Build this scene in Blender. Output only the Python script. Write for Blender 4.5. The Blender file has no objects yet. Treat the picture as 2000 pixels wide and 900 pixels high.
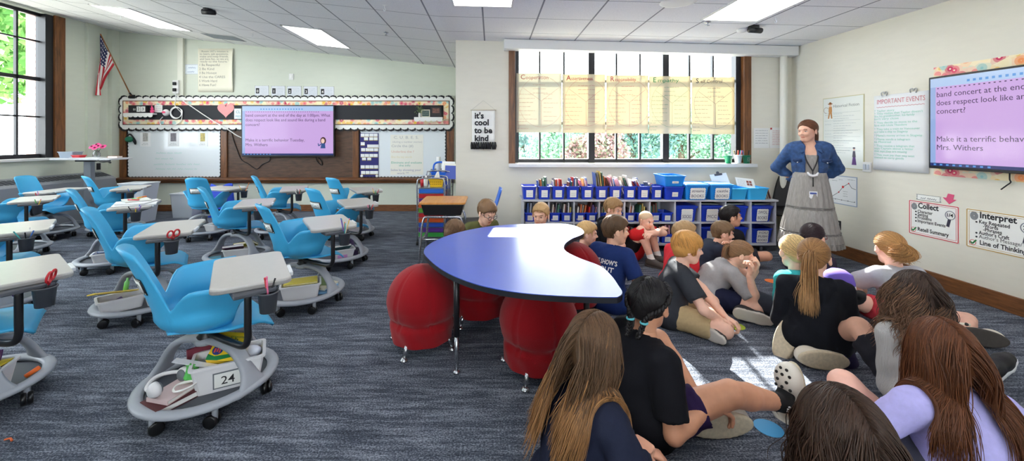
import bpy, math, random
import numpy as np
from mathutils import Vector, Matrix, Euler
R = math.radians
PI = math.pi
rng = random.Random(7)
COL = bpy.context.scene.collection
CX, CY, F, H = 960.0, 272.0, 775.0, 1.4      # principal point, focal length in pixels (2000x900 frame), eye height
def at(px, py, Y):
 """the world point at depth Y seen at photo pixel px, py"""
 return Vector(((px - CX) / F * Y, Y, H - (py - CY) / F * Y))
def onz(px, py, z=0.0):
 """the world point at height z seen at photo pixel px, py"""
 Y = F * (H - z) / (py - CY)
 return Vector(((px - CX) / F * Y, Y, z))
# ------------------------------------------------------------------ materials
MATS = {}
def mat(name, col, rough=0.6, metal=0.0, spec=0.5, emit=None, estr=0.0, trans=0.0, alpha=None, sheen=0.0, coat=0.0,
  var=0.0, vscale=8.0, bump=0.0, bscale=60.0, stretch=None):
 if name in MATS:
  return MATS[name]
 m = bpy.data.materials.new(name)
 m.use_nodes = True
 nt = m.node_tree
 b = nt.nodes['Principled BSDF']
 c = (col[0], col[1], col[2], 1)
 b.inputs['Base Color'].default_value = c
 b.inputs['Roughness'].default_value = rough
 b.inputs['Metallic'].default_value = metal
 b.inputs['Specular IOR Level'].default_value = spec
 if emit:
  b.inputs['Emission Color'].default_value = (*emit, 1)
  b.inputs['Emission Strength'].default_value = estr
 if trans:
  b.inputs['Transmission Weight'].default_value = trans
 if sheen:
  b.inputs['Sheen Weight'].default_value = sheen
 if coat:
  b.inputs['Coat Weight'].default_value = coat
  b.inputs['Coat Roughness'].default_value = 0.25
 if var or bump:
  tc = nt.nodes.new('ShaderNodeTexCoord')
  src = tc.outputs['Object']
  if stretch:
   mp = nt.nodes.new('ShaderNodeMapping')
   mp.inputs['Scale'].default_value = stretch
   nt.links.new(src, mp.inputs[0])
   src = mp.outputs[0]
  if var:
   n = nt.nodes.new('ShaderNodeTexNoise')
   n.inputs['Scale'].default_value = vscale
   n.inputs['Detail'].default_value = 6
   nt.links.new(src, n.inputs['Vector'])
   r = nt.nodes.new('ShaderNodeValToRGB')
   r.color_ramp.elements[0].position = 0.3
   r.color_ramp.elements[1].position = 0.7
   r.color_ramp.elements[0].color = (*[max(0, x * (1 - var)) for x in col], 1)
   r.color_ramp.elements[1].color = (*[min(1, x * (1 + var)) for x in col], 1)
   nt.links.new(n.outputs['Fac'], r.inputs[0])
   nt.links.new(r.outputs[0], b.inputs['Base Color'])
  if bump:
   n2 = nt.nodes.new('ShaderNodeTexNoise')
   n2.inputs['Scale'].default_value = bscale
   n2.inputs['Detail'].default_value = 3
   nt.links.new(src, n2.inputs['Vector'])
   bp = nt.nodes.new('ShaderNodeBump')
   bp.inputs['Strength'].default_value = bump
   bp.inputs['Distance'].default_value = 0.01
   nt.links.new(n2.outputs['Fac'], bp.inputs['Height'])
   nt.links.new(bp.outputs[0], b.inputs['Normal'])
 MATS[name] = m
 return m
def srgb(r, g, b):
 f = lambda c: (c / 255 / 12.92) if c / 255 <= 0.04045 else ((c / 255 + 0.055) / 1.055) ** 2.4
 return (f(r), f(g), f(b))
def cmat(r, g, b, rough=0.6, **k):
 """plain material from sRGB 0-255"""
 key = 'paint_%d_%d_%d_%d' % (r, g, b, int(rough * 100)) + ''.join('_%s' % x for x in k)
 return mat(key, srgb(r, g, b), rough, **k)
# ------------------------------------------------------------------ wall frames
class Fr:
 def __init__(s, o, u, v):
  s.o, s.u, s.v = Vector(o), Vector(u).normalized(), Vector(v).normalized()
  s.n = s.u.cross(s.v)
 def p(s, a, b, c=0.0):
  return s.o + s.u * a + s.v * b + s.n * c
# ------------------------------------------------------------------ mesh builder
_TXT = {}
def text_mesh(t, bold, shear, wide=1.0):
 if 'M' in t:
  bold = 0.0
 k = (t, bold, shear)
 if k not in _TXT:
  cu = bpy.data.curves.new('t', 'FONT')
  cu.body = t
  cu.size = 1.0
  cu.offset = bold
  cu.shear = shear
  cu.resolution_u = 2
  cu.fill_mode = 'FRONT'
  o = bpy.data.objects.new('t', cu)
  me = o.to_mesh()
  v = [(x.co.x, x.co.y) for x in me.vertices]
  f = [tuple(p.vertices) for p in me.polygons]
  o.to_mesh_clear()
  bpy.data.objects.remove(o)
  bpy.data.curves.remove(cu)
  _TXT[k] = (v, f)
 return _TXT[k]
class MB:
 def __init__(s):
  s.v, s.f, s.mi, s.sm = [], [], [], []
  s.m = 0
  s.smooth = False
 def add(s, vs, fs, mi=None):
  n = len(s.v)
  s.v.extend([tuple(x) for x in vs])
  for f in fs:
   s.f.append(tuple(i + n for i in f))
   s.mi.append(s.m if mi is None else mi)
   s.sm.append(s.smooth)
  return s
 def box(s, lo, hi, M=None):
  x0, y0, z0 = lo
  x1, y1, z1 = hi
  vs = [Vector(p) for p in ((x0, y0, z0), (x1, y0, z0), (x1, y1, z0), (x0, y1, z0), (x0, y0, z1), (x1, y0, z1), (x1, y1, z1), (x0, y1, z1))]
  if M is not None:
   vs = [M @ v for v in vs]
  return s.add(vs, [(0, 3, 2, 1), (4, 5, 6, 7), (0, 1, 5, 4), (1, 2, 6, 5), (2, 3, 7, 6), (3, 0, 4, 7)])
 def fbox(s, fr, u0, u1, v0, v1, n0, n1):
  vs = [fr.p(a, b, c) for c in (n0, n1) for a, b in ((u0, v0), (u1, v0), (u1, v1), (u0, v1))]
  return s.add(vs, [(0, 3, 2, 1), (4, 5, 6, 7), (0, 1, 5, 4), (1, 2, 6, 5), (2, 3, 7, 6), (3, 0, 4, 7)])
 def fpoly(s, fr, pts, n0, n1):
  """prism over a polygon in a wall frame"""
  k = len(pts)
  a = sum(pts[i][0] * pts[(i + 1) % k][1] - pts[(i + 1) % k][0] * pts[i][1] for i in range(k))
  if a < 0:
   pts = pts[::-1]
  vs = [fr.p(x, y, n0) for x, y in pts] + [fr.p(x, y, n1) for x, y in pts]
  fs = [tuple(range(k - 1, -1, -1)), tuple(range(k, 2 * k))] + [(i, (i + 1) % k, k + (i + 1) % k, k + i) for i in range(k)]
  return s.add(vs, fs)
 def fdisc(s, fr, u, v, r, n0, n1, k=14, ry=None, rot=0.0):
  ry = r if ry is None else ry
  c, d = math.cos(rot), math.sin(rot)
  pts = []
  for i in range(k):
   a, b = r * math.cos(2 * PI * i / k), ry * math.sin(2 * PI * i / k)
   pts.append((u + a * c - b * d, v + a * d + b * c))
  return s.fpoly(fr, pts, n0, n1)
 def fring(s, fr, u, v, r, w, n0, n1, k=20, a0=0.0, a1=2 * PI, ry=1.0):
  for i in range(k):
   t0, t1 = a0 + (a1 - a0) * i / k, a0 + (a1 - a0) * (i + 1) / k
   s.fpoly(fr, [(u + (r + q) * math.cos(t), v + ry * (r + q) * math.sin(t)) for t, q in ((t0, -w / 2), (t1, -w / 2), (t1, w / 2), (t0, w / 2))], n0, n1)
  return s
 def fline(s, fr, pts, w, n0, n1):
  for (a, b), (c, d) in zip(pts[:-1], pts[1:]):
   L = math.hypot(c - a, d - b) or 1e-6
   x, y = -(d - b) / L * w / 2, (c - a) / L * w / 2
   s.fpoly(fr, [(a + x, b + y), (a - x, b - y), (c - x, d - y), (c + x, d + y)], n0, n1)
  return s
 def text(s, fr, t, u, v, size, n=0.002, align='l', bold=0.0, shear=0.0, wide=1.0, width=None):
  vs, fs = text_mesh(t, bold, shear)
  if not vs:
   return s
  w0, w1 = min(p[0] for p in vs), max(p[0] for p in vs)
  if width:
   wide = width / ((w1 - w0) * size)
  off = {'l': 0, 'c': -(w0 + w1) / 2, 'r': -w1}[align]
  return s.add([fr.p(u + (p[0] + off) * size * wide, v + p[1] * size, n) for p in vs], fs)
 def scribble(s, fr, u0, u1, v, size, n, seed=1):
  """a line of writing too small to read: word-long wavy strokes"""
  r = random.Random(seed)
  u = u0
  while u < u1 - size * 0.6:
   w = min(size * r.uniform(1.2, 3.6), u1 - u)
   pts = []
   k = max(3, int(w / (size * 0.3)))
   for i in range(k + 1):
    pts.append((u + w * i / k, v + size * (0.5 if i % 2 else 0.0) * r.uniform(0.6, 1.2)))
   s.fline(fr, pts, size * 0.13, n, n + 0.0006)
   u += w + size * 0.5
  return s
 def lathe(s, prof, k=20, c=(0, 0, 0), M=None, caps=True, a0=0.0, a1=2 * PI, sx=1.0, sy=1.0):
  full = abs(a1 - a0) > 6.28
  n = k if full else k + 1
  vs = []
  for r, z in prof:
   for i in range(n):
    a = a0 + (a1 - a0) * i / k
    p = Vector((c[0] + sx * r * math.cos(a), c[1] + sy * r * math.sin(a), c[2] + z))
    vs.append(M @ p if M is not None else p)
  fs = []
  for j in range(len(prof) - 1):
   for i in range(n if full else n - 1):
    a, b = j * n + i, j * n + (i + 1) % n
    fs.append((a, b, b + n, a + n))
  if caps and full:
   if prof[0][0] > 1e-6:
    fs.append(tuple(range(n - 1, -1, -1)))
   if prof[-1][0] > 1e-6:
    j = (len(prof) - 1) * n
    fs.append(tuple(j + i for i in range(n)))
  return s.add(vs, fs)
 def tube(s, pts, r, k=10, closed=False, sq=None, caps=True):
  """tube along points; r a number or a list; sq=(a,b) scales the section along normal and binormal"""
  P = [Vector(p) for p in pts]
  n = len(P)
  rs = r if isinstance(r, (list, tuple)) else [r] * n
  T = []
  for i in range(n):
   if closed:
    t = P[(i + 1) % n] - P[i - 1]
   else:
    t = P[min(i + 1, n - 1)] - P[max(i - 1, 0)]
   T.append(t.normalized() if t.length > 1e-9 else Vector((0, 0, 1)))
  up = Vector((0, 0, 1)) if abs(T[0].z) < 0.9 else Vector((0, 1, 0))
  N = (up - T[0] * up.dot(T[0])).normalized()
  vs = []
  for i in range(n):
   N = N - T[i] * N.dot(T[i])
   N.normalize()
   B = T[i].cross(N)
   a, b = (1, 1) if sq is None else sq
   for j in range(k):
    t = 2 * PI * j / k
    vs.append(P[i] + (N * math.cos(t) * a + B * math.sin(t) * b) * rs[i])
  fs = []
  for i in range(n if closed else n - 1):
   for j in range(k):
    a, b = i * k + j, i * k + (j + 1) % k
    c, d = ((i + 1) % n) * k + (j + 1) % k, ((i + 1) % n) * k + j
    fs.append((a, b, c, d))
  if caps and not closed:
   fs.append(tuple(range(k - 1, -1, -1)))
   fs.append(tuple((n - 1) * k + j for j in range(k)))
  return s.add(vs, fs)
 def grid(s, fn, nu, nv, closed_u=False):
  """surface fn(u,v) for u,v in 0..1"""
  vs = [fn(i / nu, j / nv) for j in range(nv + 1) for i in range(nu if closed_u else nu + 1)]
  w = nu if closed_u else nu + 1
  fs = []
  for j in range(nv):
   for i in range(nu):
    a, b = j * w + i, j * w + (i + 1) % w
    fs.append((a, b, b + w, a + w))
  return s.add(vs, fs)
 def prism(s, pts, z0, z1, M=None):
  k = len(pts)
  a = sum(pts[i][0] * pts[(i + 1) % k][1] - pts[(i + 1) % k][0] * pts[i][1] for i in range(k))
  if a < 0:
   pts = pts[::-1]
  vs = [Vector((x, y, z0)) for x, y in pts] + [Vector((x, y, z1)) for x, y in pts]
  if M is not None:
   vs = [M @ v for v in vs]
  return s.add(vs, [tuple(range(k - 1, -1, -1)), tuple(range(k, 2 * k))] + [(i, (i + 1) % k, k + (i + 1) % k, k + i) for i in range(k)])
 def ball(s, c, r, k=14, sx=1, sy=1, sz=1, M=None):
  prof = [(max(1e-5, r * math.sin(PI * i / (k // 2 + 2))), -r * sz * math.cos(PI * i / (k // 2 + 2))) for i in range(k // 2 + 3)]
  return s.lathe(prof, k, c, M, caps=False, sx=sx, sy=sy)
 def build(s, name, mats, parent=None, local=False, bevel=0.0, seg=2, solid=0.0, sub=0, origin='base', auto=False):
  me = bpy.data.meshes.new(name)
  vs = s.v
  loc = Vector((0, 0, 0))
  if parent is None:
   if not local and origin == 'base' and vs:
    a = np.array(vs)
    lo, hi = a.min(0), a.max(0)
    loc = Vector(((lo[0] + hi[0]) / 2, (lo[1] + hi[1]) / 2, lo[2]))
    vs = [tuple(x) for x in (a - np.array(loc))]
  elif not local:
   W = world(parent).inverted()
   vs = [tuple(W @ Vector(x)) for x in vs]
  me.from_pydata([tuple(x) for x in vs], [], s.f)
  mats = mats if isinstance(mats, (list, tuple)) else [mats]
  for m in mats:
   me.materials.append(m)
  if me.polygons:
   me.polygons.foreach_set('material_index', s.mi)
   me.polygons.foreach_set('use_smooth', s.sm)
  me.update()
  o = bpy.data.objects.new(name, me)
  COL.objects.link(o)
  o.location = loc
  if parent is not None:
   o.parent = parent
  if solid:
   md = o.modifiers.new('solid', 'SOLIDIFY')
   md.thickness = solid
   md.offset = 0
  if sub:
   md = o.modifiers.new('sub', 'SUBSURF')
   md.levels = md.render_levels = sub
  if bevel:
   md = o.modifiers.new('bevel', 'BEVEL')
   md.width = bevel
   md.segments = seg
   md.limit_method = 'ANGLE'
   md.angle_limit = R(35)
  return o
def world(o):
 M = Matrix.LocRotScale(o.location, o.rotation_euler, o.scale)
 return world(o.parent) @ M if o.parent else M
def tag(o, label, cat=None, group=None, kind=None):
 if label:
  o['label'] = label
 if cat:
  o['category'] = cat
 if group:
  o['group'] = group
 if kind:
  o['kind'] = kind
 return o
def thing(name, label, cat, loc=(0, 0, 0), rz=0.0, group=None, rot=None):
 o = bpy.data.objects.new(name, None)
 COL.objects.link(o)
 o.empty_display_size = 0.1
 o.location = loc
 o.rotation_euler = rot if rot else (0, 0, rz)
 return tag(o, label, cat, group)
def struct(o):
 o['kind'] = 'structure'
 return o
def copy_tree(o, parent=None):
 c = o.copy()
 COL.objects.link(c)
 if parent is not None:
  c.parent = parent
 for ch in list(o.children):
  copy_tree(ch, c)
 return c
def smoothcurve(pts, n=8, closed=False):
 """Catmull-Rom through points"""
 P = [Vector(p) for p in pts]
 m = len(P)
 out = []
 rng_ = range(m) if closed else range(m - 1)
 for i in rng_:
  p0 = P[(i - 1) % m] if closed or i > 0 else P[0] * 2 - P[1]
  p1, p2 = P[i], P[(i + 1) % m]
  p3 = P[(i + 2) % m] if closed or i + 2 < m else P[-1] * 2 - P[-2]
  for j in range(n):
   t = j / n
   out.append(0.5 * ((2 * p1) + (p2 - p0) * t + (2 * p0 - 5 * p1 + 4 * p2 - p3) * t * t + (3 * p1 - p0 - 3 * p2 + p3) * t ** 3))
 if not closed:
  out.append(P[-1])
 return out
def rrect(w, h, r, k=5, cx=0.0, cy=0.0):
 """rounded rectangle outline"""
 out = []
 for sx, sy, a in ((1, 1, 0), (-1, 1, 90), (-1, -1, 180), (1, -1, 270)):
  for i in range(k + 1):
   t = R(a + 90 * i / k)
   out.append((cx + sx * (w / 2 - r) + r * math.cos(t), cy + sy * (h / 2 - r) + r * math.sin(t)))
 return out
# ------------------------------------------------------------------ setting materials
def nodes(name):
 m = bpy.data.materials.new(name)
 m.use_nodes = True
 return m, m.node_tree, m.node_tree.nodes['Principled BSDF']
def N(nt, t, **k):
 n = nt.nodes.new(t)
 for a, b in k.items():
  if a.startswith('i_'):
   n.inputs[int(a[2:])].default_value = b
  else:
   setattr(n, a, b)
 return n
def carpet_mat():
 m, nt, b = nodes('carpet')
 tc = N(nt, 'ShaderNodeTexCoord')
 L = nt.links.new
 def noise(scale, st, det=4):
  mp = N(nt, 'ShaderNodeMapping')
  mp.inputs['Scale'].default_value = st
  L(tc.outputs['Object'], mp.inputs[0])
  n = N(nt, 'ShaderNodeTexNoise')
  n.inputs['Scale'].default_value = scale
  n.inputs['Detail'].default_value = det
  n.inputs['Roughness'].default_value = 0.7
  L(mp.outputs[0], n.inputs['Vector'])
  return n.outputs['Fac']
 streak = noise(4.0, (1.0, 11.0, 1.0), 5)
 speck = noise(130.0, (0.8, 1.1, 1.0), 3)
 patch = noise(2.6, (1.0, 6.0, 1.0), 3)
 a = N(nt, 'ShaderNodeMath', operation='MULTIPLY_ADD', i_1=0.40, i_2=0.0)
 L(streak, a.inputs[0])
 c = N(nt, 'ShaderNodeMath', operation='MULTIPLY_ADD', i_1=0.70)
 L(speck, c.inputs[0])
 L(a.outputs[0], c.inputs[2])
 d = N(nt, 'ShaderNodeMath', operation='MULTIPLY_ADD', i_1=0.30)
 L(patch, d.inputs[0])
 L(c.outputs[0], d.inputs[2])
 r = N(nt, 'ShaderNodeValToRGB')
 e = r.color_ramp.elements
 e[0].position, e[0].color = 0.50, (*srgb(28, 31, 38), 1)
 e[1].position, e[1].color = 0.90, (*srgb(168, 174, 186), 1)
 k = e.new(0.68)
 k.color = (*srgb(74, 80, 92), 1)
 L(d.outputs[0], r.inputs[0])
 L(r.outputs[0], b.inputs['Base Color'])
 b.inputs['Roughness'].default_value = 0.95
 b.inputs['Specular IOR Level'].default_value = 0.15
 bp = N(nt, 'ShaderNodeBump')
 bp.inputs['Strength'].default_value = 0.5
 bp.inputs['Distance'].default_value = 0.006
 L(speck, bp.inputs['Height'])
 L(bp.outputs[0], b.inputs['Normal'])
 return m
def ceiling_mat():
 m, nt, b = nodes('ceiling_tile')
 L = nt.links.new
 tc = N(nt, 'ShaderNodeTexCoord')
 sp = N(nt, 'ShaderNodeSeparateXYZ')
 L(tc.outputs['Object'], sp.inputs[0])
 def line(out, period, off, w):
  a = N(nt, 'ShaderNodeMath', operation='ADD', i_1=off)
  L(out, a.inputs[0])
  d = N(nt, 'ShaderNodeMath', operation='DIVIDE', i_1=period)
  L(a.outputs[0], d.inputs[0])
  f = N(nt, 'ShaderNodeMath', operation='FRACT')
  L(d.outputs[0], f.inputs[0])
  s = N(nt, 'ShaderNodeMath', operation='LESS_THAN', i_1=w / period)
  L(f.outputs[0], s.inputs[0])
  return s.outputs[0]
 lx = line(sp.outputs['X'], 0.615, 20.40, 0.018)
 ly = line(sp.outputs['Y'], 0.615, 20.12, 0.010)
 mx = N(nt, 'ShaderNodeMath', operation='MAXIMUM')
 L(lx, mx.inputs[0])
 L(ly, mx.inputs[1])
 no = N(nt, 'ShaderNodeTexNoise')
 no.inputs['Scale'].default_value = 130
 L(tc.outputs['Object'], no.inputs['Vector'])
 r = N(nt, 'ShaderNodeValToRGB')
 r.color_ramp.elements[0].position, r.color_ramp.elements[0].color = 0.3, (*srgb(232, 233, 235), 1)
 r.color_ramp.elements[1].position, r.color_ramp.elements[1].color = 0.6, (*srgb(246, 246, 247), 1)
 L(no.outputs['Fac'], r.inputs[0])
 mix = N(nt, 'ShaderNodeMix', data_type='RGBA')
 L(mx.outputs[0], mix.inputs[0])
 L(r.outputs[0], mix.inputs[6])
 mix.inputs[7].default_value = (*srgb(140, 142, 148), 1)
 L(mix.outputs[2], b.inputs['Base Color'])
 b.inputs['Roughness'].default_value = 0.85
 bp = N(nt, 'ShaderNodeBump')
 bp.inputs['Strength'].default_value = 0.9
 bp.inputs['Distance'].default_value = 0.006
 inv = N(nt, 'ShaderNodeMath', operation='SUBTRACT', i_0=1.0)
 L(mx.outputs[0], inv.inputs[1])
 L(inv.outputs[0], bp.inputs['Height'])
 L(bp.outputs[0], b.inputs['Normal'])
 return m
def wood_mat(name, c0, c1, scale=(1, 1, 14), rough=0.4, s=3.0):
 if name in MATS:
  return MATS[name]
 m, nt, b = nodes(name)
 L = nt.links.new
 tc = N(nt, 'ShaderNodeTexCoord')
 mp = N(nt, 'ShaderNodeMapping')
 mp.inputs['Scale'].default_value = scale
 L(tc.outputs['Object'], mp.inputs[0])
 n = N(nt, 'ShaderNodeTexNoise')
 n.inputs['Scale'].default_value = s
 n.inputs['Detail'].default_value = 8
 n.inputs['Roughness'].default_value = 0.65
 n.inputs['Distortion'].default_value = 0.5
 L(mp.outputs[0], n.inputs['Vector'])
 r = N(nt, 'ShaderNodeValToRGB')
 r.color_ramp.elements[0].position, r.color_ramp.elements[0].color = 0.32, (*srgb(*c0), 1)
 r.color_ramp.elements[1].position, r.color_ramp.elements[1].color = 0.68, (*srgb(*c1), 1)
 L(n.outputs['Fac'], r.inputs[0])
 L(r.outputs[0], b.inputs['Base Color'])
 b.inputs['Roughness'].default_value = rough
 MATS[name] = m
 return m
def pane_mat(name, tint, refl):
 m = bpy.data.materials.new(name)
 m.use_nodes = True
 nt = m.node_tree
 nt.nodes.remove(nt.nodes['Principled BSDF'])
 t = N(nt, 'ShaderNodeBsdfTransparent')
 t.inputs[0].default_value = (*tint, 1)
 g = N(nt, 'ShaderNodeBsdfGlossy')
 g.inputs['Roughness'].default_value = 0.02
 mx = N(nt, 'ShaderNodeMixShader')
 fr = N(nt, 'ShaderNodeFresnel')
 fr.inputs[0].default_value = 1.2
 mm = N(nt, 'ShaderNodeMath', operation='MULTIPLY', i_1=refl)
 nt.links.new(fr.outputs[0], mm.inputs[0])
 nt.links.new(mm.outputs[0], mx.inputs[0])
 nt.links.new(t.outputs[0], mx.inputs[1])
 nt.links.new(g.outputs[0], mx.inputs[2])
 nt.links.new(mx.outputs[0], nt.nodes['Material Output'].inputs[0])
 return m
def translucent_mat(name, col, amount=0.5, rough=0.8):
 if name in MATS:
  return MATS[name]
 m, nt, b = nodes(name)
 b.inputs['Base Color'].default_value = (*col, 1)
 b.inputs['Roughness'].default_value = rough
 b.inputs['Specular IOR Level'].default_value = 0.1
 t = N(nt, 'ShaderNodeBsdfTranslucent')
 t.inputs[0].default_value = (*col, 1)
 mx = N(nt, 'ShaderNodeMixShader', i_0=amount)
 nt.links.new(b.outputs[0], mx.inputs[1])
 nt.links.new(t.outputs[0], mx.inputs[2])
 nt.links.new(mx.outputs[0], nt.nodes['Material Output'].inputs[0])
 MATS[name] = m
 return m
M_carpet = carpet_mat()
M_ceil = ceiling_mat()
M_wall = mat('cream_wall', srgb(229, 225, 211), 0.75, spec=0.25, var=0.018, vscale=5, bump=0.06, bscale=120, stretch=(1, 1, 4))
M_wall_l = mat('pale_green_wall', srgb(212, 217, 203), 0.75, spec=0.25, var=0.016, vscale=5, bump=0.06, bscale=120, stretch=(1, 1, 4))
M_oak = wood_mat('brown_oak', (70, 40, 20), (128, 80, 42), (1, 1, 10), 0.42)
M_oakv = wood_mat('brown_oak_upright', (74, 44, 22), (134, 84, 44), (10, 10, 1), 0.42)
M_base = wood_mat('oak_baseboard', (86, 52, 28), (138, 88, 50), (2, 2, 16), 0.45)
M_panel = wood_mat('dark_oak_panel', (58, 38, 27), (100, 70, 50), (1.2, 1, 9), 0.5, s=4)
M_dark = mat('dark_bronze', srgb(38, 38, 42), 0.4, metal=0.3)
M_white = mat('white_enamel', srgb(232, 232, 230), 0.45)
M_glass = pane_mat('window_glass', (0.97, 0.985, 0.98), 0.7)
XL, XR, YB, YR, YF = -7.35, 4.2, 7.75, 5.55, -2.6       # left wall, right wall, back wall, window wall, wall behind the camera
XP0, XP1 = -0.50, 0.27                                   # the pier
def zc(x):
 return 2.79 - (0.107 if x < -0.6 else 0.0245) * (x + 0.6)
b = MB()
b.box((XL - 0.3, YF - 0.2, -0.12), (XR + 0.2, YB + 0.2, 0.0))
struct(b.build('floor', M_carpet, origin='none'))
b = MB()
for x0, x1, y1 in ((XL - 0.2, -0.6, YB + 0.15), (-0.6, XP0, YB + 0.15), (XP0, XR + 0.15, YR + 0.05)):
 vs = [(x, y, zc(x) + d if x > -0.59 or x0 < -1 else zc(x) + d) for d in (0, 0.1) for x, y in ((x0, YF - 0.15), (x1, YF - 0.15), (x1, y1), (x0, y1))]
 b.add(vs, [(0, 3, 2, 1), (4, 5, 6, 7), (0, 1, 5, 4), (1, 2, 6, 5), (2, 3, 7, 6), (3, 0, 4, 7)])
struct(b.build('ceiling', M_ceil, origin='none'))
b = MB()
b.box((XL - 0.2, YB, 0), (XP0, YB + 0.2, 3.75))
struct(b.build('wall_back', M_wall_l, origin='none'))
b = MB()
RX0, RX1, RZ0, RZ1 = -1.2, 1.9, 1.1, 2.5  # opening cut behind the camera for an added fill window
b.box((XL - 0.2, YF - 0.2, 0), (XR + 0.2, YF, RZ0))
b.box((XL - 0.2, YF - 0.2, RZ1), (XR + 0.2, YF, 3.75))
b.box((XL - 0.2, YF - 0.2, RZ0), (RX0, YF, RZ1))
b.box((RX1, YF - 0.2, RZ0), (XR + 0.2, YF, RZ1))
struct(b.build('wall_rear', M_wall, origin='none'))
b = MB()
for i in range(7):
 x = RX0 + (RX1 - RX0) * i / 6
 b.box((x - .03, YF - .14, RZ0), (x + .03, YF - .08, RZ1))
for z in (RZ0 + .03, RZ1 - .03, (RZ0 + RZ1) / 2):
 b.box((RX0, YF - .14, z - .03), (RX1, YF - .08, z + .03))
fill_win = struct(b.build('added_fill_window', M_dark, origin='none'))  # made-up window, added to light the pier and window wall
b = MB()
b.box((RX0, YF - .114, RZ0), (RX1, YF - .106, RZ1))
b.build('pane', M_glass, fill_win)
WY0, WY1, WZ0, WZ1 = 0.6, 6.78, 1.09, 3.47                # left window opening
b = MB()
b.box((XL - 0.2, YF, 0), (XL, YB, WZ0))
b.box((XL - 0.2, YF, WZ1), (XL, YB, 3.75))
b.box((XL - 0.2, WY1, WZ0), (XL, YB, WZ1))
b.box((XL - 0.2, YF, WZ0), (XL, WY0, WZ1))
struct(b.build('wall_left', M_wall_l, origin='none'))
b = MB()
b.box((XR, YF, 0), (XR + 0.2, YR + 0.3, 2.9))
struct(b.build('wall_right', M_wall, origin='none'))
OX0, OX1, OZ0, OZ1 = 0.30, 3.60, 1.07, 2.74               # right window opening
b = MB()
b.box((XP0, YR, 0), (XP1, YB, 2.95))
b.box((XP1, YR, 0), (XR + 0.2, YR + 0.3, OZ0))
b.box((XP1, YR, OZ1), (XR + 0.2, YR + 0.3, 2.95))
b.box((XP1, YR, OZ0), (OX0, YR + 0.3, OZ1))
b.box((OX1, YR, OZ0), (XR + 0.2, YR + 0.3, OZ1))
struct(b.build('wall_window', M_wall, origin='none'))
b = MB()
b.box((XL + 0.05, YB - 0.02, 0), (XP0, YB, 0.125))
struct(b.build('baseboard_back', M_base, bevel=0.004))
b = MB()
b.box((XR - 0.022, YF, 0), (XR, YR, 0.14))
struct(b.build('baseboard_right', M_base, bevel=0.004))
b = MB()
b.box((XL, 7.17, .82), (XL + 0.05, 7.39, 3.51))
b.box((XL, 7.60, 0), (XL + 0.08, YB, 3.51))
struct(b.build('trim_3', M_wall_l, origin='none'))
b = MB()
b.box((-6.10, YB - 0.05, 1.98), (-5.99, YB, zc(-6.05)))
struct(b.build('trim_1', mat('cream_metal', srgb(222, 222, 208), 0.5), bevel=0.004))
b = MB()
b.tube([(4.03, YR - 0.075, 0.02), (4.03, YR - 0.075, 2.62)], 0.045, 16)
b.smooth = True
pipe = b.build('wall_pipe', mat('cream_pipe', srgb(228, 226, 214), 0.45))
tag(pipe, 'cream vertical pipe running up the corner beside the window wall', 'pipe')
b = MB()
b.box((-0.62, YB - 0.06, 0.0), (XP0, YB, 2.27))
struct(b.build('trim_2', M_oakv, bevel=0.004))
# ---------------------------------------------------------------- left window
b = MB()
zs = (1.15, 1.77, 2.39, 3.01, 3.44)
xw = XL - 0.12
b.box((xw - 0.03, WY0, WZ0), (xw + 0.03, WY1 - 0.10, WZ0 + 0.07))
b.box((xw - 0.03, WY0, WZ1 - 0.05), (xw + 0.03, WY1 - 0.10, WZ1))
b.box((xw - 0.05, WY1 - 0.24, WZ0), (xw + 0.12, WY1 - 0.12, WZ1))
for z, w in ((1.77, 0.012), (2.39, 0.03), (3.01, 0.012)):
 b.box((xw - 0.025, WY0, z - w), (xw + 0.025, WY1 - 0.2, z + w))
y = 6.23
while y > WY0:
 w = 0.014
 b.box((xw - 0.025, y - w, WZ0), (xw + 0.025, y + w, WZ1))
 y -= 0.31
win = struct(b.build('window_1', M_dark, origin='none', bevel=0.003))
b = MB()
b.box((xw - 0.004, WY0, WZ0 + 0.05), (xw + 0.004, WY1 - 0.2, WZ1 - 0.03))
b.build('pane', M_glass, win)
b = MB()
b.box((XL - 0.19, WY1 - 0.125, WZ0), (XL + 0.03, WY1 + 0.04, 3.48))
b.build('casing', M_oakv, win, bevel=0.004)
b = MB()
b.box((XL - 0.2, WY0 - 0.1, WZ0 - 0.035), (XL + 0.06, WY1 + 0.06, WZ0 + 0.005))
b.build('sill', M_white, win, bevel=0.006)
# ---------------------------------------------------------------- right window
b = MB()
yw = YR + 0.13
Y6 = yw
X = lambda px: (px - CX) / F * Y6
b.box((OX0 + 0.05, yw - 0.03, OZ0), (OX1 - 0.09, yw + 0.03, OZ0 + 0.05))
b.box((OX0 + 0.05, yw - 0.03, OZ1 - 0.03), (OX1 - 0.09, yw + 0.03, OZ1))
b.box((OX0 + 0.02, yw - 0.04, OZ0), (OX0 + 0.09, yw + 0.04, OZ1))
b.box((OX1 - 0.15, yw - 0.08, OZ0), (OX1 - 0.08, yw + 0.04, OZ1))
for px, w, d in ((1154, 0.044, 0.05), (1298, 0.044, 0.05), (1054, 0.012, 0.03), (1101, 0.012, 0.03), (1203, 0.012, 0.03), (1249, 0.012, 0.03), (1345, 0.012, 0.03), (1391, 0.012, 0.03)):
 b.box((X(px) - w, yw - d, OZ0 + 0.02), (X(px) + w, yw + d, OZ1 - 0.02))
for z, w in ((1.63, 0.02), (2.23, 0.02)):
 b.box((OX0 + 0.05, yw - 0.022, z - w), (OX1 - 0.1, yw + 0.022, z + w))
win2 = struct(b.build('window_2', M_dark, origin='none', bevel=0.003))
b = MB()
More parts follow.
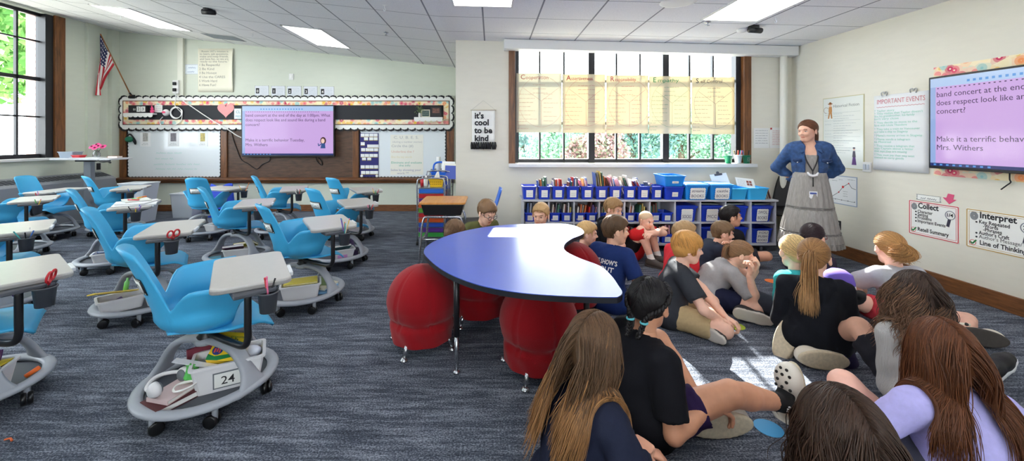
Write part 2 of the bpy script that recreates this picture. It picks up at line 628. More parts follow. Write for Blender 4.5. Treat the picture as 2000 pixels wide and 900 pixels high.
b.box((OX0 + 0.05, yw - 0.004, OZ0 + 0.03), (OX1 - 0.12, yw + 0.004, OZ1 - 0.02))
b.build('pane', M_glass, win2)
b = MB()
b.box((OX0 - 0.06, YR - 0.025, OZ0 - 0.02), (OX0 + 0.03, YR + 0.12, OZ1 - 0.03))
b.box((OX1 - 0.08, YR - 0.025, OZ0 - 0.02), (OX1 + 0.02, YR + 0.12, OZ1 - 0.03))
b.build('casing', M_oakv, win2, bevel=0.004)
b = MB()
b.box((OX0 - 0.06, YR - 0.10, OZ0 - 0.055), (OX1 + 0.06, YR + 0.12, OZ0 - 0.005))
b.build('sill', M_white, win2, bevel=0.006)
b = MB()
s0, s1 = zc(0.2) - 0.005, zc(4.15) - 0.005
vs = []
for dz in (-0.13, 0.0):
 for x, y, z in ((0.17, YR - 0.16, s0), (XR - 0.02, YR - 0.16, s1), (XR - 0.02, YR - 0.001, s1), (0.17, YR - 0.001, s0)):
  vs.append((x, y, z + dz))
b.add(vs, [(0, 3, 2, 1), (4, 5, 6, 7), (0, 1, 5, 4), (1, 2, 6, 5), (2, 3, 7, 6), (3, 0, 4, 7)])
o = b.build('shade_box', M_white, bevel=0.008)
tag(o, 'long white roller shade box above the poster-covered window', 'shade box')
# ---------------------------------------------------------------- radiator cover
t = thing('radiator_cover', 'grey metal radiator cover with slotted top under the left window', 'radiator', (XL + 0.15, 4.5, 0))
M_rad = mat('grey_radiator', srgb(150, 154, 162), 0.5, metal=0.1)
b = MB()
y0, y1 = 0.8, 7.45
x0, x1 = XL + 0.002, XL + 0.30
prof = [(x0, 0.0), (x1, 0.0), (x1, 0.68), (x1 - 0.04, 0.71), (x0, 0.80)]
b.add([(x, y0, z) for x, z in prof] + [(x, y1, z) for x, z in prof], [(0, 1, 2, 3, 4)[::1], (9, 8, 7, 6, 5), (0, 5, 6, 1), (1, 6, 7, 2), (2, 7, 8, 3), (3, 8, 9, 4), (4, 9, 5, 0)])
b.build('body', M_rad, t, bevel=0.004)
b = MB()
y = y0 + 0.05
while y < y1 - 0.06:
 b.add([(x, yy, z) for yy in (y, y + 0.045) for x, z in ((x1 - 0.07, 0.724), (x1 - 0.22, 0.776), (x1 - 0.22, 0.781), (x1 - 0.07, 0.729))],
          [(0, 1, 2, 3), (7, 6, 5, 4), (3, 2, 6, 7), (0, 3, 7, 4), (1, 5, 6, 2), (0, 4, 5, 1)])
 y += 0.068
b.build('grille', mat('slot_dark', srgb(70, 74, 82), 0.6), t)
# ---------------------------------------------------------------- ceiling fixtures
M_lens = mat('light_panel', (1, 1, 1), 0.5, emit=(1.0, 1.0, 1.0), estr=8.0)
def troffer(x0, x1, y0, y1, label, group=None):
 t = thing('ceiling_light', label, 'ceiling light', ((x0 + x1) / 2, (y0 + y1) / 2, zc((x0 + x1) / 2)), group=group)
 sl = -(0.107 if x0 < -0.6 else 0.0245)
 t.rotation_euler = (0, -math.atan(sl), 0)
 w, d = (x1 - x0) / 2, (y1 - y0) / 2
 b = MB()
 for q in ((-w, -d, w, -d + 0.02), (-w, d - 0.02, w, d), (-w, -d, -w + 0.02, d), (w - 0.02, -d, w, d)):
  b.box((q[0], q[1], -0.012), (q[2], q[3], 0.0))
 b.build('frame', M_white, t, local=True)
 b = MB()
 b.box((-w + 0.02, -d + 0.02, -0.008), (w - 0.02, d - 0.02, -0.002))
 b.build('diffuser', M_lens, t, local=True)
 return t
LIGHTS = [(-3.05, -2.45, 5.72, 6.92, 'glowing ceiling panel right of the grey vent on the sloped ceiling'),
          (-5.80, -5.20, 5.70, 6.90, 'glowing ceiling panel nearest the flag on the sloped ceiling'),
          (2.30, 2.92, 3.17, 4.37, 'glowing ceiling panel nearest the right wall'),
          (-0.40, 0.22, 2.88, 4.10, 'glowing ceiling panel seen as a sliver over the pier')]
for a in LIGHTS:
 troffer(*a)
for x0 in (-5.80, -3.05, -0.40, 2.30):
 for y0 in ((2.7, -0.4) if x0 < -1 else (0.0,)):
  troffer(x0, x0 + 0.61, y0, y0 + 1.2, 'glowing ceiling panel overhead out of the frame', 'ceiling panels above the viewer')
MC = mat('ceiling_slope_mat', srgb(150, 156, 164), 0.6)
def oncieling(px, py):
 dx, dz = (px - CX) / F, (CY - py) / F
 for m, c in ((0.107, 2.79 - 0.107 * 0.6), (0.0245, 2.79 - 0.0245 * 0.6)):
  t = (c - H) / (dz + m * dx)
  if (t * dx < -0.6) == (m > 0.1):
   break
 return Vector((t * dx, t, zc(t * dx)))
p0, p1 = oncieling(390, 64), oncieling(482, 81)
b = MB()
vx = (p0.x + p1.x) / 2
for i in range(9):
 y = p0.y + (p1.y - p0.y) * i / 9
 b.add([(x, yy, zc(x) - zz) for x in (vx - 0.29, vx + 0.29) for yy, zz in ((y, 0.012), (y + 0.06, 0.004), (y + 0.06, 0.001), (y, 0.006))],
          [(0, 1, 2, 3), (7, 6, 5, 4), (0, 4, 5, 1), (3, 2, 6, 7), (0, 3, 7, 4), (1, 5, 6, 2)])
o = b.build('ceiling_vent', mat('vent_grey', srgb(140, 146, 150), 0.6))
tag(o, 'grey louvred air vent between the two panels of the sloped ceiling', 'air vent')
def ceil_item(px, py, name, label, cat, fn):
 p = oncieling(px, py)
 t = thing(name, label, cat, p)
 fn(t)
 return t
def camera_fn(t):
 b = MB(); b.smooth = True
 b.lathe([(0.055, 0), (0.058, -0.02), (0.05, -0.035), (0.0, -0.037)], 16)
 b.build('mount', mat('matte_black', srgb(22, 22, 24), 0.5), t, local=True)
 b = MB(); b.smooth = True
 b.tube([(-0.06, -0.02, -0.045), (0.09, 0.01, -0.05)], [0.035, 0.032], 14)
 b.build('camera_head', mat('matte_black', srgb(22, 22, 24), 0.5), t, local=True)
 b = MB(); b.smooth = True
 b.tube([(0.09, 0.01, -0.05), (0.1, 0.012, -0.0505)], [0.022, 0.02], 12)
 b.build('lens', mat('lens_glass', srgb(10, 12, 20), 0.08), t, local=True)
ceil_item(406, 17, 'ceiling_projector_camera', 'small black camera mounted on the sloped ceiling near the flag', 'camera', camera_fn)
t = ceil_item(1472, 51, 'ceiling_camera', 'small black camera mounted on the flat ceiling by the right wall', 'camera', camera_fn)
def sprinkler(t):
 b = MB(); b.smooth = True
 b.lathe([(0.035, 0), (0.036, -0.006), (0.02, -0.012), (0.008, -0.014), (0.008, -0.035), (0.022, -0.038), (0.022, -0.042), (0.0, -0.043)], 14)
 b.build('sprinkler_head', mat('chrome', srgb(190, 192, 196), 0.2, metal=1.0), t, local=True)
ceil_item(754, 63, 'sprinkler', 'chrome sprinkler on the sloped ceiling beside the bright panel', 'sprinkler', sprinkler)
ceil_item(1382, 43, 'sprinkler', 'chrome sprinkler on the flat ceiling below the bright panel', 'sprinkler', sprinkler)
def hookfn(t):
 b = MB()
 b.tube(smoothcurve([(0, 0, 0), (0, 0, -0.03), (0.012, 0, -0.05), (0.0, 0, -0.065), (-0.01, 0, -0.05)], 4), 0.0025, 6)
 b.build('hook', mat('clear_plastic', srgb(225, 230, 235), 0.2), t, local=True)
 b = MB()
 b.box((-0.02, -0.006, -0.004), (0.02, 0.006, 0))
 b.build('clip', M_white, t, local=True)
for px, py, w in ((235, 30, 'hanging near the left window'), (493, 63, 'between the vent and the bright panel'), (695, 50, 'right of the bright panel'),
                  (820, 100, 'near the back wall by the pier'), (751, 10, 'near the top edge above the sprinkler'), (1515, 33, 'beside the black ceiling camera')):
 ceil_item(px, py, 'ceiling_hook', 'tiny clear ceiling hook ' + w, 'hook', hookfn)
p = oncieling(1325, 2)
b = MB(); b.smooth = True
b.lathe([(0.16, 0), (0.17, -0.01), (0.12, -0.02), (0.0, -0.022)], 28, c=(p.x, p.y, p.z))
tag(b.build('ceiling_speaker', M_white), 'round white speaker grille in the flat ceiling', 'speaker')
p = oncieling(1453, 57)
b = MB(); b.smooth = True
b.lathe([(0.06, 0), (0.06, -0.02), (0.04, -0.035), (0.0, -0.038)], 20, c=(p.x - 0.02, p.y + 0.0, p.z))
tag(b.build('smoke_detector', M_white), 'round white smoke detector next to the black ceiling camera', 'smoke detector')
# ---------------------------------------------------------------- world, sun, camera
sc = bpy.context.scene
w = bpy.data.worlds.new('sky')
sc.world = w
w.use_nodes = True
bg = w.node_tree.nodes['Background']
bg.inputs[0].default_value = (0.88, 0.94, 1.0, 1)
bg.inputs[1].default_value = 14.0
sun = bpy.data.lights.new('sun', 'SUN')
sun.energy = 34.0
sun.color = (1.0, 0.96, 0.9)
sun.angle = R(0.6)
so = bpy.data.objects.new('sun', sun)
COL.objects.link(so)
so.rotation_euler = Vector((-0.16, -1.0, -0.75)).to_track_quat('-Z', 'Y').to_euler()
so.location = (1, 12, 9)
cam = bpy.data.cameras.new('camera')
cam.sensor_width = 36.0
cam.lens = F / 2000 * 36.0
cam.shift_x = (1000 - CX) / 2000
cam.shift_y = -(450 - CY) / 2000
cam.clip_start = 0.05
cam.clip_end = 300
co = bpy.data.objects.new('camera', cam)
COL.objects.link(co)
co.location = (0, 0, H)
co.rotation_euler = (R(90), 0, 0)
sc.camera = co
sc.view_settings.view_transform = 'Standard'
sc.view_settings.look = 'None'
sc.view_settings.exposure = 0.0
sc.view_settings.gamma = 1.0
sc.view_settings.use_curve_mapping = False
try:
 sc.cycles.use_denoising = True
 sc.cycles.denoiser = 'OPENIMAGEDENOISE'
 sc.cycles.max_bounces = 8
 sc.cycles.diffuse_bounces = 4
 sc.cycles.transparent_max_bounces = 12
 sc.cycles.sample_clamp_indirect = 6.0
 sc.cycles.caustics_reflective = False
 sc.cycles.caustics_refractive = False
except Exception:
 pass
FB = Fr((0, YB, 0), (1, 0, 0), (0, 0, 1))              # back wall
FW = Fr((0, YR, 0), (1, 0, 0), (0, 0, 1))              # window wall and pier
FR = Fr((XR, 0, 0), (0, -1, 0), (0, 0, 1))             # right wall
def bw(px, py, n=0.0):
 Y = YB - n
 return ((px - CX) / F * Y, H - (py - CY) / F * Y)
def ww(px, py, n=0.0):
 Y = YR - n
 return ((px - CX) / F * Y, H - (py - CY) / F * Y)
def rw(px, py, n=0.0):
 Y = F * (XR - n) / (px - CX)
 return (-Y, H - (py - CY) / F * Y)
def scallop(fn, x0, x1, y0, y1, r, inward=0.0):
 """outline of a rectangle whose edge is a row of outward half-round scallops"""
 pts = []
 nx, ny = max(1, round((x1 - x0) / (2 * r))), max(1, round((y1 - y0) / (2 * r)))
 rx, ry = (x1 - x0) / nx / 2, (y1 - y0) / ny / 2
 K = 4
 for i in range(nx):
  for k in range(K):
   a = PI + PI * k / K
   pts.append((x0 + rx * (2 * i + 1) + rx * math.cos(a), y0 + ry * 0.6 * math.sin(a)))
 for i in range(ny):
  for k in range(K):
   a = -PI / 2 + PI * k / K
   pts.append((x1 + rx * 0.6 * math.cos(a), y0 + ry * (2 * i + 1) + ry * math.sin(a)))
 for i in range(nx):
  for k in range(K):
   a = PI * k / K
   pts.append((x1 - rx * (2 * i + 1) + rx * math.cos(a), y1 + ry * 0.6 * math.sin(a)))
 for i in range(ny):
  for k in range(K):
   a = PI / 2 + PI * k / K
   pts.append((x0 + rx * 0.6 * math.cos(a), y1 - ry * (2 * i + 1) + ry * math.sin(a)))
 return pts
def floral_mat():
 m, nt, b = nodes('floral_print')
 L = nt.links.new
 tc = N(nt, 'ShaderNodeTexCoord')
 v = N(nt, 'ShaderNodeTexVoronoi')
 v.inputs['Scale'].default_value = 13
 L(tc.outputs['Object'], v.inputs['Vector'])
 sp = N(nt, 'ShaderNodeSeparateColor')
 L(v.outputs['Color'], sp.inputs[0])
 r = N(nt, 'ShaderNodeValToRGB')
 r.color_ramp.interpolation = 'CONSTANT'
 cols = [(0, (226, 80, 110)), (0.2, (248, 232, 190)), (0.36, (240, 190, 60)), (0.52, (236, 110, 120)), (0.66, (150, 200, 200)), (0.8, (245, 150, 90)), (0.9, (200, 40, 90))]
 e = r.color_ramp.elements
 e[0].position, e[0].color = 0, (*srgb(*cols[0][1]), 1)
 e[1].position, e[1].color = cols[1][0], (*srgb(*cols[1][1]), 1)
 for p, c in cols[2:]:
  q = e.new(p)
  q.color = (*srgb(*c), 1)
 L(sp.outputs[0], r.inputs[0])
 r2 = N(nt, 'ShaderNodeValToRGB')
 r2.color_ramp.interpolation = 'CONSTANT'
 e = r2.color_ramp.elements
 e[0].position, e[0].color = 0, (1, 1, 1, 1)
 e[1].position, e[1].color = 0.12, (0, 0, 0, 1)
 q = e.new(0.3)
 q.color = (0.25, 0.25, 0.25, 1)
 q = e.new(0.55)
 q.color = (0.75, 0.75, 0.75, 1)
 L(v.outputs['Distance'], r2.inputs[0])
 mx = N(nt, 'ShaderNodeMix', data_type='RGBA')
 L(r2.outputs[0], mx.inputs[0])
 L(r.outputs[0], mx.inputs[6])
 mx.inputs[7].default_value = (*srgb(250, 236, 205), 1)
 L(mx.outputs[2], b.inputs['Base Color'])
 b.inputs['Roughness'].default_value = 0.7
 return m
M_floral = floral_mat()
M_paper = cmat(240, 240, 236, 0.7)
M_cream = cmat(236, 232, 212, 0.75)
M_black = cmat(24, 24, 28, 0.7)
M_ink = cmat(30, 30, 34, 0.7)
M_inkg = cmat(110, 115, 120, 0.7)
M_board = mat('whiteboard', srgb(232, 238, 242), 0.12, spec=0.5)
M_chalk = cmat(34, 36, 42, 0.75)
def screen(name, col, s=1.0):
 return mat(name, (0.01, 0.01, 0.012), 0.12, emit=srgb(*col), estr=s)
# ------------------------------------------------------------ the long classroom board on the back wall
board = thing('classroom_board', 'long oak-framed board with two whiteboard sections and a dark wood middle', 'board', (-3.9, YB, 0.75))
x0, z0 = bw(237, 356)
x1, z1 = bw(886, 250)
fr_l, fr_r, zt = x0, x1, z1
zb = bw(0, 347)[1]
for a, c in ((237, 249), (434, 446), (690, 702), (873, 887)):
 b = MB()
 b.fbox(FB, bw(a, 0)[0], bw(c, 0)[0], zb, zt, 0, 0.045)
 b.build('frame_post', M_oakv, board, bevel=0.006)
b = MB()
b.fpoly(Fr((x0 - 0.03, YB, 0), (0, -1, 0), (0, 0, 1)), [(0, zb - 0.09), (0.05, zb - 0.09), (0.10, zb - 0.03), (0.10, zb + 0.005), (0.06, zb + 0.01), (0, zb + 0.02)], 0, 0)
b = MB()
prof = [(0, -0.10), (0.055, -0.10), (0.075, -0.055), (0.11, -0.04), (0.11, -0.005), (0.05, 0.005), (0, 0.01)]
k = len(prof)
xa, xb = x0 - 0.03, x1 + 0.01
b.add([(xa, YB - n, zb + z) for n, z in prof] + [(xb, YB - n, zb + z) for n, z in prof],
      [tuple(range(k)), tuple(range(2 * k - 1, k - 1, -1))] + [((i + 1) % k, i, k + i, k + (i + 1) % k) for i in range(k)])
b.build('tray', M_oak, board, bevel=0.004)
b = MB()
b.fbox(FB, bw(446, 0)[0], bw(690, 0)[0], zb, zt, 0, 0.02)
b.build('wood_panel', M_panel, board)
for a, c, ya, yc in ((249, 434, 252, 347), (702, 873, 256, 348)):
 u0, u1 = bw(a, 0)[0], bw(c, 0)[0]
 b = MB()
 b.fbox(FB, u0, u1, zb, zt, 0, 0.015)
 b.build('border', M_black, board)
 b = MB()
 b.fpoly(FB, scallop(None, u0 + 0.045, u1 - 0.045, zb + 0.035, zt - 0.035, 0.032), 0.0155, 0.02)
 b.build('whiteboard', M_board, board)
# ------------------------------------------------------------ tack strip above the board
strip = thing('bulletin_strip', 'long black bulletin strip with white scalloped and floral borders above the board', 'bulletin board', (-3.9, YB, 1.6))
s0, sb = bw(238, 254)
s1, st = bw(886, 189)
b = MB()
b.fpoly(FB, scallop(None, s0 + 0.02, s1 - 0.02, sb + 0.02, st - 0.02, 0.07), 0.05, 0.055)
b.build('black_scalloped_border', M_black, strip)
b = MB()
b.fpoly(FB, scallop(None, s0 + 0.05, s1 - 0.05, sb + 0.05, st - 0.045, 0.07), 0.0555, 0.059)
b.build('white_scalloped_border', M_paper, strip)
b = MB()
b.fbox(FB, bw(245, 0)[0], bw(879, 0)[0], bw(0, 244)[1], bw(0, 197)[1], 0.0592, 0.063)
b.build('rail', M_oak, strip)
b = MB()
b.fbox(FB, bw(247, 0)[0], bw(877, 0)[0], bw(0, 242.5)[1], bw(0, 198.5)[1], 0.0632, 0.066)
b.build('floral_border', M_floral, strip)
b = MB()
b.fbox(FB, bw(257, 0)[0], bw(867, 0)[0], bw(0, 234)[1], bw(0, 206)[1], 0.0662, 0.068)
b.build('black_backing', M_chalk, strip)
# ------------------------------------------------------------ the display on the back wall
def lettering(parent, name, fr, rows, m, n):
 """rows: (text, u, v, size, align, bold, width)"""
 b = MB()
 for r in rows:
  t, u, v, s = r[:4]
  b.text(fr, t, u, v, s, n, r[4] if len(r) > 4 else 'l', r[5] if len(r) > 5 else 0.0, 0.0, 1.0, r[6] if len(r) > 6 else None)
 return b.build(name, m, parent)
def display(fr, u0, u1, v0, v1, n0, n1, label, figure=True):
 w, h = u1 - u0, v1 - v0
 c = fr.p((u0 + u1) / 2, v0, (n0 + n1) / 2)
 t = thing('wall_display', label, 'screen', c)
 b = MB()
 b.fbox(fr, u0, u1, v0, v1, n0, n1)
 b.build('bezel', cmat(26, 27, 32, 0.35), t, bevel=0.006)
 b = MB()
 b.fbox(fr, u0 + w * .3, u1 - w * .3, v0 + h * .3, v1 - h * .3, 0.0, n0)
 b.build('wall_mount', M_black, t)
 e = 0.012 * w
 a0, a1, c0, c1 = u0 + e, u1 - e, v0 + e * 1.4, v1 - e
 W, Hh = a1 - a0, c1 - c0
 b = MB()
 b.fbox(fr, a0, a1, c0, c1, n1, n1 + 0.001)
 scr = b.build('screen', screen('screen_violet', (203, 168, 226)), t)
 b = MB()
 b.fbox(fr, a0, a1, c1 - Hh * 0.10, c1, n1 + 0.001, n1 + 0.002)
 b.build('toolbar', screen('screen_toolbar', (176, 202, 238)), scr)
 b = MB()
 b.fbox(fr, a0, a0 + W * .03, c0, c1 - Hh * 0.10, n1 + 0.001, n1 + 0.002)
 b.build('ruler', screen('screen_ruler', (150, 176, 224)), scr)
 b = MB()
 b.fbox(fr, a0, a1, c0, c0 + Hh * 0.035, n1 + 0.001, n1 + 0.0025)
 b.build('taskbar', screen('screen_taskbar', (42, 54, 110)), scr)
 b = MB()
 r = random.Random(3)
 for i in range(16):
  b.fbox(fr, a0 + W * (.2 + .03 * i), a0 + W * (.214 + .03 * i), c1 - Hh * .075, c1 - Hh * .05, n1 + .002, n1 + .0026)
 for i in range(9):
  b.fbox(fr, a0 + W * (.02 + .035 * i), a0 + W * (.034 + .035 * i), c0 + Hh * .008, c0 + Hh * .026, n1 + .0025, n1 + .003)
 b.build('icons', screen('screen_icon', (90, 150, 220)), scr)
 b = MB()
 n = n1 + 0.0022
 for tx, yy, wd in (('band concert at the end of the day at 1:00pm. What', .785, .93), ('does respect look like and sound like during a band', .69, .875), ('concert?', .595, .155),
                       ('Make it a terrific behavior Tuesday,', .28, .645), ('Mrs. Withers', .185, .24)):
  b.text(fr, tx, a0 + W * .035, c0 + Hh * yy, Hh * .085, n, 'l', 0.0, 0, 1, W * wd)
 for i in range(34):
  b.fbox(fr, a0 + W * (.04 + .024 * i), a0 + W * (.049 + .024 * i), c0 + Hh * .878, c0 + Hh * .888, n, n + .0004)
 b.build('lettering', screen('screen_ink', (58, 40, 84)), scr)
 if figure:
  fx, fy = a0 + W * .89, c0 + Hh * .14
  b = MB()
  b.m = 0
  b.fdisc(fr, fx, fy + Hh * .155, W * .032, n, n + .0004, 16, ry=Hh * .075)
  b.m = 1
  b.fdisc(fr, fx - W * .004, fy + Hh * .15, W * .02, n + .0004, n + .0008, 14, ry=Hh * .05)
  b.m = 2
  b.fpoly(fr, [(fx - W * .03, fy), (fx + W * .025, fy), (fx + W * .02, fy + Hh * .1), (fx - W * .018, fy + Hh * .1)], n + .0004, n + .0008)
  b.fline(fr, [(fx - W * .02, fy + Hh * .09), (fx - W * .05, fy + Hh * .05), (fx - W * .055, fy + Hh * .10)], W * .01, n, n + .0004)
  b.build('cartoon_figure', [screen('screen_hair', (70, 40, 44)), screen('screen_skin', (240, 205, 190)), screen('screen_jacket', (52, 84, 140))], scr)
 return t
d = 0.12
u0, v0 = bw(471, 306, d)
u1, v1 = bw(653, 205, d)
display(FB, u0, u1, v0, v1, 0.07, d, 'large wall display with violet slide over the dark wood board')
d = 0.10
u0, v1 = rw(1813.5, 152, d)
_, v0 = rw(1813.5, 328, d)
display(FR, u0, u0 + 1.46, v0, v1, 0.05, d, 'large wall display with violet slide on the right wall between floral strips')
ob = bpy.data.objects
def note(fr, u0, u1, v0, v1, label, cat, name, m=None, n=0.003, group=None, off=0.0):
 b = MB()
 b.fbox(fr, u0, u1, v0, v1, off, off + n)
 o = b.build(name, m or M_paper)
 return tag(o, label, cat, group)
def ruled(parent, fr, rows, m, n, size, seed=0, name='writing'):
 """rows of writing too small to read: (u0,u1,v)"""
 b = MB()
 for i, (a, c, v) in enumerate(rows):
  b.scribble(fr, a, c, v, size, n, seed * 100 + i)
 return b.build(name, m, parent)
# ------------------------------------------------------------ papers on the back wall
u0, v1 = bw(387, 95)
u1, v0 = bw(457, 180)
b = MB(); b.smooth = True
b.grid(lambda s, t: FB.p(u0 + (u1 - u0) * s - 0.03 * max(0, s - .85), v0 + (v1 - v0) * t, 0.004 + 0.9 * max(0, s - 0.82) ** 2 * (0.4 + math.sin(t * 3.0))), 20, 8)
po = b.build('mission_poster', M_cream, solid=0.002)
tag(po, 'tall cream paper with handwritten class mission and six rules, right edge curling', 'poster')
W, Hh = u1 - u0, v1 - v0
rows = []
for i, tx in enumerate(('Room 107\'s mission is', 'to learn, ask questions,', 'make and keep friends,', 'and have fun, so we are', 'ready to the future."')):
 rows.append((tx, u0 + W * (.05 if i else .1), v1 - Hh * (.085 + .058 * i), .052, 'l', .0, W * .80 if i else W * .74))
for i, tx in enumerate(('1 Be Respectful', '2 Be Kind', '3 Be Honest', '4 Use the CARES', '5 Work Hard', '6 Have Fun!')):
 rows.append((tx, u0 + W * .03, v1 - Hh * (.40 + .092 * i), .066, 'l', .0, W * (.56, .42, .49, .73, .5, .47)[i]))
lettering(po, 'handwriting', FB, rows, cmat(146, 146, 136, .8), 0.0075)
u0, v1 = bw(362, 125.5)
u1, v0 = bw(386.5, 145)
o = note(FB, u0, u1, v0, v1, 'small white sign with dashed edge left of the cream mission poster', 'sign', 'small_sign', cmat(226, 234, 240, .7))
b = MB()
for i in range(10):
 for vv in (v0 + .006, v1 - .006):
  b.fbox(FB, u0 + (u1 - u0) * i / 10, u0 + (u1 - u0) * (i + .6) / 10, vv - .003, vv + .003, .003, .004)
b.build('dashed_border', M_inkg, o)
ruled(o, FB, [(u0 + .06, u1 - .04, v1 - .08), (u0 + .04, u1 - .03, v1 - .16)], cmat(150, 165, 190, .8), .0032, .05, 5)
for i, (a, c) in enumerate(((498, 525), (530, 557), (561, 588.5), (593, 620), (625, 652.5))):
 u0, v1 = bw(a, 167.5 + i * .4)
 u1, v0 = bw(c, 187 + i * .4)
 o = note(FB, u0, u1, v0, v1, 'voice level card with a boxed number %d above the bulletin strip' % i, 'card', 'number_card', M_ink, group='row of five number cards')
 b = MB()
 b.fpoly(FB, scallop(None, u0 + .008, u1 - .008, v0 + .008, v1 - .008, .014), .003, .004)
 f = b.build('card_face', cmat(222, 226, 232, .7), o)
 b = MB()
 b.fbox(FB, u0 + .02, u0 + .085, v0 + .045, v1 - .045, .004, .005)
 q = b.build('number_box', M_ink, o)
 lettering(q, 'number', FB, [(str(i), u0 + .052, v0 + .066, .075, 'c', .01)], M_paper, .0055)
 ruled(o, FB, [(u0 + .10, u1 - .03, v1 - .05 - .03 * k) for k in range(5)], cmat(160, 165, 175, .8), .0042, .016, i)
u0, v1 = bw(565, 144)
u1, v0 = bw(573.5, 156)
o = note(FB, u0, u1, v0, v1, 'blank white switch plate above the number cards', 'switch plate', 'switch_plate', M_white, n=.012)
b = MB(); b.fbox(FB, u0 + .025, u1 - .025, v0 + .035, v1 - .035, .012, .018); b.build('switch', M_paper, o)
u0, v1 = bw(340, 157, .05)
u1, v0 = bw(351, 183, .05)
t = thing('power_outlet', 'white surface power outlet with black plugs on the raceway left of the poster', 'outlet', FB.p((u0 + u1) / 2, v0, .05))
b = MB(); b.fbox(FB, u0, u1, v0, v1, .05, .09); b.build('box', M_white, t, bevel=.004)
for q in (.27, .73):
 b = MB(); b.fbox(FB, u0 + .02, u1 - .03, v0 + (v1 - v0) * q - .03, v0 + (v1 - v0) * q + .03, .09, .12); b.build('plug', M_black, t, bevel=.006)
CB = cmat(238, 238, 236, .5)
pl = lambda *P: [FB.p(*bw(x, y, n), n) for x, y, n in P]
b = MB(); b.smooth = True
b.tube(smoothcurve(pl((342, 180, .11), (346, 188, .09), (380, 212, .085), (410, 232, .085), (447, 254, .085), (460, 263, .08), (474, 270, .06)), 5), .009, 6)
tag(b.build('display_lead', CB), 'white power cord slanting from the wall outlet down to the display', 'cord')
b = MB(); b.smooth = True
P = [(343, 181, .11), (343, 195, .085), (342, 207, .085)]
for i in range(26):
 a = i * .75
 P.append((343 + 11 * math.cos(a) + i * .1, 220 + 12 * math.sin(a) * (1 - i * .008), .083 + .004 * (i % 4)))
P += [(352, 238, .085), (335, 245, .085), (316, 245, .085), (312, 236, .085), (318, 228, .085)]
b.tube(smoothcurve(pl(*P), 4), .007, 6)
tag(b.build('coiled_lead', CB), 'white cord hanging in a loose coil over the bulletin strip', 'cord')
b = MB(); b.smooth = True
b.tube(smoothcurve(pl((451, 253, .03), (455, 270, .03), (462, 290, .03), (471, 311, .03), (485, 320, .03), (501, 330, .03), (512, 321, .03), (526, 314, .03), (528, 303, .05)), 6), .007, 6)
tag(b.build('black_cable', M_black), 'thin black cable sagging across the dark wood left of and below the display', 'cord')
b = MB(); b.smooth = True
b.tube(smoothcurve(pl((618, 304, .05), (618, 312, .04), (624, 320, .03), (629, 322, .03), (628, 315, .03), (622, 308, .04)), 6), .008, 6)
tag(b.build('cable_loop', M_black), 'short loop of black cable under the right half of the display', 'cord')
u0, v1 = bw(251, 187, .07)
u1, v0 = bw(268, 194, .07)
# ------------------------------------------------------------ things on the bulletin strip
NS = 0.068
def mini_shelf(a, c, y0, y1, label):
 u0, v1 = bw(a, y0, .1)
 u1, v0 = bw(c, y1, .1)
 b = MB()
 b.fbox(FB, u0, u1, v1 - .03, v1, NS, NS + .10)
 pts = [(u0, v1 - .01), (u1, v1 - .01)]
 n = max(3, round((u1 - u0) / .1))
 for i in range(n):
  for k in range(5):
   t = PI * k / 4
   pts.append((u1 - (u1 - u0) * (i + .5 - .5 * math.cos(t)) / n, v0 + .035 - .03 * math.sin(t)))
 b.fpoly(FB, pts, NS + .10, NS + .104)
 return tag(b.build('small_shelf', M_paper), label, 'shelf')
mini_shelf(247, 304, 221, 230, 'white scalloped mini shelf at the left end of the bulletin strip')
mini_shelf(810, 865, 229, 238.5, 'white scalloped mini shelf at the right end of the bulletin strip')
z_a, z_b = bw(0, 221, .1)[1], bw(0, 229, .1)[1]
u0, u1 = bw(257, 0, .1)[0], bw(289, 0, .1)[0]
t = thing('block_calendar', 'black block calendar with white number tiles on the left mini shelf', 'calendar', FB.p((u0 + u1) / 2, z_a, NS + .05))
b = MB(); b.fbox(FB, u0, u1, z_a, z_a + .15, NS + .01, NS + .08); b.build('base', M_black, t, bevel=.003)
for i, (tx, a, c) in enumerate((('01', .24, .42), ('2', .47, .70), ('3', .74, .97))):
 b = MB(); ua, uc = u0 + (u1 - u0) * a, u0 + (u1 - u0) * c
 b.fbox(FB, ua, uc, z_a + .025, z_a + .125, NS + .08, NS + .09)
 q = b.build('tile', M_paper if i else M_ink, t)
 lettering(q, 'number', FB, [(tx, (ua + uc) / 2, z_a + .05, .08 if i else .055, 'c', .012)], M_ink if i else M_paper, NS + .0905)
pu, pv = bw(299, 221, .1)
b = MB(); b.smooth = True
b.ball(FB.p(pu, pv + .035, NS + .05), .035, 12, sz=1.0)
b.ball(FB.p(pu - .005, pv + .085, NS + .05), .024, 12, sz=1.2)
b.tube([FB.p(pu - .005, pv + .1, NS + .05), FB.p(pu - .012, pv + .145, NS + .05)], [.014, .008], 8)
b.tube([FB.p(pu + .01, pv + .04, NS + .05), FB.p(pu + .05, pv + .03, NS + .07)], [.02, .012], 8)
tag(b.build('pink_figurine', cmat(235, 70, 130, .5)), 'small pink figurine standing on the left mini shelf', 'figurine')
u0, v1 = bw(302, 205, .07)
u1, v0 = bw(317, 219.5, .07)
o = note(FB, u0, u1, v0, v1, 'small white note pinned on the black strip beside the pink figurine', 'note', 'pinned_note', off=NS)
ruled(o, FB, [(u0 + .02, u1 - .02, v1 - .04 - .035 * k) for k in range(3)], M_inkg, NS + .0035, .016, 9)
u0, v0 = bw(325, 220, .09)
b = MB(); b.smooth = True
b.ball(FB.p(u0, v0, NS + .03), .06, 14, sz=1.1)
o = b.build('round_timer', cmat(240, 236, 236, .4))
tag(o, 'round white gadget with a pink mouth hanging by the coiled cord', 'timer')
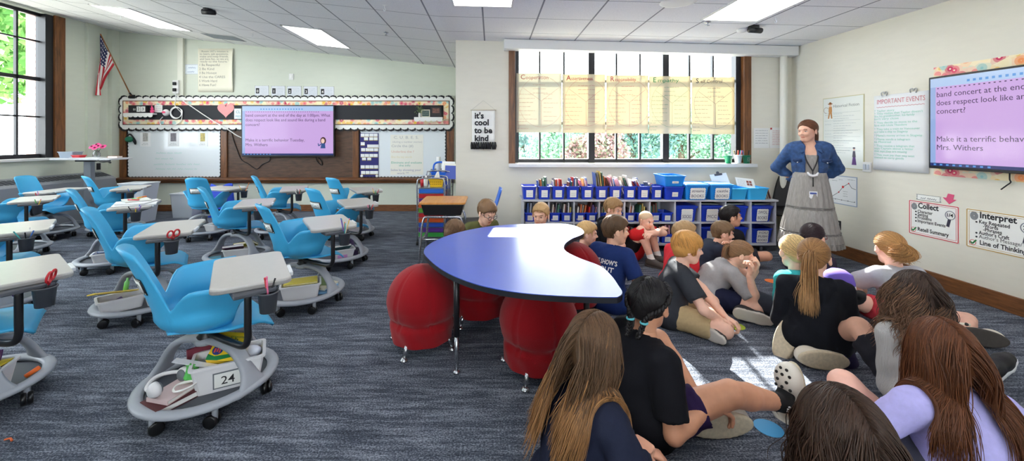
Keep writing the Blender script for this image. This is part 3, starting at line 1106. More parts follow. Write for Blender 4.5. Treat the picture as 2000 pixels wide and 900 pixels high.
b = MB(); b.fdisc(FB, u0, v0 + .005, .035, NS + .088, NS + .092, 14, ry=.02); b.build('pink_mouth', cmat(235, 60, 110, .5), o)
u, v = bw(440.5, 214, .08)
b = MB()
pts = []
for i in range(28):
 a = 2 * PI * i / 28
 pts.append((u + .0102 * 16 * math.sin(a) ** 3, v + .0095 * (13 * math.cos(a) - 5 * math.cos(2 * a) - 2 * math.cos(3 * a) - math.cos(4 * a))))
b.fpoly(FB, pts, NS + .002, NS + .006)
tag(b.build('paper_heart', cmat(240, 160, 160, .75, var=.06, vscale=18)), 'pink paper heart pinned on the bulletin strip left of the display', 'paper heart')
u0, v1 = bw(457.5, 212, .07)
u1, v0 = bw(471, 232, .07)
o = note(FB, u0, u1, v0, v1, 'small white name card tucked beside the display edge under the strip', 'card', 'name_card', cmat(235, 244, 246, .7), off=NS)
lettering(o, 'lettering', FB, [('CL', u0 + .03, v1 - .09, .075), ('MISS', u0 + .02, v1 - .17, .055)], cmat(90, 130, 150, .7), NS + .0035)
vu = bw(820, 0, .1)[0]
t = thing('potted_sprig', 'white vase with a bushy green sprig on the right mini shelf', 'potted plant', FB.p(vu, z_b, NS + .05))
b = MB(); b.smooth = True
b.lathe([(.02, 0), (.026, .02), (.024, .07), (.018, .085)], 14, c=FB.p(vu, z_b, NS + .05)); b.build('vase', M_paper, t)
b = MB()
r = random.Random(4)
for i in range(90):
 c = FB.p(vu + r.gauss(0, .04), z_b + .14 + r.gauss(0, .035), NS + .05 + r.gauss(0, .025))
 d = Vector((r.uniform(-1, 1), r.uniform(-1, 1), r.uniform(-1, 1))).normalized() * .018
 e = d.cross(Vector((r.uniform(-1, 1), 1, .3))).normalized() * .009
 b.add([c - d, c + e, c + d, c - e], [(0, 1, 2, 3)])
b.build('leaves', cmat(110, 130, 90, .7), t)
def frame_thing(a, c, y0, label, mf, mp, mi, tw):
 u0, v1 = bw(a, y0, .1)
 u1 = bw(c, 0, .1)[0]
 t = thing('picture_frame', label, 'picture frame', FB.p((u0 + u1) / 2, z_b, NS + .05))
 b = MB()
 b.fbox(FB, u0, u1, z_b, v1, NS + .03, NS + .045)
 b.build('frame', mf, t, bevel=.003)
 b = MB()
 b.fbox(FB, u0 + tw, u1 - tw, z_b + tw, v1 - tw, NS + .045, NS + .048)
 return t, b.build('picture', mp, t), (u0 + tw, u1 - tw, z_b + tw, v1 - tw)
t, p, q = frame_thing(823, 840, 214, 'small light-edged chalk sign in front of the vase on the right mini shelf', cmat(214, 210, 190, .6), cmat(72, 96, 92, .7), None, .018)
ruled(p, FB, [(q[0] + .01, q[1] - .01, q[3] - .03 - .025 * k) for k in range(3)], cmat(200, 205, 195, .8), NS + .0485, .012, 3)
t, p, q = frame_thing(840, 863, 207, 'black photo frame with a small family picture on the right mini shelf', M_black, cmat(46, 42, 46, .6), None, .02)
b = MB()
b.fbox(FB, q[0] + .025, q[1] - .025, q[2] + .06, q[3] - .025, NS + .048, NS + .05)
b.build('photograph', mat('family_photo', srgb(120, 80, 70), .5, var=.8, vscale=40), p)
# ------------------------------------------------------------ left whiteboard contents
NW = 0.02
for i, (a, c) in enumerate(((276, 296), (330, 351), (388, 407))):
 u0, v1 = bw(a, 258)
 u1, v0 = bw(c, 286)
 o = note(FB, u0, u1, v0, v1, ('book cover print with a pale grey picture, leftmost on the left whiteboard', 'book cover print with a dark grey picture, middle of the left whiteboard', 'book cover print with a yellow picture, rightmost on the left whiteboard')[i],
             'print', 'book_print', cmat(242, 244, 246, .6), off=NW)
 b = MB()
 b.fbox(FB, u0 + .05, u1 - .05, v0 + .1, v1 - .02, NW + .003, NW + .0045)
 b.build('picture', (mat('print_pale', srgb(178, 176, 172), .6, var=.4, vscale=25), mat('print_grey', srgb(126, 122, 130), .6, var=.4, vscale=25), mat('print_yellow', srgb(196, 180, 110), .6, var=.5, vscale=25))[i], o)
 ruled(o, FB, [(u0 + .05, u1 - .05, v0 + .06), (u0 + .03, u1 - .03, v0 + .03)], M_inkg, NW + .0035, .018, i)
wb = [o for o in board.children if o.name.startswith('whiteboard')]
wl, wr = wb[0], wb[1]
b = MB()
for i, (a, c, y) in enumerate(((307, 360, 297), (305, 340, 308), (302, 392, 319), (306, 386, 328))):
 u0, v = bw(a, y)
 b.scribble(FB, u0, bw(c, 0)[0], v - .03, .055, NW + .0005, i + 20)
b.build('faded_writing', cmat(190, 222, 216, .5), wl)
u0, v1 = bw(328, 252, .03)
u1, v0 = bw(355, 257, .03)
b = MB(); b.fbox(FB, u0, u1, v0, v1, NW, NW + .02); b.build('clip_strip', M_white, wl, bevel=.003)
u, v = bw(256, 271, .04)
t = thing('green_pouch', 'small green pouch with black strap hung on the left board edge', 'pouch', FB.p(u, v - .07, .05))
b = MB(); b.smooth = True
b.ball(FB.p(u - .02, v - .01, .06), .075, 14, sx=1.1, sy=.5, sz=.75); b.build('pouch_body', cmat(16, 110, 82, .6), t)
b = MB(); b.smooth = True
b.tube(smoothcurve([FB.p(u - .06, v + .04, .07), FB.p(u, v + .09, .07), FB.p(u + .06, v + .05, .08), FB.p(u + .11, v - .04, .07), FB.p(u + .1, v - .1, .06), FB.p(u + .07, v - .03, .07)], 5), .014, 8)
b.build('strap', M_black, t)
# ------------------------------------------------------------ right whiteboard contents
u0, v1 = bw(704, 260)
u1, v0 = bw(740, 345)
t = thing('pocket_chart', 'navy pocket chart with rows of white cards on the right whiteboard', 'pocket chart', FB.p((u0 + u1) / 2, v0, NW))
b = MB(); b.fbox(FB, u0, u1, v0, v1, NW, NW + .01); b.build('backing', cmat(40, 38, 110, .7), t)
rows = [(.005, (.1, .33, .57, .8)), (.085, (.28, .56, .8)), (.2, (.1,)), (.255, (.45, .66, .85)), (.335, (.12, .36, .58, .82)), (.47, (.1, .33, .57, .8)), (.54, (.17, .45)), (.73, (.1, .35, .58, .82)), (.86, (.12, .36, .6, .82))]
W, Hh = u1 - u0, v1 - v0
for y, xs in rows:
 for x in xs:
  b = MB()
  uu, vv = u0 + W * x - .02, v1 - Hh * (y + .075)
  b.m = 0; b.fbox(FB, uu, uu + W * .215, vv, vv + Hh * .07, NW + .010, NW + .013)
  b.m = 1; b.fbox(FB, uu, uu + W * .215, vv - Hh * .015, vv, NW + .010, NW + .0135)
  b.build('card', [cmat(238, 240, 240, .6), cmat(150, 130, 70, .6)], t)
b = MB()
for x in (.1, .92):
 b.fdisc(FB, u0 + W * x, v0 + .02, .025, NW + .01, NW + .025, 12)
b.build('magnets', M_paper, t)
u0, v1 = bw(763, 263)
u1, v0 = bw(827, 341)
o = note(FB, u0, u1, v0, v1, 'white chart paper with coloured handwritten problem-solving steps on the right whiteboard', 'poster', 'steps_poster', cmat(238, 236, 226, .7), off=NW)
W, Hh = u1 - u0, v1 - v0
for m, rws in ((cmat(184, 184, 186, .8), [('C. U. B. E. S.', u0 + W * .1, v1 - Hh * .1, .075, 'l', .003, W * .75), ('(during a number stories)', u0 + W * .06, v1 - Hh * .2, .05, 'l', 0, W * .9), ('Circle the (#)', u0 + W * .03, v1 - Hh * .31, .07, 'l', .003, W * .66)]),
               (cmat(222, 184, 168, .8), [('Underline the ?', u0 + W * .03, v1 - Hh * .45, .065, 'l', .003, W * .68)]),
               (cmat(228, 218, 182, .8), [('Box the key words', u0 + W * .03, v1 - Hh * .58, .06, 'l', .003, W * .62)]),
               (cmat(120, 186, 164, .8), [('Eliminate and evaluate', u0 + W * .02, v1 - Hh * .72, .06, 'l', .003, W * .93), ('the info', u0 + W * .26, v1 - Hh * .79, .055, 'l', .003, W * .35)]),
               (cmat(164, 164, 188, .8), [('Solve by showing your', u0 + W * .01, v1 - Hh * .905, .06, 'l', .003, W * .92), ('work **', u0 + W * .2, v1 - Hh * .985, .055, 'l', .003, W * .36)])):
 lettering(o, 'handwriting', FB, rws, m, NW + .0035)
# ------------------------------------------------------------ the flag
tip = at(196, 66, 7.25)
foot = at(256, 187, 7.66)
t = thing('wall_flag', 'stars and stripes flag drooping from a wooden pole in the left corner', 'flag', foot)
b = MB(); b.smooth = True
b.tube([foot, tip], .010, 8)
b.build('pole', cmat(150, 96, 50, .45), t)
b = MB()
b.fbox(FB, foot.x - .05, foot.x + .05, foot.z - .05, foot.z + .02, 0.0592, .07)
b.tube([FB.p(foot.x, foot.z - .01, .068), foot + (tip - foot) * .05], .016, 10)
b.build('bracket', M_black, t)
b = MB(); b.smooth = True
NU, NV = 26, 40
LE = [at(193, 70, 7.2), at(190, 100, 7.2), at(188, 140, 7.18), at(188, 187, 7.16)]
le = smoothcurve(LE, 10)
def flagpt(s, v):
 """s along the pole from the tip, v out along the fly, which falls straight down"""
 P = tip + (foot - tip) * (0.02 + 0.47 * s)
 drop = 1.10 - .52 * s
 x = P.x + (-.04 - .30 * s) * min(1, v * 1.15) + .022 * math.sin(v * 7 + s * 9) * v
 y = P.y + .04 * math.sin(s * 12 + v * 2.0) * (0.3 + v) - .02
 return Vector((x, y, P.z - drop * v))
b.grid(flagpt, NU, NV)
mi = []
for j in range(NV):
 for i in range(NU):
  if i < 14 and j < 15:
   mi.append(2 if (i % 2 == 1 and j % 3 == 1 and i > 0) else 1)
  else:
   mi.append(0 if (i // 2) % 2 == 0 else 2)
b.mi = mi
b.build('flag_cloth', [cmat(190, 34, 48, .75), cmat(30, 38, 84, .75), cmat(236, 232, 228, .75)], t)
# ------------------------------------------------------------ banner on the pier
u0, v1 = ww(920.5, 215, .02)
u1, v0 = ww(968, 281, .02)
t = thing('wall_banner', "white cloth banner lettered it's cool to be kind with black tassels", 'banner', FW.p((u0 + u1) / 2, v0, .015))
b = MB(); b.smooth = True
b.grid(lambda s, q: FW.p(u0 + .01 + (u1 - u0 - .02) * s, v0 + (v1 - v0) * q, .018 + .004 * math.sin(s * 9) * (1 - q)), 16, 6)
b.build('cloth', M_paper, t, solid=.003)
b = MB(); b.smooth = True
b.tube([FW.p(u0 - .01, v1, .018), FW.p(u1 + .01, v1, .018)], .007, 8)
b.build('dowel', cmat(190, 180, 160, .5), t)
b = MB()
ap = ww(944, 196, .01)
b.tube([FW.p(u0, v1, .018), FW.p(*ap, .006), FW.p(u1, v1, .018)], .002, 5)
b.build('string', cmat(190, 186, 176, .6), t)
r = random.Random(5)
for i in range(11):
 b = MB(); b.smooth = True
 u = u0 - .01 + (u1 - u0 + .02) * (i + .5) / 11
 b.tube([FW.p(u, v0 + .025, .022), FW.p(u + r.uniform(-.006, .006), v0 - .02, .03), FW.p(u + r.uniform(-.015, .015), v0 - .07, .026)], [.012, .019, .022], 9)
 b.build('tassel', M_black, t)
lettering(t, 'lettering', FW, [(tx, u0 + .045, v1 - y, .115, 'l', .035) for tx, y in (("it's", .115), ('cool', .21), ('to be', .32), ('kind', .43))], M_black, .0255)
# ------------------------------------------------------------ five paper charts taped across the right window
M_chart = [translucent_mat('chart_paper_white', srgb(224, 222, 206), .25), translucent_mat('chart_paper', srgb(232, 222, 194), .25)]
NP = -0.055   # charts hang on the room side of the window bars
heads = ('Cooperation', 'Assertiveness', 'Responsibility', 'Empathy', 'Self Control')
xs = ((1008.5, 1097), (1098.5, 1182), (1184, 1266), (1267.5, 1349), (1351, 1434.5))
inks = [(cmat(205, 130, 120, .8), cmat(200, 140, 125, .8)), (cmat(190, 90, 90, .8), cmat(200, 110, 110, .8)), (cmat(190, 90, 100, .8), cmat(200, 110, 120, .8)), (cmat(60, 150, 100, .8), cmat(90, 150, 110, .8)), (cmat(90, 90, 90, .8), cmat(110, 110, 105, .8))]
for i, (a, c) in enumerate(xs):
 y0, y1 = 143 + i * 1.9, 258.5 + i * .9
 u0, v1 = ww(a, y0, NP)
 u1, v0 = ww(c, y1, NP)
 b = MB(); b.smooth = True
 b.grid(lambda s, q: FW.p(u0 + (u1 - u0) * s, v0 + (v1 - v0) * q, NP + .006 * math.sin(s * 5 + i) * (1 - q)), 12, 6)
 o = b.build('chart_paper', M_chart[0 if i == 0 else 1], solid=.0012)
 tag(o, 'translucent chart paper headed %s taped on the window' % heads[i], 'poster', 'five charts taped across the window')
 W, Hh = u1 - u0, v1 - v0
 n = NP + .009
 lettering(o, 'heading', FW, [(heads[i][0], u0 + W * .09, v1 - .085, .095, 'l', .012), (heads[i][1:], u0 + W * .2, v1 - .085, .072, 'l', .002, W * .5)], inks[i][0], n)
 b = MB()
 cx, cy = u0 + W * .55, v0 + Hh * .52
 b.fring(FW, cx, cy, W * .5, .0022, n, n + .0005, 26, R(20), R(340), 1.12)
 b.fline(FW, [(u0 + W * .15, v1 - Hh * .25), (cx, v1 - Hh * .47), (cx, v0 + Hh * .12)], .003, n, n + .0005)
 b.fline(FW, [(u0 + W * .93, v1 - Hh * .25), (cx, v1 - Hh * .47)], .003, n, n + .0005)
 b.build('diagram', inks[i][1], o)
 rows = []
 r = random.Random(i + 50)
 for k in range(7):
  rows.append((u0 + W * .06, u0 + W * r.uniform(.3, .46), v1 - Hh * (.36 + .07 * k)))
  rows.append((u0 + W * .6, u0 + W * r.uniform(.75, .92), v1 - Hh * (.36 + .075 * k)))
 for k in range(3):
  rows.append((u0 + W * .36, u0 + W * r.uniform(.6, .75), v1 - Hh * (.2 + .07 * k)))
  rows.append((u0 + W * .02, u0 + W * r.uniform(.15, .26), v0 + Hh * (.06 + .06 * k)))
 ruled(o, FW, rows, inks[i][1], n, .018, i + 70)
u0, v1 = ww(1472, 250)
u1, v0 = ww(1502, 289)
o = note(FW, u0, u1, v0, v1, 'white sheet with black lines pinned on the window wall, left of a pair', 'sheet', 'pinned_sheet')
ruled(o, FW, [(u0 + .02, u1 - .02, v1 - .04 - .035 * k) for k in range(6)], M_inkg, .0035, .016, 31)
u0, v1 = ww(1503, 249)
u1, v0 = ww(1529, 289)
o = note(FW, u0, u1, v0, v1, 'white sheet of red lines with red corner bows beside the wall pipe', 'sheet', 'pinned_sheet')
ruled(o, FW, [(u0 + .035, u1 - .035, v1 - .05 - .024 * k) for k in range(9)], cmat(200, 60, 60, .8), .0035, .013, 32)
b = MB()
for q in (u0 + .02, u1 - .02):
 b.fpoly(FW, [(q - .018, v1 - .005), (q + .018, v1 - .02), (q, v1 - .03), (q - .018, v1 - .03), (q + .015, v1 - .002)], .003, .005)
b.build('bow', cmat(200, 40, 50, .7), o)
# ------------------------------------------------------------ right wall
def rquad(tl, tr, bl, br):
 """average wall rectangle of four photo pixels"""
 a, b_, c, d = rw(*tl), rw(*tr), rw(*bl), rw(*br)
 return (a[0] + c[0]) / 2, (b_[0] + d[0]) / 2, (c[1] + d[1]) / 2, (a[1] + b_[1]) / 2
u0, u1, v0, v1 = rquad((1608, 193), (1689, 183), (1608, 325), (1688, 333))
b = MB()
b.fbox(FR, u0, u1, v0, v1, 0, .004)
o = b.build('fiction_poster', cmat(196, 190, 150, .6))
tag(o, 'tall laminated Historical Fiction poster behind the standing woman', 'poster')
b = MB(); b.fbox(FR, u0 + .009, u1 - .009, v0 + .009, v1 - .009, .004, .006); b.build('sheet', mat('laminated_sheet', srgb(228, 232, 226), .25), o)
W, Hh = u1 - u0, v1 - v0
lettering(o, 'heading', FR, [('Historical Fiction', u0 + W * .27, v1 - Hh * .145, .05, 'l', .004, W * .62)], cmat(120, 128, 125, .7), .0065)
rows = []
for k in range(17):
 rows.append((u0 + W * .28, u0 + W * (.5 + .4 * ((k * 37) % 10) / 10), v1 - Hh * (.24 + .034 * k)))
 if k % 4 == 0:
  rows.append((u0 + W * .06, u0 + W * .22, v1 - Hh * (.25 + .034 * k)))
ruled(o, FR, rows, cmat(165, 175, 178, .8), .0065, .012, 40)
b = MB()
for k in (.22, .33, .47, .56, .62, .75):
 b.fbox(FR, u0 + W * .05, u0 + W * .92, v1 - Hh * k - .001, v1 - Hh * k + .001, .006, .0066)
b.build('table_lines', cmat(150, 165, 165, .8), o)
b = MB()
cu, cv = u0 + W * .2, v1 - Hh * .2
b.m = 0
b.fpoly(FR, [(cu - .02, cv), (cu - .035, cv - .085), (cu - .018, cv - .085), (cu, cv - .02), (cu + .012, cv - .085), (cu + .03, cv - .085), (cu + .022, cv)], .006, .0068)
b.fpoly(FR, [(cu - .026, cv), (cu + .026, cv), (cu + .022, cv + .06), (cu - .02, cv + .06)], .006, .0068)
b.m = 1
b.fdisc(FR, cu, cv + .075, .018, .006, .0068, 12)
b.m = 2
b.fdisc(FR, cu, cv + .096, .036, .0068, .0074, 12, ry=.008)
b.fdisc(FR, cu, cv + .106, .017, .0068, .0074, 10, ry=.012)
b.fring(FR, cu - .06, cv + .02, .035, .004, .006, .0066, 14, R(30), R(280))
b.build('cowhand_drawing', [cmat(196, 140, 84, .7), cmat(232, 190, 160, .7), cmat(150, 96, 50, .7)], o)
b = MB()
cu, cv = u0 + W * .78, v0 + Hh * .06
b.m = 0
b.fpoly(FR, [(cu - .03, cv), (cu + .03, cv), (cu + .015, cv + .10), (cu - .015, cv + .10)], .006, .0068)
b.m = 1
b.fpoly(FR, [(cu - .022, cv + .09), (cu + .022, cv + .09), (cu + .014, cv + .16), (cu - .014, cv + .16)], .0068, .0074)
b.fdisc(FR, cu, cv + .195, .017, .0068, .0074, 10, ry=.01)
b.m = 2
b.fdisc(FR, cu, cv + .178, .013, .006, .0068, 10)
b.build('lady_drawing', [cmat(104, 70, 130, .7), cmat(88, 84, 98, .7), cmat(230, 190, 165, .7)], o)
u0, u1, v0, v1 = rquad((1624, 345), (1675, 342), (1622, 397), (1674, 403))
u0 -= .12
o = note(FR, u0, u1, v0, v1, 'white plot chart with a rising line and red dots behind the standing woman', 'poster', 'plot_chart', cmat(150, 165, 190, .5))
b = MB(); b.fbox(FR, u0 + .01, u1 - .01, v0 + .01, v1 - .01, .003, .005); b.build('sheet', cmat(232, 234, 236, .4), o)
W, Hh = u1 - u0, v1 - v0
P = [(u0 + W * x, v0 + Hh * y) for x, y in ((.28, .22), (.5, .42), (.62, .62), (.78, .76), (.86, .62), (.97, .58))]
b = MB(); b.fline(FR, P, .006, .005, .0056); b.fline(FR, [(u0 + W * .25, v0 + Hh * .17), (u0 + W * .95, v0 + Hh * .15)], .004, .005, .0056)
for x in (.4, .58, .76, .94):
 b.fdisc(FR, u0 + W * x, v0 + Hh * .16, .007, .0056, .006, 8)
b.build('plot_line', M_inkg, o)
b = MB()
for p, q in zip(P[1:4], (.009, .015, .009)):
 b.fdisc(FR, p[0], p[1], q, .0056, .0062, 10)
b.build('red_dots', cmat(200, 40, 50, .6), o)
ruled(o, FR, [(u0 + W * .3, u0 + W * .45, v1 - Hh * .2), (u0 + W * .5, u0 + W * .64, v1 - Hh * .15), (u0 + W * .75, u0 + W * .95, v1 - Hh * .12), (u0 + W * .62, u0 + W * .75, v0 + Hh * .46), (u0 + W * .62, u0 + W * .75, v0 + Hh * .38), (u0 + W * .62, u0 + W * .75, v0 + Hh * .30)], M_inkg, .0056, .012, 42)
u0, u1, v0, v1 = rquad((1708, 188), (1815, 176), (1708, 331), (1818, 339))
b = MB(); b.smooth = True
b.grid(lambda s, q: FR.p(u0 + (u1 - u0) * s, v0 + (v1 - v0) * q, .004 + .012 * (1 - q) ** 2 * (1 + .5 * math.sin(s * 4))), 10, 8)
o = b.build('events_chart', cmat(234, 236, 238, .7), solid=.002)
tag(o, 'white chart paper headed IMPORTANT EVENTS with green handwriting beside the right display', 'poster')
W, Hh = u1 - u0, v1 - v0
lettering(o, 'heading', FR, [('IMPORTANT EVENTS', u0 + W * .06, v1 - Hh * .115, .07, 'l', 0, W * .87)], cmat(206, 130, 138, .8), .009)
b = MB(); b.fline(FR, [(u0 + W * (.06 + .03 * i), v1 - Hh * (.155 + (.008 if i % 2 else 0))) for i in range(30)], .004, .009, .0095); b.build('red_underline', cmat(205, 120, 130, .8), o)
mg = cmat(120, 196, 172, .8)
rws = []
y = .22
for tx, wd in (('* Taylor story', .42), ('* They realize that Taylor doesn\'t', .95), ('like his grandmother, his family', .8), ('isn\'t very close', .5), (None, 0), ('* They decide to move to the', .85), ('farm with Uncle Theodore', .66), (None, 0), ('* They take a train to Vancouver', .9), ('and take a ship to Skagway', .68),
               (None, 0), ('* Mama\'s money arrives in Skagway', .94), (None, 0), ('* Mama sends a telegram', .72), ('to Montreal', .35), (None, 0), ('* They receive a telegram that', .8), ('says Captain about a letter', .78), ('that says they are missing', .66), (None, 0), ('* They must pay their way west', .8), ('owned to carry goods', .6)):
 if tx:
  rws.append((tx, u0 + W * .04, v1 - Hh * y, .03, 'l', .0, W * wd * .93))
 y += .036 if tx else .014
lettering(o, 'green_handwriting', FR, rws, mg, .0235)
for i, q in enumerate((.22, .75)):
 b = MB(); b.smooth = True
 b.tube(smoothcurve([FR.p(u0 + W * q + a, v1 + c, .012) for a, c in ((-.03, -.005), (-.035, .025), (-.01, .035), (0, .01), (.015, .035), (.03, .02), (.02, -.01))], 4), .004, 6)
 b.build('wire_hook', cmat(180, 182, 186, .3, metal=.8), o)
u0, u1, v0, v1 = rquad((1687, 317), (1703, 316), (1687, 335), (1703, 336))
t = thing('wall_switch', 'white double switch plate below the corner of the Historical Fiction poster', 'switch', FR.p((u0 + u1) / 2, v0, .01))
b = MB(); b.fbox(FR, u0, u1, v0, v1, 0, .016); b.build('plate', M_white, t, bevel=.003)
for q in (.15, .55):
 b = MB(); b.fbox(FR, u0 + (u1 - u0) * q, u0 + (u1 - u0) * (q + .3), v0 + .025, v1 - .025, .016, .024); b.build('rocker', cmat(196, 204, 214, .4), t, bevel=.002)
u0, u1, v0, v1 = rquad((1633, 430), (1643, 431), (1633, 447), (1643, 449))
t = thing('wall_outlet', 'black-faced wall outlet low on the right wall behind the standing woman', 'outlet', FR.p((u0 + u1) / 2, v0, .01))
b = MB(); b.fbox(FR, u0, u1, v0, v1, 0, .01); b.build('plate', M_black, t, bevel=.003)
b = MB()
for q in (.3, .7):
 b.fdisc(FR, (u0 + u1) / 2, v0 + (v1 - v0) * q, .018, .01, .014, 12)
b.build('socket', M_white, t)
zt0, zt1 = rw(1822, 146, .02)[1], rw(1822, 133, .02)[1]
zl0, zl1 = rw(1822, 344, .02)[1], rw(1822, 322, .02)[1]
u0 = rw(1822, 0, .01)[0]
note(FR, u0, u0 + 1.6, zt0 - .02, zt1 + .005, 'floral paper border strip above the right wall display', 'border strip', 'floral_strip', M_floral)
note(FR, u0, u0 + 1.6, zl0 + .01, zl1 + .03, 'floral paper border strip below the right wall display', 'border strip', 'floral_strip', M_floral)
b = MB(); b.smooth = True
b.tube(smoothcurve([FR.p(*rw(x, y, .03), .03) for x, y in ((1972, 336), (1972, 350), (1974, 356), (1966, 362), (1955, 370))], 5), .005, 6)
tag(b.build('black_cable', M_black), 'short black cable dangling below the right display', 'cord')
u0, u1, v0, v1 = rquad((1790, 379), (1839, 384), (1790, 390), (1839, 395))
o = note(FR, u0, u1, v0, v1, 'small name strip with checkered ends above the Collect poster', 'name strip', 'name_strip')
ruled(o, FR, [(u0 + .04, u1 - .03, v0 + .014)], M_inkg, .0035, .028, 60)
b = MB()
for q in (u0 + .004, u1 - .012):
 for k in range(3):
  b.fbox(FR, q, q + .008, v0 + .006 + .016 * k, v0 + .014 + .016 * k, .003, .004)
b.fbox(FR, u0, u1, v0, v0 + .003, .003, .004); b.fbox(FR, u0, u1, v1 - .003, v1, .003, .004)
b.build('border', M_black, o)
cu, cv = rw(1856, 388)
b = MB()
b.fpoly(FR, [(cu + x * 1.3, cv + y) for x, y in ((-.012, .045), (.025, .04), (.018, -.002), (.038, -.004), (-.005, -.05), (-.045, .006), (-.022, .004))], 0, .004)
tag(b.build('paper_arrow', cmat(225, 90, 130, .7)), 'pink paper arrow pointing down at the Collect poster', 'arrow')
def study_poster(q, label, edge, rows, num, cut):
 u0, u1, v0, v1 = q
 b = MB(); b.fbox(FR, u0, u1, v0, v1, 0, .004)
 o = b.build('study_poster', M_paper)
 tag(o, label, 'poster')
 b = MB()
 for e, w in ((.006, .008), (.022, .003)):
  b.fline(FR, [(u0 + e, v0 + e), (u1 - e, v0 + e), (u1 - e, v1 - e), (u0 + e, v1 - e), (u0 + e, v0 + e)], w, .004, .005)
 b.build('border', edge, o)
 W, Hh = (u1 - u0), v1 - v0
 W2 = W if not cut else Hh * 1.43
 b = MB()
 for k in range(5):
  b.fring(FR, u0 + W2 * .12, v1 - Hh * .17, W2 * (.012 + .011 * k), .005, .004, .005, 18, ry=1.25)
 b.build('fingerprint', cmat(135, 138, 142, .7), o)
 mu, mv = u0 + W2 * .84, v1 - Hh * .27
 b = MB(); b.fring(FR, mu, mv, W2 * .09, .006, .004, .006, 22)
 g = b.build('magnifier', cmat(130, 134, 142, .6), o)
 b = MB(); b.fline(FR, [(mu - .005, mv - W2 * .09), (mu - .02, mv - W2 * .25)], .024, .004, .006)
 b.build('magnifier_handle', cmat(58, 54, 74, .6), g)
 lettering(g, 'number', FR, [(num, mu, mv - .014, .045, 'c', .02)], M_ink, .0062)
 b = MB()
 for tx, x, y, s, bd, wd, bul in rows:
  b.text(FR, tx, u0 + W2 * x, v1 - Hh * y, s, .005, 'l', bd, 0, 1, W2 * wd)
  if bul:
   b.fdisc(FR, u0 + W2 * (x - .035), v1 - Hh * (y - .022), .0075, .004, .0055, 10)
 b.build('lettering', M_ink, o)
 b = MB()
 cu, cv = u0 + W2 * .1, v0 + Hh * .14
 b.fring(FR, cu, cv, .022, .004, .004, .005, 16)
 b.build('check_ring', cmat(190, 60, 60, .6), o)
 b = MB(); b.fline(FR, [(cu - .015, cv + .004), (cu - .003, cv - .012), (cu + .026, cv + .026)], .011, .005, .006)
 b.build('check_mark', cmat(20, 130, 60, .6), o)
q = rquad((1777, 390), (1875, 404), (1775, 455), (1873, 476))
study_poster(q, 'white Collect poster with a double red border on the right wall', cmat(210, 70, 80, .6),
             [('Collect', .2, .2, .075, .03, .42, 0), ('Character', .19, .34, .042, .02, .31, 1), ('Setting', .19, .43, .042, .02, .22, 1), ('Problems', .19, .52, .042, .02, .29, 1), ('Important Events', .19, .62, .042, .02, .56, 1), ('Retell Summary', .19, .87, .052, .022, .62, 0)], '1/4', False)
a, c = rw(1888, 406), rw(1886, 480)
q = (a[0], a[0] + .62, c[1], a[1])
study_poster(q, 'white Interpret poster with an ochre border, cut off at the right of the picture', cmat(200, 165, 96, .6),
             [('Interpret', .2, .2, .075, .03, .5, 0), ('Key Repeated', .19, .34, .044, .02, .42, 1), ('-Words', .25, .43, .042, .02, .21, 0), ('-Phrases', .25, .52, .042, .02, .26, 0), ("Author's Craft", .19, .62, .044, .02, .42, 1), ("Author's Message/Theme", .19, .72, .044, .02, .8, 1), ('Line of Thinking', .2, .88, .055, .022, .62, 0)], '2/4', True)
# ------------------------------------------------------------ outside: trees, pale light-bouncing ground, brick pier
b = MB()
b.box((-80, -20, -1.3), (-9.0, 90, -1.2))
b.box((-9.0, 7.99, -1.3), (60, 90, -1.2))
struct(b.build('ground_outside', cmat(196, 192, 180, .9), origin='none'))  # ground made pale to bounce sunlight up onto the ceiling
b = MB()
b.box((XL - 0.42, WY1 - .16, -1.2), (XL - .205, YB + .2, 5.0))
M_brick = mat('pale_brick', srgb(196, 160, 150), .85)
nt = M_brick.node_tree
br = N(nt, 'ShaderNodeTexBrick')
br.inputs['Scale'].default_value = 4.6
br.inputs['Color1'].default_value = (*srgb(190, 150, 138), 1)
br.inputs['Color2'].default_value = (*srgb(170, 124, 112), 1)
br.inputs['Mortar'].default_value = (*srgb(214, 206, 198), 1)
tc = N(nt, 'ShaderNodeTexCoord')
mp = N(nt, 'ShaderNodeMapping')
mp.inputs['Rotation'].default_value = (R(90), 0, 0)
nt.links.new(tc.outputs['Object'], mp.inputs[0])
nt.links.new(mp.outputs[0], br.inputs[0])
nt.links.new(br.outputs[0], nt.nodes['Principled BSDF'].inputs['Base Color'])
struct(b.build('wall_outside', M_brick, origin='none'))
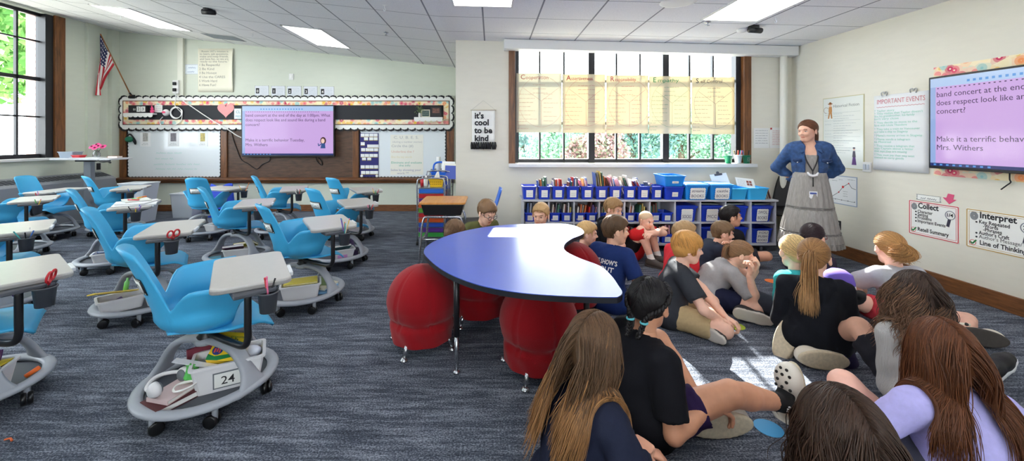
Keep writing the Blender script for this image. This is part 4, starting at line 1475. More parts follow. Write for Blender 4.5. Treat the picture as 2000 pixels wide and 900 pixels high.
def tree(x, y, h, r, cols, label, seed, n=2600, leaf=.16, z0=-1.2):
 t = thing('leafy_tree', label, 'tree', (x, y, z0), group=None)
 q = np.random.default_rng(seed)
 b = MB(); b.smooth = True
 b.tube([(0, 0, 0), (.05, .02, h * .3), (-.05, 0, h * .7)], [.22, .17, .08], 10)
 for k in range(5):
  a = k * 1.3
  b.tube([(0, 0, h * (.3 + .07 * k)), (r * .6 * math.cos(a), r * .6 * math.sin(a), h * (.5 + .08 * k))], [.09, .03], 6)
 b.build('trunk', cmat(92, 78, 64, .9), t, local=True)
 c = q.normal(size=(14, 3)) * (r * .42, r * .42, h * .17) + (0, 0, h * .62)
 c[0] = (0, 0, h * .62)
 pts = c[q.integers(0, 14, n)] + (lambda d: d / np.linalg.norm(d, axis=1, keepdims=True))(q.normal(size=(n, 3))) * (r * .42 * q.uniform(.6, 1, (n, 1)))
 d = q.normal(size=(n, 3)); d /= np.linalg.norm(d, axis=1, keepdims=True)
 e = np.cross(d, q.normal(size=(n, 3))); e /= np.linalg.norm(e, axis=1, keepdims=True)
 s = leaf * q.uniform(.6, 1.3, (n, 1))
 V = np.stack([pts - d * s, pts + e * s * .6, pts + d * s, pts - e * s * .6], 1).reshape(-1, 3)
 b = MB()
 b.v = [tuple(p) for p in V]
 b.f = [(4 * i, 4 * i + 1, 4 * i + 2, 4 * i + 3) for i in range(n)]
 b.mi = list(q.integers(0, len(cols), n))
 b.sm = [False] * n
 b.build('foliage', [translucent_mat('leaf_%d_%d_%d' % k, srgb(*k), .35) for k in cols], t, local=True)
 return t
G1 = [(130, 168, 142), (112, 152, 130), (152, 184, 156)]  # leaves beyond the right window paled; haze is put into their colour
G2 = [(104, 142, 140), (92, 128, 128), (120, 152, 146)]
G3 = [(160, 128, 122), (134, 110, 110), (130, 142, 116)]
GL = [(104, 150, 84), (86, 132, 70), (134, 176, 104)]
tree(-14.5, 9.5, 8.5, 2.9, GL, 'bright green leafy tree filling the left window beside the brick edge', 1, 13000, .17)
tree(-13.2, 6.3, 7.8, 2.6, GL, 'bright green leafy tree at the left edge of the left window', 2, 12000, .17)
tree(-19.5, 13.5, 10, 3.4, GL, 'darker green tree behind the others in the left window', 3, 12000, .2)
for i, (px, Y, h, r, c, lb) in enumerate(((1080, 19, 4.7, 2.2, G1, 'light green tree through the first window section, left of the red one'), (1140, 22, 5.0, 2.3, G2, 'dark green tree at the first thick window bar'),
                                          (1165, 16, 4.0, 1.2, G3, 'reddish-leaved tree behind the first thick window bar'), (1235, 21, 5.0, 2.6, G2, 'dark green tree through the middle window section'),
                                          (1330, 20, 4.6, 2.3, G1, 'light green tree left of the right thick window bar'), (1395, 22, 5.0, 2.4, G2, 'dark green tree through the right window section'), (1450, 19, 4.5, 2.0, G1, 'light green tree at the right end of the window'),
                                          (1020, 24, 4.8, 2.2, G2, 'dark green tree at the left end of the window'))):
 tree((px - CX) / F * Y, Y, h, r, c, lb, 10 + i, 7000, .085)
# ------------------------------------------------------------------ student node chairs
M_shell = mat('sky_blue_plastic', srgb(68, 176, 226), 0.38, spec=0.5, bump=0.05, bscale=300)
M_basep = mat('grey_plastic', srgb(158, 162, 170), 0.42)
M_tray = mat('dark_tray', srgb(72, 76, 84), 0.6)
M_arm = mat('black_steel', srgb(22, 22, 25), 0.38)
M_top = mat('grey_laminate', srgb(192, 190, 186), 0.32, var=.02, vscale=40)
M_edge = mat('tablet_edge', srgb(150, 148, 146), 0.45)
M_cup = mat('charcoal_cup', srgb(74, 77, 84), 0.5)
M_tyre = mat('caster_black', srgb(16, 16, 18), 0.35)
def sstep(a, b, x):
 t = max(0.0, min(1.0, (x - a) / (b - a)))
 return t * t * (3 - 2 * t)
def shell_pt(th, z, out=0.0):
 """point of the wrap-around shell at angle th (0 = back centre, degrees) and height z"""
 a = R(th)
 k = max(0.0, min(1.0, (z - 0.415) / 0.10))
 rr = 0.52 + 0.48 * (1 - (1 - k) ** 2.2)
 fl = max(0.0, (z - 0.56)) if abs(th) > 44 else 0.0
 side = sstep(44, 70, abs(th))
 rx = 0.215 * rr + out
 ry = (0.212 * rr + 0.62 * fl * side + 0.010 * k) + out
 lean = -0.34 * max(0, z - 0.54) - 0.5 * max(0, z - 0.70) ** 2
 lean *= 1 - sstep(40, 75, abs(th))
 fx = 0.17 * sstep(62, 110, abs(th)) * sstep(0.47, 0.69, z) ** 1.5
 return Vector((-rx * math.cos(a) + lean + fx + 0.0, ry * math.sin(a), z))
def shell_top(th):
 t = abs(th)
 if t < 37:
  return 0.885 - 0.03 * (t / 37) ** 4
 if t < 45:
  return 0.855 - (0.855 - 0.575) * ((t - 37) / 8)
 if t < 72:
  return 0.575 + 0.10 * sstep(45, 68, t)
 if t < 100:
  return 0.675
 return 0.675 - 0.235 * sstep(100, 124, t)
TH = sorted(set([-124 + i * 4 for i in range(63)] + [37, -37, 39, -39, 41, -41, 43, -43, 45, -45]))
def seat_shell_mesh():
 b = MB(); b.smooth = True
 nt = 14
 vs = []
 for j in range(nt + 1):
  for th in TH:
   top = shell_top(th)
   z = 0.418 + (top - 0.418) * (j / nt) ** 1.15
   vs.append(shell_pt(th, z))
 w = len(TH)
 b.add(vs, [(j * w + i, j * w + i + 1, (j + 1) * w + i + 1, (j + 1) * w + i) for j in range(nt) for i in range(w - 1)])
 def pan(s, t):
  x = -0.17 + 0.45 * t
  hw = 0.125 + 0.085 * sstep(0, 0.55, t) - 0.0 * t
  if t > 0.86:
   hw *= 1 - 0.16 * ((t - 0.86) / 0.14) ** 2
  y = (s - 0.5) * 2 * hw
  q = abs(s - 0.5) * 2
  z = 0.438 - 0.012 * math.sin(PI * min(1, t * 1.1)) + 0.018 * q ** 3 * (1 - t) - 0.05 * max(0, (t - 0.8) / 0.2) ** 2 - 0.012 * q ** 4 * t
  return Vector((x, y, z))
 b.grid(pan, 18, 18)
 return b
def ring_out(a, r=0.30):
 return Vector((r * (1.0 + 0.05 * math.cos(a)) * math.cos(a), r * 0.97 * math.sin(a), 0))
def make_chair():
 t = thing('student_chair', 'x', 'chair')
 o = seat_shell_mesh().build('seat_shell', M_shell, t, local=True, solid=0.012)
 for nm, m, dth, z0, z1, off in (('name_tag', M_ink, 25, 0.655, 0.735, 0.010), ('tag_card', M_paper, 21, 0.668, 0.722, 0.0125)):
  b = MB(); b.smooth = True
  b.grid(lambda s, q: shell_pt(-dth + 2 * dth * s, z0 + (z1 - z0) * q, off), 8, 2)
  if nm == 'name_tag':
   tg = b.build(nm, m, t, local=True, solid=0.002)
   tg['label'] = 'white name tag with a black checkered border'
  else:
   b.build(nm, m, tg, local=True, solid=0.002)
 b = MB(); b.smooth = True
 for i in range(12):
  s0 = -17 + 34 * i / 12
  zz = 0.695 + 0.008 * math.sin(i * 2.3)
  b.tube([shell_pt(s0, zz, 0.0142), shell_pt(s0 + 2, zz + .012 * math.cos(i), 0.0142)], 0.0014, 4)
 b.build('name_writing', M_inkg, tg, local=True)
 b = MB()
 for i in range(13):
  for zz in (0.6615, 0.7285):
   s0 = -24 + 48 * i / 13
   c = shell_pt(s0 + 1.5, zz, 0.0118)
   b.add([shell_pt(s0, zz - .003, .0118), shell_pt(s0 + 1.8, zz - .003, .0118), shell_pt(s0 + 1.8, zz + .003, .0118), shell_pt(s0, zz + .003, .0118)], [(0, 1, 2, 3)])
 b.build('checks', M_paper, tg, local=True)
 b = MB(); b.smooth = True
 b.lathe([(0.04, 0.335), (0.045, 0.35), (0.034, 0.36), (0.034, 0.40), (0.10, 0.412), (0.10, 0.425)], 18)
 b.build('post', M_arm, t, local=True)
 b = MB(); b.smooth = True
 ring = [ring_out(2 * PI * i / 40) + Vector((0, 0, 0.118)) for i in range(40)]
 b.tube(ring, 0.030, 12, closed=True, sq=(0.62, 1.0))
 base = b.build('base_ring', M_basep, t, local=True)
 for a in (R(-56), R(34), R(126)):
  b = MB(); b.smooth = True
  d = Vector((math.cos(a), math.sin(a), 0))
  rr = ring_out(a).length
  P = smoothcurve([d * rr + Vector((0, 0, .105)), d * (rr - .012) + Vector((0, 0, .15)), d * (rr - .05) + Vector((0, 0, .23)), d * (rr - .105) + Vector((0, 0, .292)), d * .12 + Vector((0, 0, .322)), d * .04 + Vector((0, 0, .333)), Vector((0, 0, .335))], 5)
  n = len(P)
  vs = []
  for i, p in enumerate(P):
   tt = (P[min(i + 1, n - 1)] - P[max(i - 1, 0)]).normalized()
   side = Vector((-d.y, d.x, 0))
   nn = tt.cross(side)
   w = 0.038 + 0.06 * (1 - sstep(0, .30, i / n)) + 0.006 * sstep(.7, 1, i / n)
   h = 0.017
   for q in range(12):
    ph = 2 * PI * q / 12
    cx, cy = math.cos(ph), math.sin(ph)
    vs.append(p + side * w * math.copysign(abs(cx) ** .6, cx) + nn * h * math.copysign(abs(cy) ** .7, cy))
  b.add(vs, [(i * 12 + q, i * 12 + (q + 1) % 12, (i + 1) * 12 + (q + 1) % 12, (i + 1) * 12 + q) for i in range(n - 1) for q in range(12)])
  b.build('leg', M_basep, t, local=True)
 b = MB(); b.smooth = True
 b.lathe([(0.0, 0.333), (0.03, 0.345), (0.05, 0.335), (0.055, 0.315), (0.0, 0.305)], 20)
 b.build('hub', M_basep, t, local=True)
 b = MB()
 b.prism([tuple(ring_out(2 * PI * i / 36, .29).xy) for i in range(36)], 0.093, 0.106)
 b.build('storage_tray', M_tray, t, local=True)
 for i in range(6):
  a = R(30 + 60 * i)
  c = ring_out(a, .275)
  b = MB(); b.smooth = True
  sw = Vector((math.cos(a * 2.3 + 1), math.sin(a * 2.3 + 1), 0))
  ax = Vector((-sw.y, sw.x, 0))
  cc = c - sw * .015
  for s_ in (-1, 1):
   p = cc + ax * .013 * s_ + Vector((0, 0, .032))
   b.tube([p - ax * .010, p - ax * .008, p + ax * .008, p + ax * .010], [.026, .032, .032, .026], 14)
  cs = b.build('caster', M_tyre, t, local=True)
  b = MB(); b.smooth = True
  b.tube([c + Vector((0, 0, .04)), c + Vector((0, 0, .10))], .014, 8)
  b.build('stem', M_basep, cs, local=True)
 arm = MB(); arm.smooth = True
 arm.tube(smoothcurve([(0, 0, .392), (0.03, -.10, .388), (.12, -.26, .385), (.165, -.335, .392), (.18, -.355, .43), (.18, -.36, .50), (.18, -.36, .655)], 6), .0165, 12)
 am = arm.build('arm', M_arm, t, local=True)
 b = MB()
 out = rrect(.35, .59, .045, 6, .20, -.05)
 b.prism(out, .668, .690)
 tb = b.build('tablet', [M_top], am, local=True, bevel=.006, seg=3)
 b = MB()
 b.prism(rrect(.354, .594, .046, 6, .20, -.05), .662, .680)
 b.build('tablet_rim', M_edge, am, local=True, bevel=.004)
 b = MB()
 b.box((.372, -.26, .672), (.390, -.12, .694))
 b.build('stop_ridge', mat('ridge_white', srgb(222, 226, 230), .35), am, local=True, bevel=.004)
 b = MB()
 b.prism([(.12, -.40), (.30, -.37), (.34, -.20), (.30, -.16), (.10, -.28)], .640, .662)
 b.build('cup_holder', M_cup, am, local=True, bevel=.006)
 b = MB(); b.smooth = True
 b.lathe([(.0, -.002), (.036, 0), (.045, .092), (.050, .094), (.050, .10), (.043, .10), (.034, .008), (.0, .006)], 20, c=(.265, -.37, .548))
 b.build('cup', M_cup, am, local=True)
 return t
CUP = Vector((.265, -.37, .548))
CH = [
 ('the number 24 chair', 'blue student chair over the bin numbered 24, nearest of the whole chairs', -1.53, 2.13, 43, -10),
 ('the chair behind the number 24 chair', 'blue student chair with red scissors in its cup, just behind the number 24 chair', -2.79, 3.18, 36, -10),
 ('the chair with the cup of bright pencils', 'blue student chair whose cup holds bright pencils, beside the red ball seats', -1.61, 3.38, 44, -12),
 ('the chair over the bin with the purple book', 'blue student chair over a bin holding a purple book, in the middle row', -2.87, 4.46, 33, -10),
 ('the chair nearest the rainbow cart', 'blue student chair turned half away, nearest the rainbow drawer cart', -1.73, 4.46, 54, -24),
 ('the back row chair under the blue pocket chart', 'blue student chair in the back row under the navy pocket chart', -2.00, 5.62, 58, -28),
 ('the back row chair under the big display', 'blue student chair in the back row under the big display, seen side-on', -3.07, 5.74, 26, -2),
 ('the chair with its back to the viewer', 'blue student chair with its whole back to the viewer, below the left whiteboard', -4.05, 5.66, 100, -28),
 ('the chair behind the paper-strewn tablet', 'blue student chair with a tag on its back, behind the tablet heaped with papers', -5.55, 5.85, 58, -30),
 ('the chair heaped with papers', 'blue student chair with papers and markers heaped on its tablet', -4.12, 4.32, 42, -12),
 ('the chair by the radiator', 'blue student chair beside the radiator, leftmost chair with its back in view', -6.30, 5.62, 2, 0),
 ('the small cut-off tablet by the radiator', 'blue student chair cut off at the left edge, farthest of the three cut-off ones', -5.68, 4.69, 36, 4),
 ('the middle cut-off tablet', 'blue student chair cut off at the left edge, middle one of three', -4.01, 3.13, 38, 5),
 ('the front cut-off tablet', 'blue student chair cut off at the left edge, front one with red scissors', -2.74, 2.04, 42, 11),
]
proto = make_chair()
CHM = []
for i, (loc_, lab, x, y, a, tw) in enumerate(CH):
 o = proto if i == 0 else copy_tree(proto)
 o.location = (x, y, 0)
 o.rotation_euler = (0, 0, R(a))
 tag(o, lab, 'chair', 'blue student chairs with tablets')
 for c in o.children:
  if c.name.startswith('arm'):
   c.rotation_euler = (0, 0, R(tw))
 CHM.append((Matrix.Translation((x, y, 0)) @ Matrix.Rotation(R(a), 4, 'Z'), Matrix.Translation((x, y, 0)) @ Matrix.Rotation(R(a + tw), 4, 'Z')))
# ---------------------------------------------------------------- things in the cups
def pen_mesh(L, r):
 b = MB(); b.smooth = True
 b.lathe([(.0008, 0), (r, .012), (r, L - .004), (r * .8, L), (0, L)], 8)
 b.m = 1
 b.lathe([(r * 1.05, L), (r * 1.05, L + .012), (0, L + .013)], 8)
 return b
def scissor(M, label, col):
 t = thing('scissors', label, 'scissors', M.translation, rot=M.to_euler())
 for s_ in (-1, 1):
  b = MB(); b.smooth = True
  b.tube([Vector((s_ * .022 + .019 * math.cos(2 * PI * k / 18), 0.002 * s_, .118 + .026 * math.sin(2 * PI * k / 18))) for k in range(18)], .0058, 8, closed=True)
  b.tube([(s_ * .012, .002 * s_, .094), (s_ * .004, .002 * s_, .075)], [.006, .005], 8)
  b.build('handle', col, t, local=True)
 b = MB()
 for s_ in (-1, 1):
  b.prism([(-.006 * s_, .0), (.005 * s_, .002), (.008 * s_, .078), (-.004 * s_, .078)], -.001 + .001 * s_, .001 + .001 * s_, Matrix.Rotation(R(90), 4, 'X'))
 b.build('blades', cmat(190, 194, 198, .25, metal=.9), t, local=True)
 return t
PC = {'red': (200, 40, 50), 'black': (26, 26, 30), 'yellow': (240, 200, 60), 'orange': (240, 130, 50), 'green': (70, 170, 90), 'blue': (60, 110, 200), 'purple': (120, 80, 170), 'pink': (236, 120, 160), 'white': (232, 232, 230), 'teal': (60, 170, 170)}
pen_data = {}
def cup_pens(ci, cols, lean=.35, L=.15):
 AM = CHM[ci][1]
 r = random.Random(ci * 7 + 1)
 for k, c in enumerate(cols):
  o = pen_mesh(L * r.uniform(.9, 1.15), .0042).build('pen' if c in ('black', 'red', 'blue', 'white') else 'pencil', [cmat(*PC[c], .4), cmat(*PC['pink' if c == 'yellow' else c], .5)], None, local=True)
  an = 2 * PI * k / len(cols) + r.uniform(-.3, .3)
  base = CUP + Vector((-.014 * math.cos(an), -.014 * math.sin(an), .012))
  M = AM @ Matrix.Translation(base) @ Matrix.Rotation(an, 4, 'Z') @ Matrix.Rotation(lean * r.uniform(.55, 1.0), 4, 'Y')
  o.location, o.rotation_euler = M.translation, M.to_euler()
  tag(o, '%s %s in the cup of %s' % (c, 'pen' if c in ('black', 'red', 'blue', 'white') else 'pencil', CH[ci][0]), 'pen' if c in ('black', 'red', 'blue', 'white') else 'pencil', 'pens and pencils in the chair cups')
def cup_scissors(ci, col, dx=0.0, rz=40):
 M = CHM[ci][1] @ Matrix.Translation(CUP + Vector((dx, 0, .035))) @ Matrix.Rotation(R(rz), 4, 'Z') @ Matrix.Rotation(R(12), 4, 'X')
 scissor(M, '%s-handled scissors in the cup of %s' % (col, CH[ci][0]), cmat(*PC[col], .35))
cup_pens(0, ['black', 'red', 'pink'])
cup_scissors(1, 'red'); cup_pens(1, ['green'])
cup_pens(2, ['yellow', 'orange', 'green', 'blue', 'purple', 'teal', 'white'], .3, .17)
cup_pens(3, ['teal', 'green', 'purple', 'orange', 'pink', 'blue'], .5, .13)
cup_pens(4, ['red', 'pink', 'black'], .4, .13)
cup_pens(5, ['red', 'yellow', 'green'], .4, .15)
cup_pens(6, ['green', 'yellow', 'black', 'white', 'red'], .5, .14)
cup_pens(7, ['orange', 'yellow'], .5, .2)
cup_pens(8, ['green', 'blue'], .4, .13)
cup_pens(9, ['purple', 'blue', 'black', 'yellow'], .5, .14)
cup_pens(10, ['pink', 'purple', 'red'], .4, .13)
cup_pens(11, ['yellow', 'green'], .3, .13)
cup_pens(12, ['blue', 'white', 'teal', 'black'], .6, .14)
cup_scissors(13, 'red', 0, 60)
# ---------------------------------------------------------------- bins, books and other things on the base trays
def bin_mesh(l, w, h, b=None):
 b = b or MB()
 o1, o0 = rrect(l, w, .02, 3), rrect(l * .86, w * .84, .02, 3)
 i1, i0 = rrect(l - .012, w - .012, .018, 3), rrect(l * .86 - .01, w * .84 - .01, .018, 3)
 lip = rrect(l + .018, w + .018, .024, 3)
 k = len(o1)
 rings = [(o0, 0), (o1, h - .014), (lip, h - .012), (lip, h), (i1, h), (i0, .006)]
 vs = [(x, y, z) for ring, z in rings for x, y in ring]
 fs = [tuple(range(k - 1, -1, -1)), tuple(5 * k + i for i in range(k))]
 for j in range(5):
  fs += [(j * k + i, j * k + (i + 1) % k, (j + 1) * k + (i + 1) % k, (j + 1) * k + i) for i in range(k)]
 return b.add(vs, fs)
M_bin = mat('white_bin', srgb(226, 224, 226), 0.4)
TZ = 0.107
def place(o, M):
 o.location, o.rotation_euler = M.translation, M.to_euler()
 return o
def tray_bin(ci, x, y, rz, label, l=.27, w=.17, h=.11):
 M = CHM[ci][0] @ Matrix.Translation((x, y, TZ)) @ Matrix.Rotation(R(rz), 4, 'Z')
 t = thing('storage_bin', label, 'bin', M.translation, rot=M.to_euler(), group='white bins on the chair bases')
 bin_mesh(l, w, h).build('bin_body', M_bin, t, local=True)
 return t, M
def book_mesh(l, w, h):
 b = MB()
 b.m = 0
 b.box((-l / 2, -w / 2, 0), (l / 2, w / 2, .003)); b.box((-l / 2, -w / 2, h - .003), (l / 2, w / 2, h)); b.box((-l / 2, -w / 2, .003), (-l / 2 + .003, w / 2, h - .003))
 b.m = 1
 b.box((-l / 2 + .003, -w / 2 + .004, .003), (l / 2 - .004, w / 2 - .004, h - .003))
 return b
def lay(name, label, cat, M, col, l, w, h, tilt=(0, 0, 0), group=None):
 o = book_mesh(l, w, h).build(name, [cmat(*col, .55), M_paper], None, local=True)
 place(o, M @ Matrix.Rotation(R(tilt[2]), 4, 'Z') @ Matrix.Rotation(R(tilt[1]), 4, 'Y') @ Matrix.Rotation(R(tilt[0]), 4, 'X'))
 return tag(o, label, cat, group)
T = lambda x, y, z: Matrix.Translation((x, y, z))
tb, Mb = tray_bin(0, .09, -.09, -14, 'white bin numbered 24 on the base of the nearest whole chair', .32, .19, .145)
fr = Fr((0, -.0815, .0), (1, 0, 0), (0, .09, 1)); fr.v = Vector((0, -.105, 1)).normalized(); fr.n = fr.u.cross(fr.v)
b = MB(); b.fbox(fr, -.065, .065, .018, .103, .0, .003); cd = b.build('number_card', M_inkg, tb, local=True)
b = MB(); b.fbox(fr, -.059, .059, .024, .097, .003, .0038); b.build('card_face', M_paper, cd, local=True)
b = MB(); b.text(fr, '24', 0, .038, .062, .0042, 'c', .004); b.build('number', M_ink, cd, local=True)
t = thing('crayon_box', 'yellow and green crayon box tipped in the bin numbered 24', 'crayon box')
b = MB(); b.box((-.075, -.035, 0), (.075, .035, .15))
b.build('carton', cmat(244, 206, 40, .45), t, local=True, bevel=.002)
f2 = Fr((0, -.0355, 0), (1, 0, 0), (0, 0, 1))
b = MB(); b.m = 0; b.fpoly(f2, [(-.075, 0), (-.02, 0), (.075, .03), (.075, .045), (-.04, .02), (-.075, .03)], 0, .0008); b.build('green_band', cmat(30, 130, 70, .45), t, local=True)
b = MB(); b.fdisc(f2, -.038, .052, .026, 0, .0008, 16); b.build('emblem_ground', cmat(40, 60, 130, .45), t, local=True)
b = MB()
for i, c in enumerate(((-.05, .06), (-.038, .064), (-.026, .06))):
 b.fline(f2, [(c[0], c[1] - .022), (c[0], c[1])], .007, .0008, .0014)
b.build('crayon_tips', cmat(230, 80, 60, .45), t, local=True)
b = MB(); b.text(f2, 'Crayola', -.068, .098, .034, .001, 'l', .006); b.text(f2, 'crayons', -.005, .118, .022, .001, 'l', .004); b.build('lettering', cmat(30, 110, 60, .45), t, local=True)
b = MB(); b.text(f2, '24 Crayons', .0, .055, .02, .001, 'l', .008); b.build('red_lettering', cmat(190, 40, 90, .45), t, local=True)
place(t, Mb @ T(-.03, -.03, .115) @ Matrix.Rotation(R(-10), 4, 'Z') @ Matrix.Rotation(R(-52), 4, 'X') @ Matrix.Rotation(R(12), 4, 'Y'))
B0 = CHM[0][0]
lay('notebook', 'dark red hardback lying lowest on the base of the number 24 chair', 'book', B0 @ T(-.15, -.09, TZ), (84, 34, 40), .20, .15, .03, (0, 0, 20))
lay('notebook', 'pale spiral notebook with red marks above the dark red hardback', 'notebook', B0 @ T(-.14, -.08, TZ + .032), (214, 190, 190), .17, .13, .02, (0, 0, 34))
lay('notebook', 'maroon notebook standing behind the bin numbered 24', 'notebook', B0 @ T(.02, .06, TZ + .10), (120, 40, 60), .2, .14, .02, (80, 0, 6))
t = thing('headphones', 'white headphones coiled on the notebooks beside the bin numbered 24', 'headphones')
b = MB(); b.smooth = True
b.tube(smoothcurve([(-.075, 0, .02), (-.07, .05, .03), (0, .085, .04), (.07, .05, .03), (.075, 0, .02)], 6), .009, 8); b.build('headband', M_bin, t, local=True)
for s_ in (-1, 1):
 b = MB(); b.smooth = True
 b.tube([(s_ * .09, -.005, .03), (s_ * .075, -.005, .03), (s_ * .06, -.005, .03), (s_ * .055, -.005, .03)], [.026, .036, .036, .028], 16); b.build('ear_cup', M_bin, t, local=True)
 b = MB(); b.smooth = True
 b.tube([(s_ * .055, -.005, .03), (s_ * .048, -.005, .03)], [.03, .026], 14); b.build('ear_pad', M_inkg, t, local=True)
place(t, B0 @ T(-.16, -.07, TZ + .062) @ Matrix.Rotation(R(30), 4, 'Z'))
b = MB(); b.smooth = True
b.tube(smoothcurve([(.05 * math.cos(k * 1.1) * (1 + .1 * math.sin(k * 3)), .035 * math.sin(k * 1.1), .005 * (k % 3)) for k in range(20)], 4), .003, 6)
o = b.build('headphone_cord', M_paper, None, local=True); tag(o, 'thin white headphone cord coiled beside the bin numbered 24', 'cord'); place(o, B0 @ T(-.10, -.12, TZ + .065))
b = MB(); b.prism(rrect(.05, .08, .012, 4), 0, .075)
o = b.build('green_pouch', cmat(90, 190, 90, .5), None, local=True, bevel=.01, seg=3); tag(o, 'bright green pencil pouch leaning on the bin numbered 24', 'pouch'); place(o, B0 @ T(-.085, -.05, TZ + .07) @ Matrix.Rotation(R(20), 4, 'Y'))
lay('paper_strip', 'white paper strip lying across the bin numbered 24', 'paper', B0 @ T(-.05, -.07, TZ + .135), (232, 234, 240), .22, .04, .004, (0, 14, -35))
b = MB(); b.smooth = True; b.ball((0, 0, 0), .05, 12, sx=1.3, sz=.7)
o = b.build('plastic_bag', cmat(214, 218, 232, .2), None, local=True); tag(o, 'crumpled clear plastic bag in the bin numbered 24', 'bag'); place(o, Mb @ T(.085, .02, .12))
tb, Mb = tray_bin(1, -.12, -.09, 12, 'white bin under the yellow folder behind the number 24 chair', .27, .17, .10)
lay('folder', 'yellow folder tilted on the bin behind the number 24 chair', 'folder', Mb @ T(-.04, -.02, .135), (236, 204, 60), .26, .18, .008, (-16, 10, 8))
b = MB(); b.smooth = True; b.lathe([(0, 0), (.016, 0), (.016, .07), (.008, .08), (.008, .10), (0, .10)], 12)
o = b.build('glue_stick', cmat(120, 200, 110, .4), None, local=True); tag(o, 'green glue bottle standing on the yellow folder', 'bottle'); place(o, Mb @ T(.02, -.04, .135) @ Matrix.Rotation(R(8), 4, 'Y'))
tb, Mb = tray_bin(1, .13, -.12, -10, 'second white bin beside the bin with the yellow folder', .2, .14, .09)
lay('notebook', 'orange and green workbook on the second bin behind the number 24 chair', 'book', Mb @ T(0, 0, .095), (150, 120, 60), .18, .12, .02, (8, 6, 20))
lay('notebook', 'purple notebook leaning out of the bin under the yellow folder', 'notebook', Mb @ T(-.32, .01, .03), (120, 100, 180), .15, .11, .01, (0, -24, 30))
tb, Mb = tray_bin(2, -.05, -.11, -20, 'white bin with a flat yellow top beside the red ball seats', .29, .19, .12)
lay('workbook', 'flat yellow workbook on the bin beside the red ball seats', 'book', Mb @ T(0, 0, .12), (232, 214, 90), .25, .15, .012, (0, 0, 0))
lay('workbook', 'pale blue workbook lying right of the bin beside the red ball seats', 'book', CHM[2][0] @ T(.17, -.12, TZ), (120, 170, 210), .2, .13, .02, (0, 0, 50))
lay('workbook', 'cream workbook on the pale blue workbook beside the red ball seats', 'book', CHM[2][0] @ T(.17, -.08, TZ + .022), (222, 214, 190), .18, .11, .02, (6, 0, 30))
lay('workbook', 'green patterned workbook topmost right of the bin with the yellow top', 'book', CHM[2][0] @ T(.15, -.02, TZ + .045), (120, 140, 90), .16, .11, .015, (18, 0, 60))
tb, Mb = tray_bin(3, .02, -.10, -10, 'white bin holding a purple and a yellow book in the middle row', .27, .18, .10)
lay('workbook', 'purple patterned book in the bin of the middle row chair', 'book', Mb @ T(-.05, 0, .09), (88, 44, 84), .2, .15, .025, (-24, 0, 10))
lay('workbook', 'yellow and green book topmost in the bin of the middle row chair', 'book', Mb @ T(.07, .02, .11), (206, 190, 70), .2, .15, .02, (-26, -6, -10))
lay('workbook', 'teal folder flat on the base left of the bin with the purple book', 'folder', CHM[3][0] @ T(-.2, -.08, TZ), (60, 130, 150), .12, .16, .01)
tb, Mb = tray_bin(4, -.02, -.12, -24, 'white bin with a pink strip on its side nearest the rainbow cart', .24, .16, .095)
b = MB(); b.box((-.06, -.078, .008), (.04, -.0745, .04), Matrix.Rotation(R(0), 4, 'X')); b.build('pink_strip', cmat(214, 150, 210, .6), tb, local=True)
lay('workbook', 'dark teal book tilted in the bin nearest the rainbow cart', 'book', Mb @ T(0, .02, .085), (40, 90, 100), .18, .13, .025, (-30, 0, 6))
lay('workbook', 'dark purple pouch on the base right of the pink-stripped bin', 'pouch', CHM[4][0] @ T(.15, -.13, TZ), (50, 36, 70), .14, .11, .05, (0, 0, 30))
lay('workbook', 'purple and black folder upright right of the pink-stripped bin', 'folder', CHM[4][0] @ T(.16, -.02, TZ + .075), (70, 52, 110), .14, .12, .015, (70, 0, 40))
for ci, lb, c1 in ((5, 'white bin on the base in the back row under the pocket chart', (190, 170, 160)), (6, 'white bin with papers on the base under the big display', (196, 186, 176)),
                   (7, 'white bin on the base of the chair turned away from the viewer', (210, 216, 222)), (9, 'white bin with a blue book under the paper-strewn tablet chair', (40, 90, 180)), (10, 'white bin with a purple and yellow book beside the radiator', (90, 50, 120))):
 tb, Mb = tray_bin(ci, -.03 if ci != 7 else 0.0, -.10, -10, lb, .25, .16, .095)
 lay('workbook', 'book in the %s' % lb.replace(' on the base', ''), 'book', Mb @ T(.01, 0, .09), c1, .2, .13, .02, (-14, 4, 12))
lay('workbook', 'yellow pamphlet on the purple book beside the radiator', 'pamphlet', CHM[10][0] @ T(.05, -.09, TZ + .15), (226, 200, 70), .16, .10, .008, (-12, 0, 20))
tb, Mb = tray_bin(13, .05, -.10, -20, 'white bin with a yellow folder at the bottom left edge', .28, .18, .13)
lay('folder', 'yellow folder on the bin at the bottom left edge', 'folder', Mb @ T(.02, 0, .13), (240, 214, 50), .22, .15, .008, (-10, 0, 6))
lay('workbook', 'dark brown book in the bin at the bottom left edge', 'book', Mb @ T(0, .0, .10), (80, 44, 36), .22, .14, .018, (-6, 0, -4))
lay('workbook', 'purple notebook standing behind the yellow folder at the bottom left edge', 'notebook', Mb @ T(-.02, .07, .13), (110, 60, 130), .2, .1, .015, (70, 0, 0))
b = MB(); b.smooth = True; b.tube([(0, 0, 0), (.05, 0, .03)], .012, 10)
o = b.build('marker', cmat(240, 110, 40, .5), None, local=True); tag(o, 'orange marker on the chair base at the bottom left edge', 'marker'); place(o, CHM[13][0] @ T(.235, -.07, TZ + .012))
b = MB(); b.smooth = True; b.lathe([(0, 0), (.09, 0), (.11, .05), (.1, .13), (0, .16)], 16)
o = b.build('backpack', cmat(90, 30, 130, .7), None, local=True); tag(o, 'purple cloth bag on the base of the middle cut-off chair', 'bag'); place(o, CHM[12][0] @ T(.06, -.02, TZ))
AM = CHM[9][1]
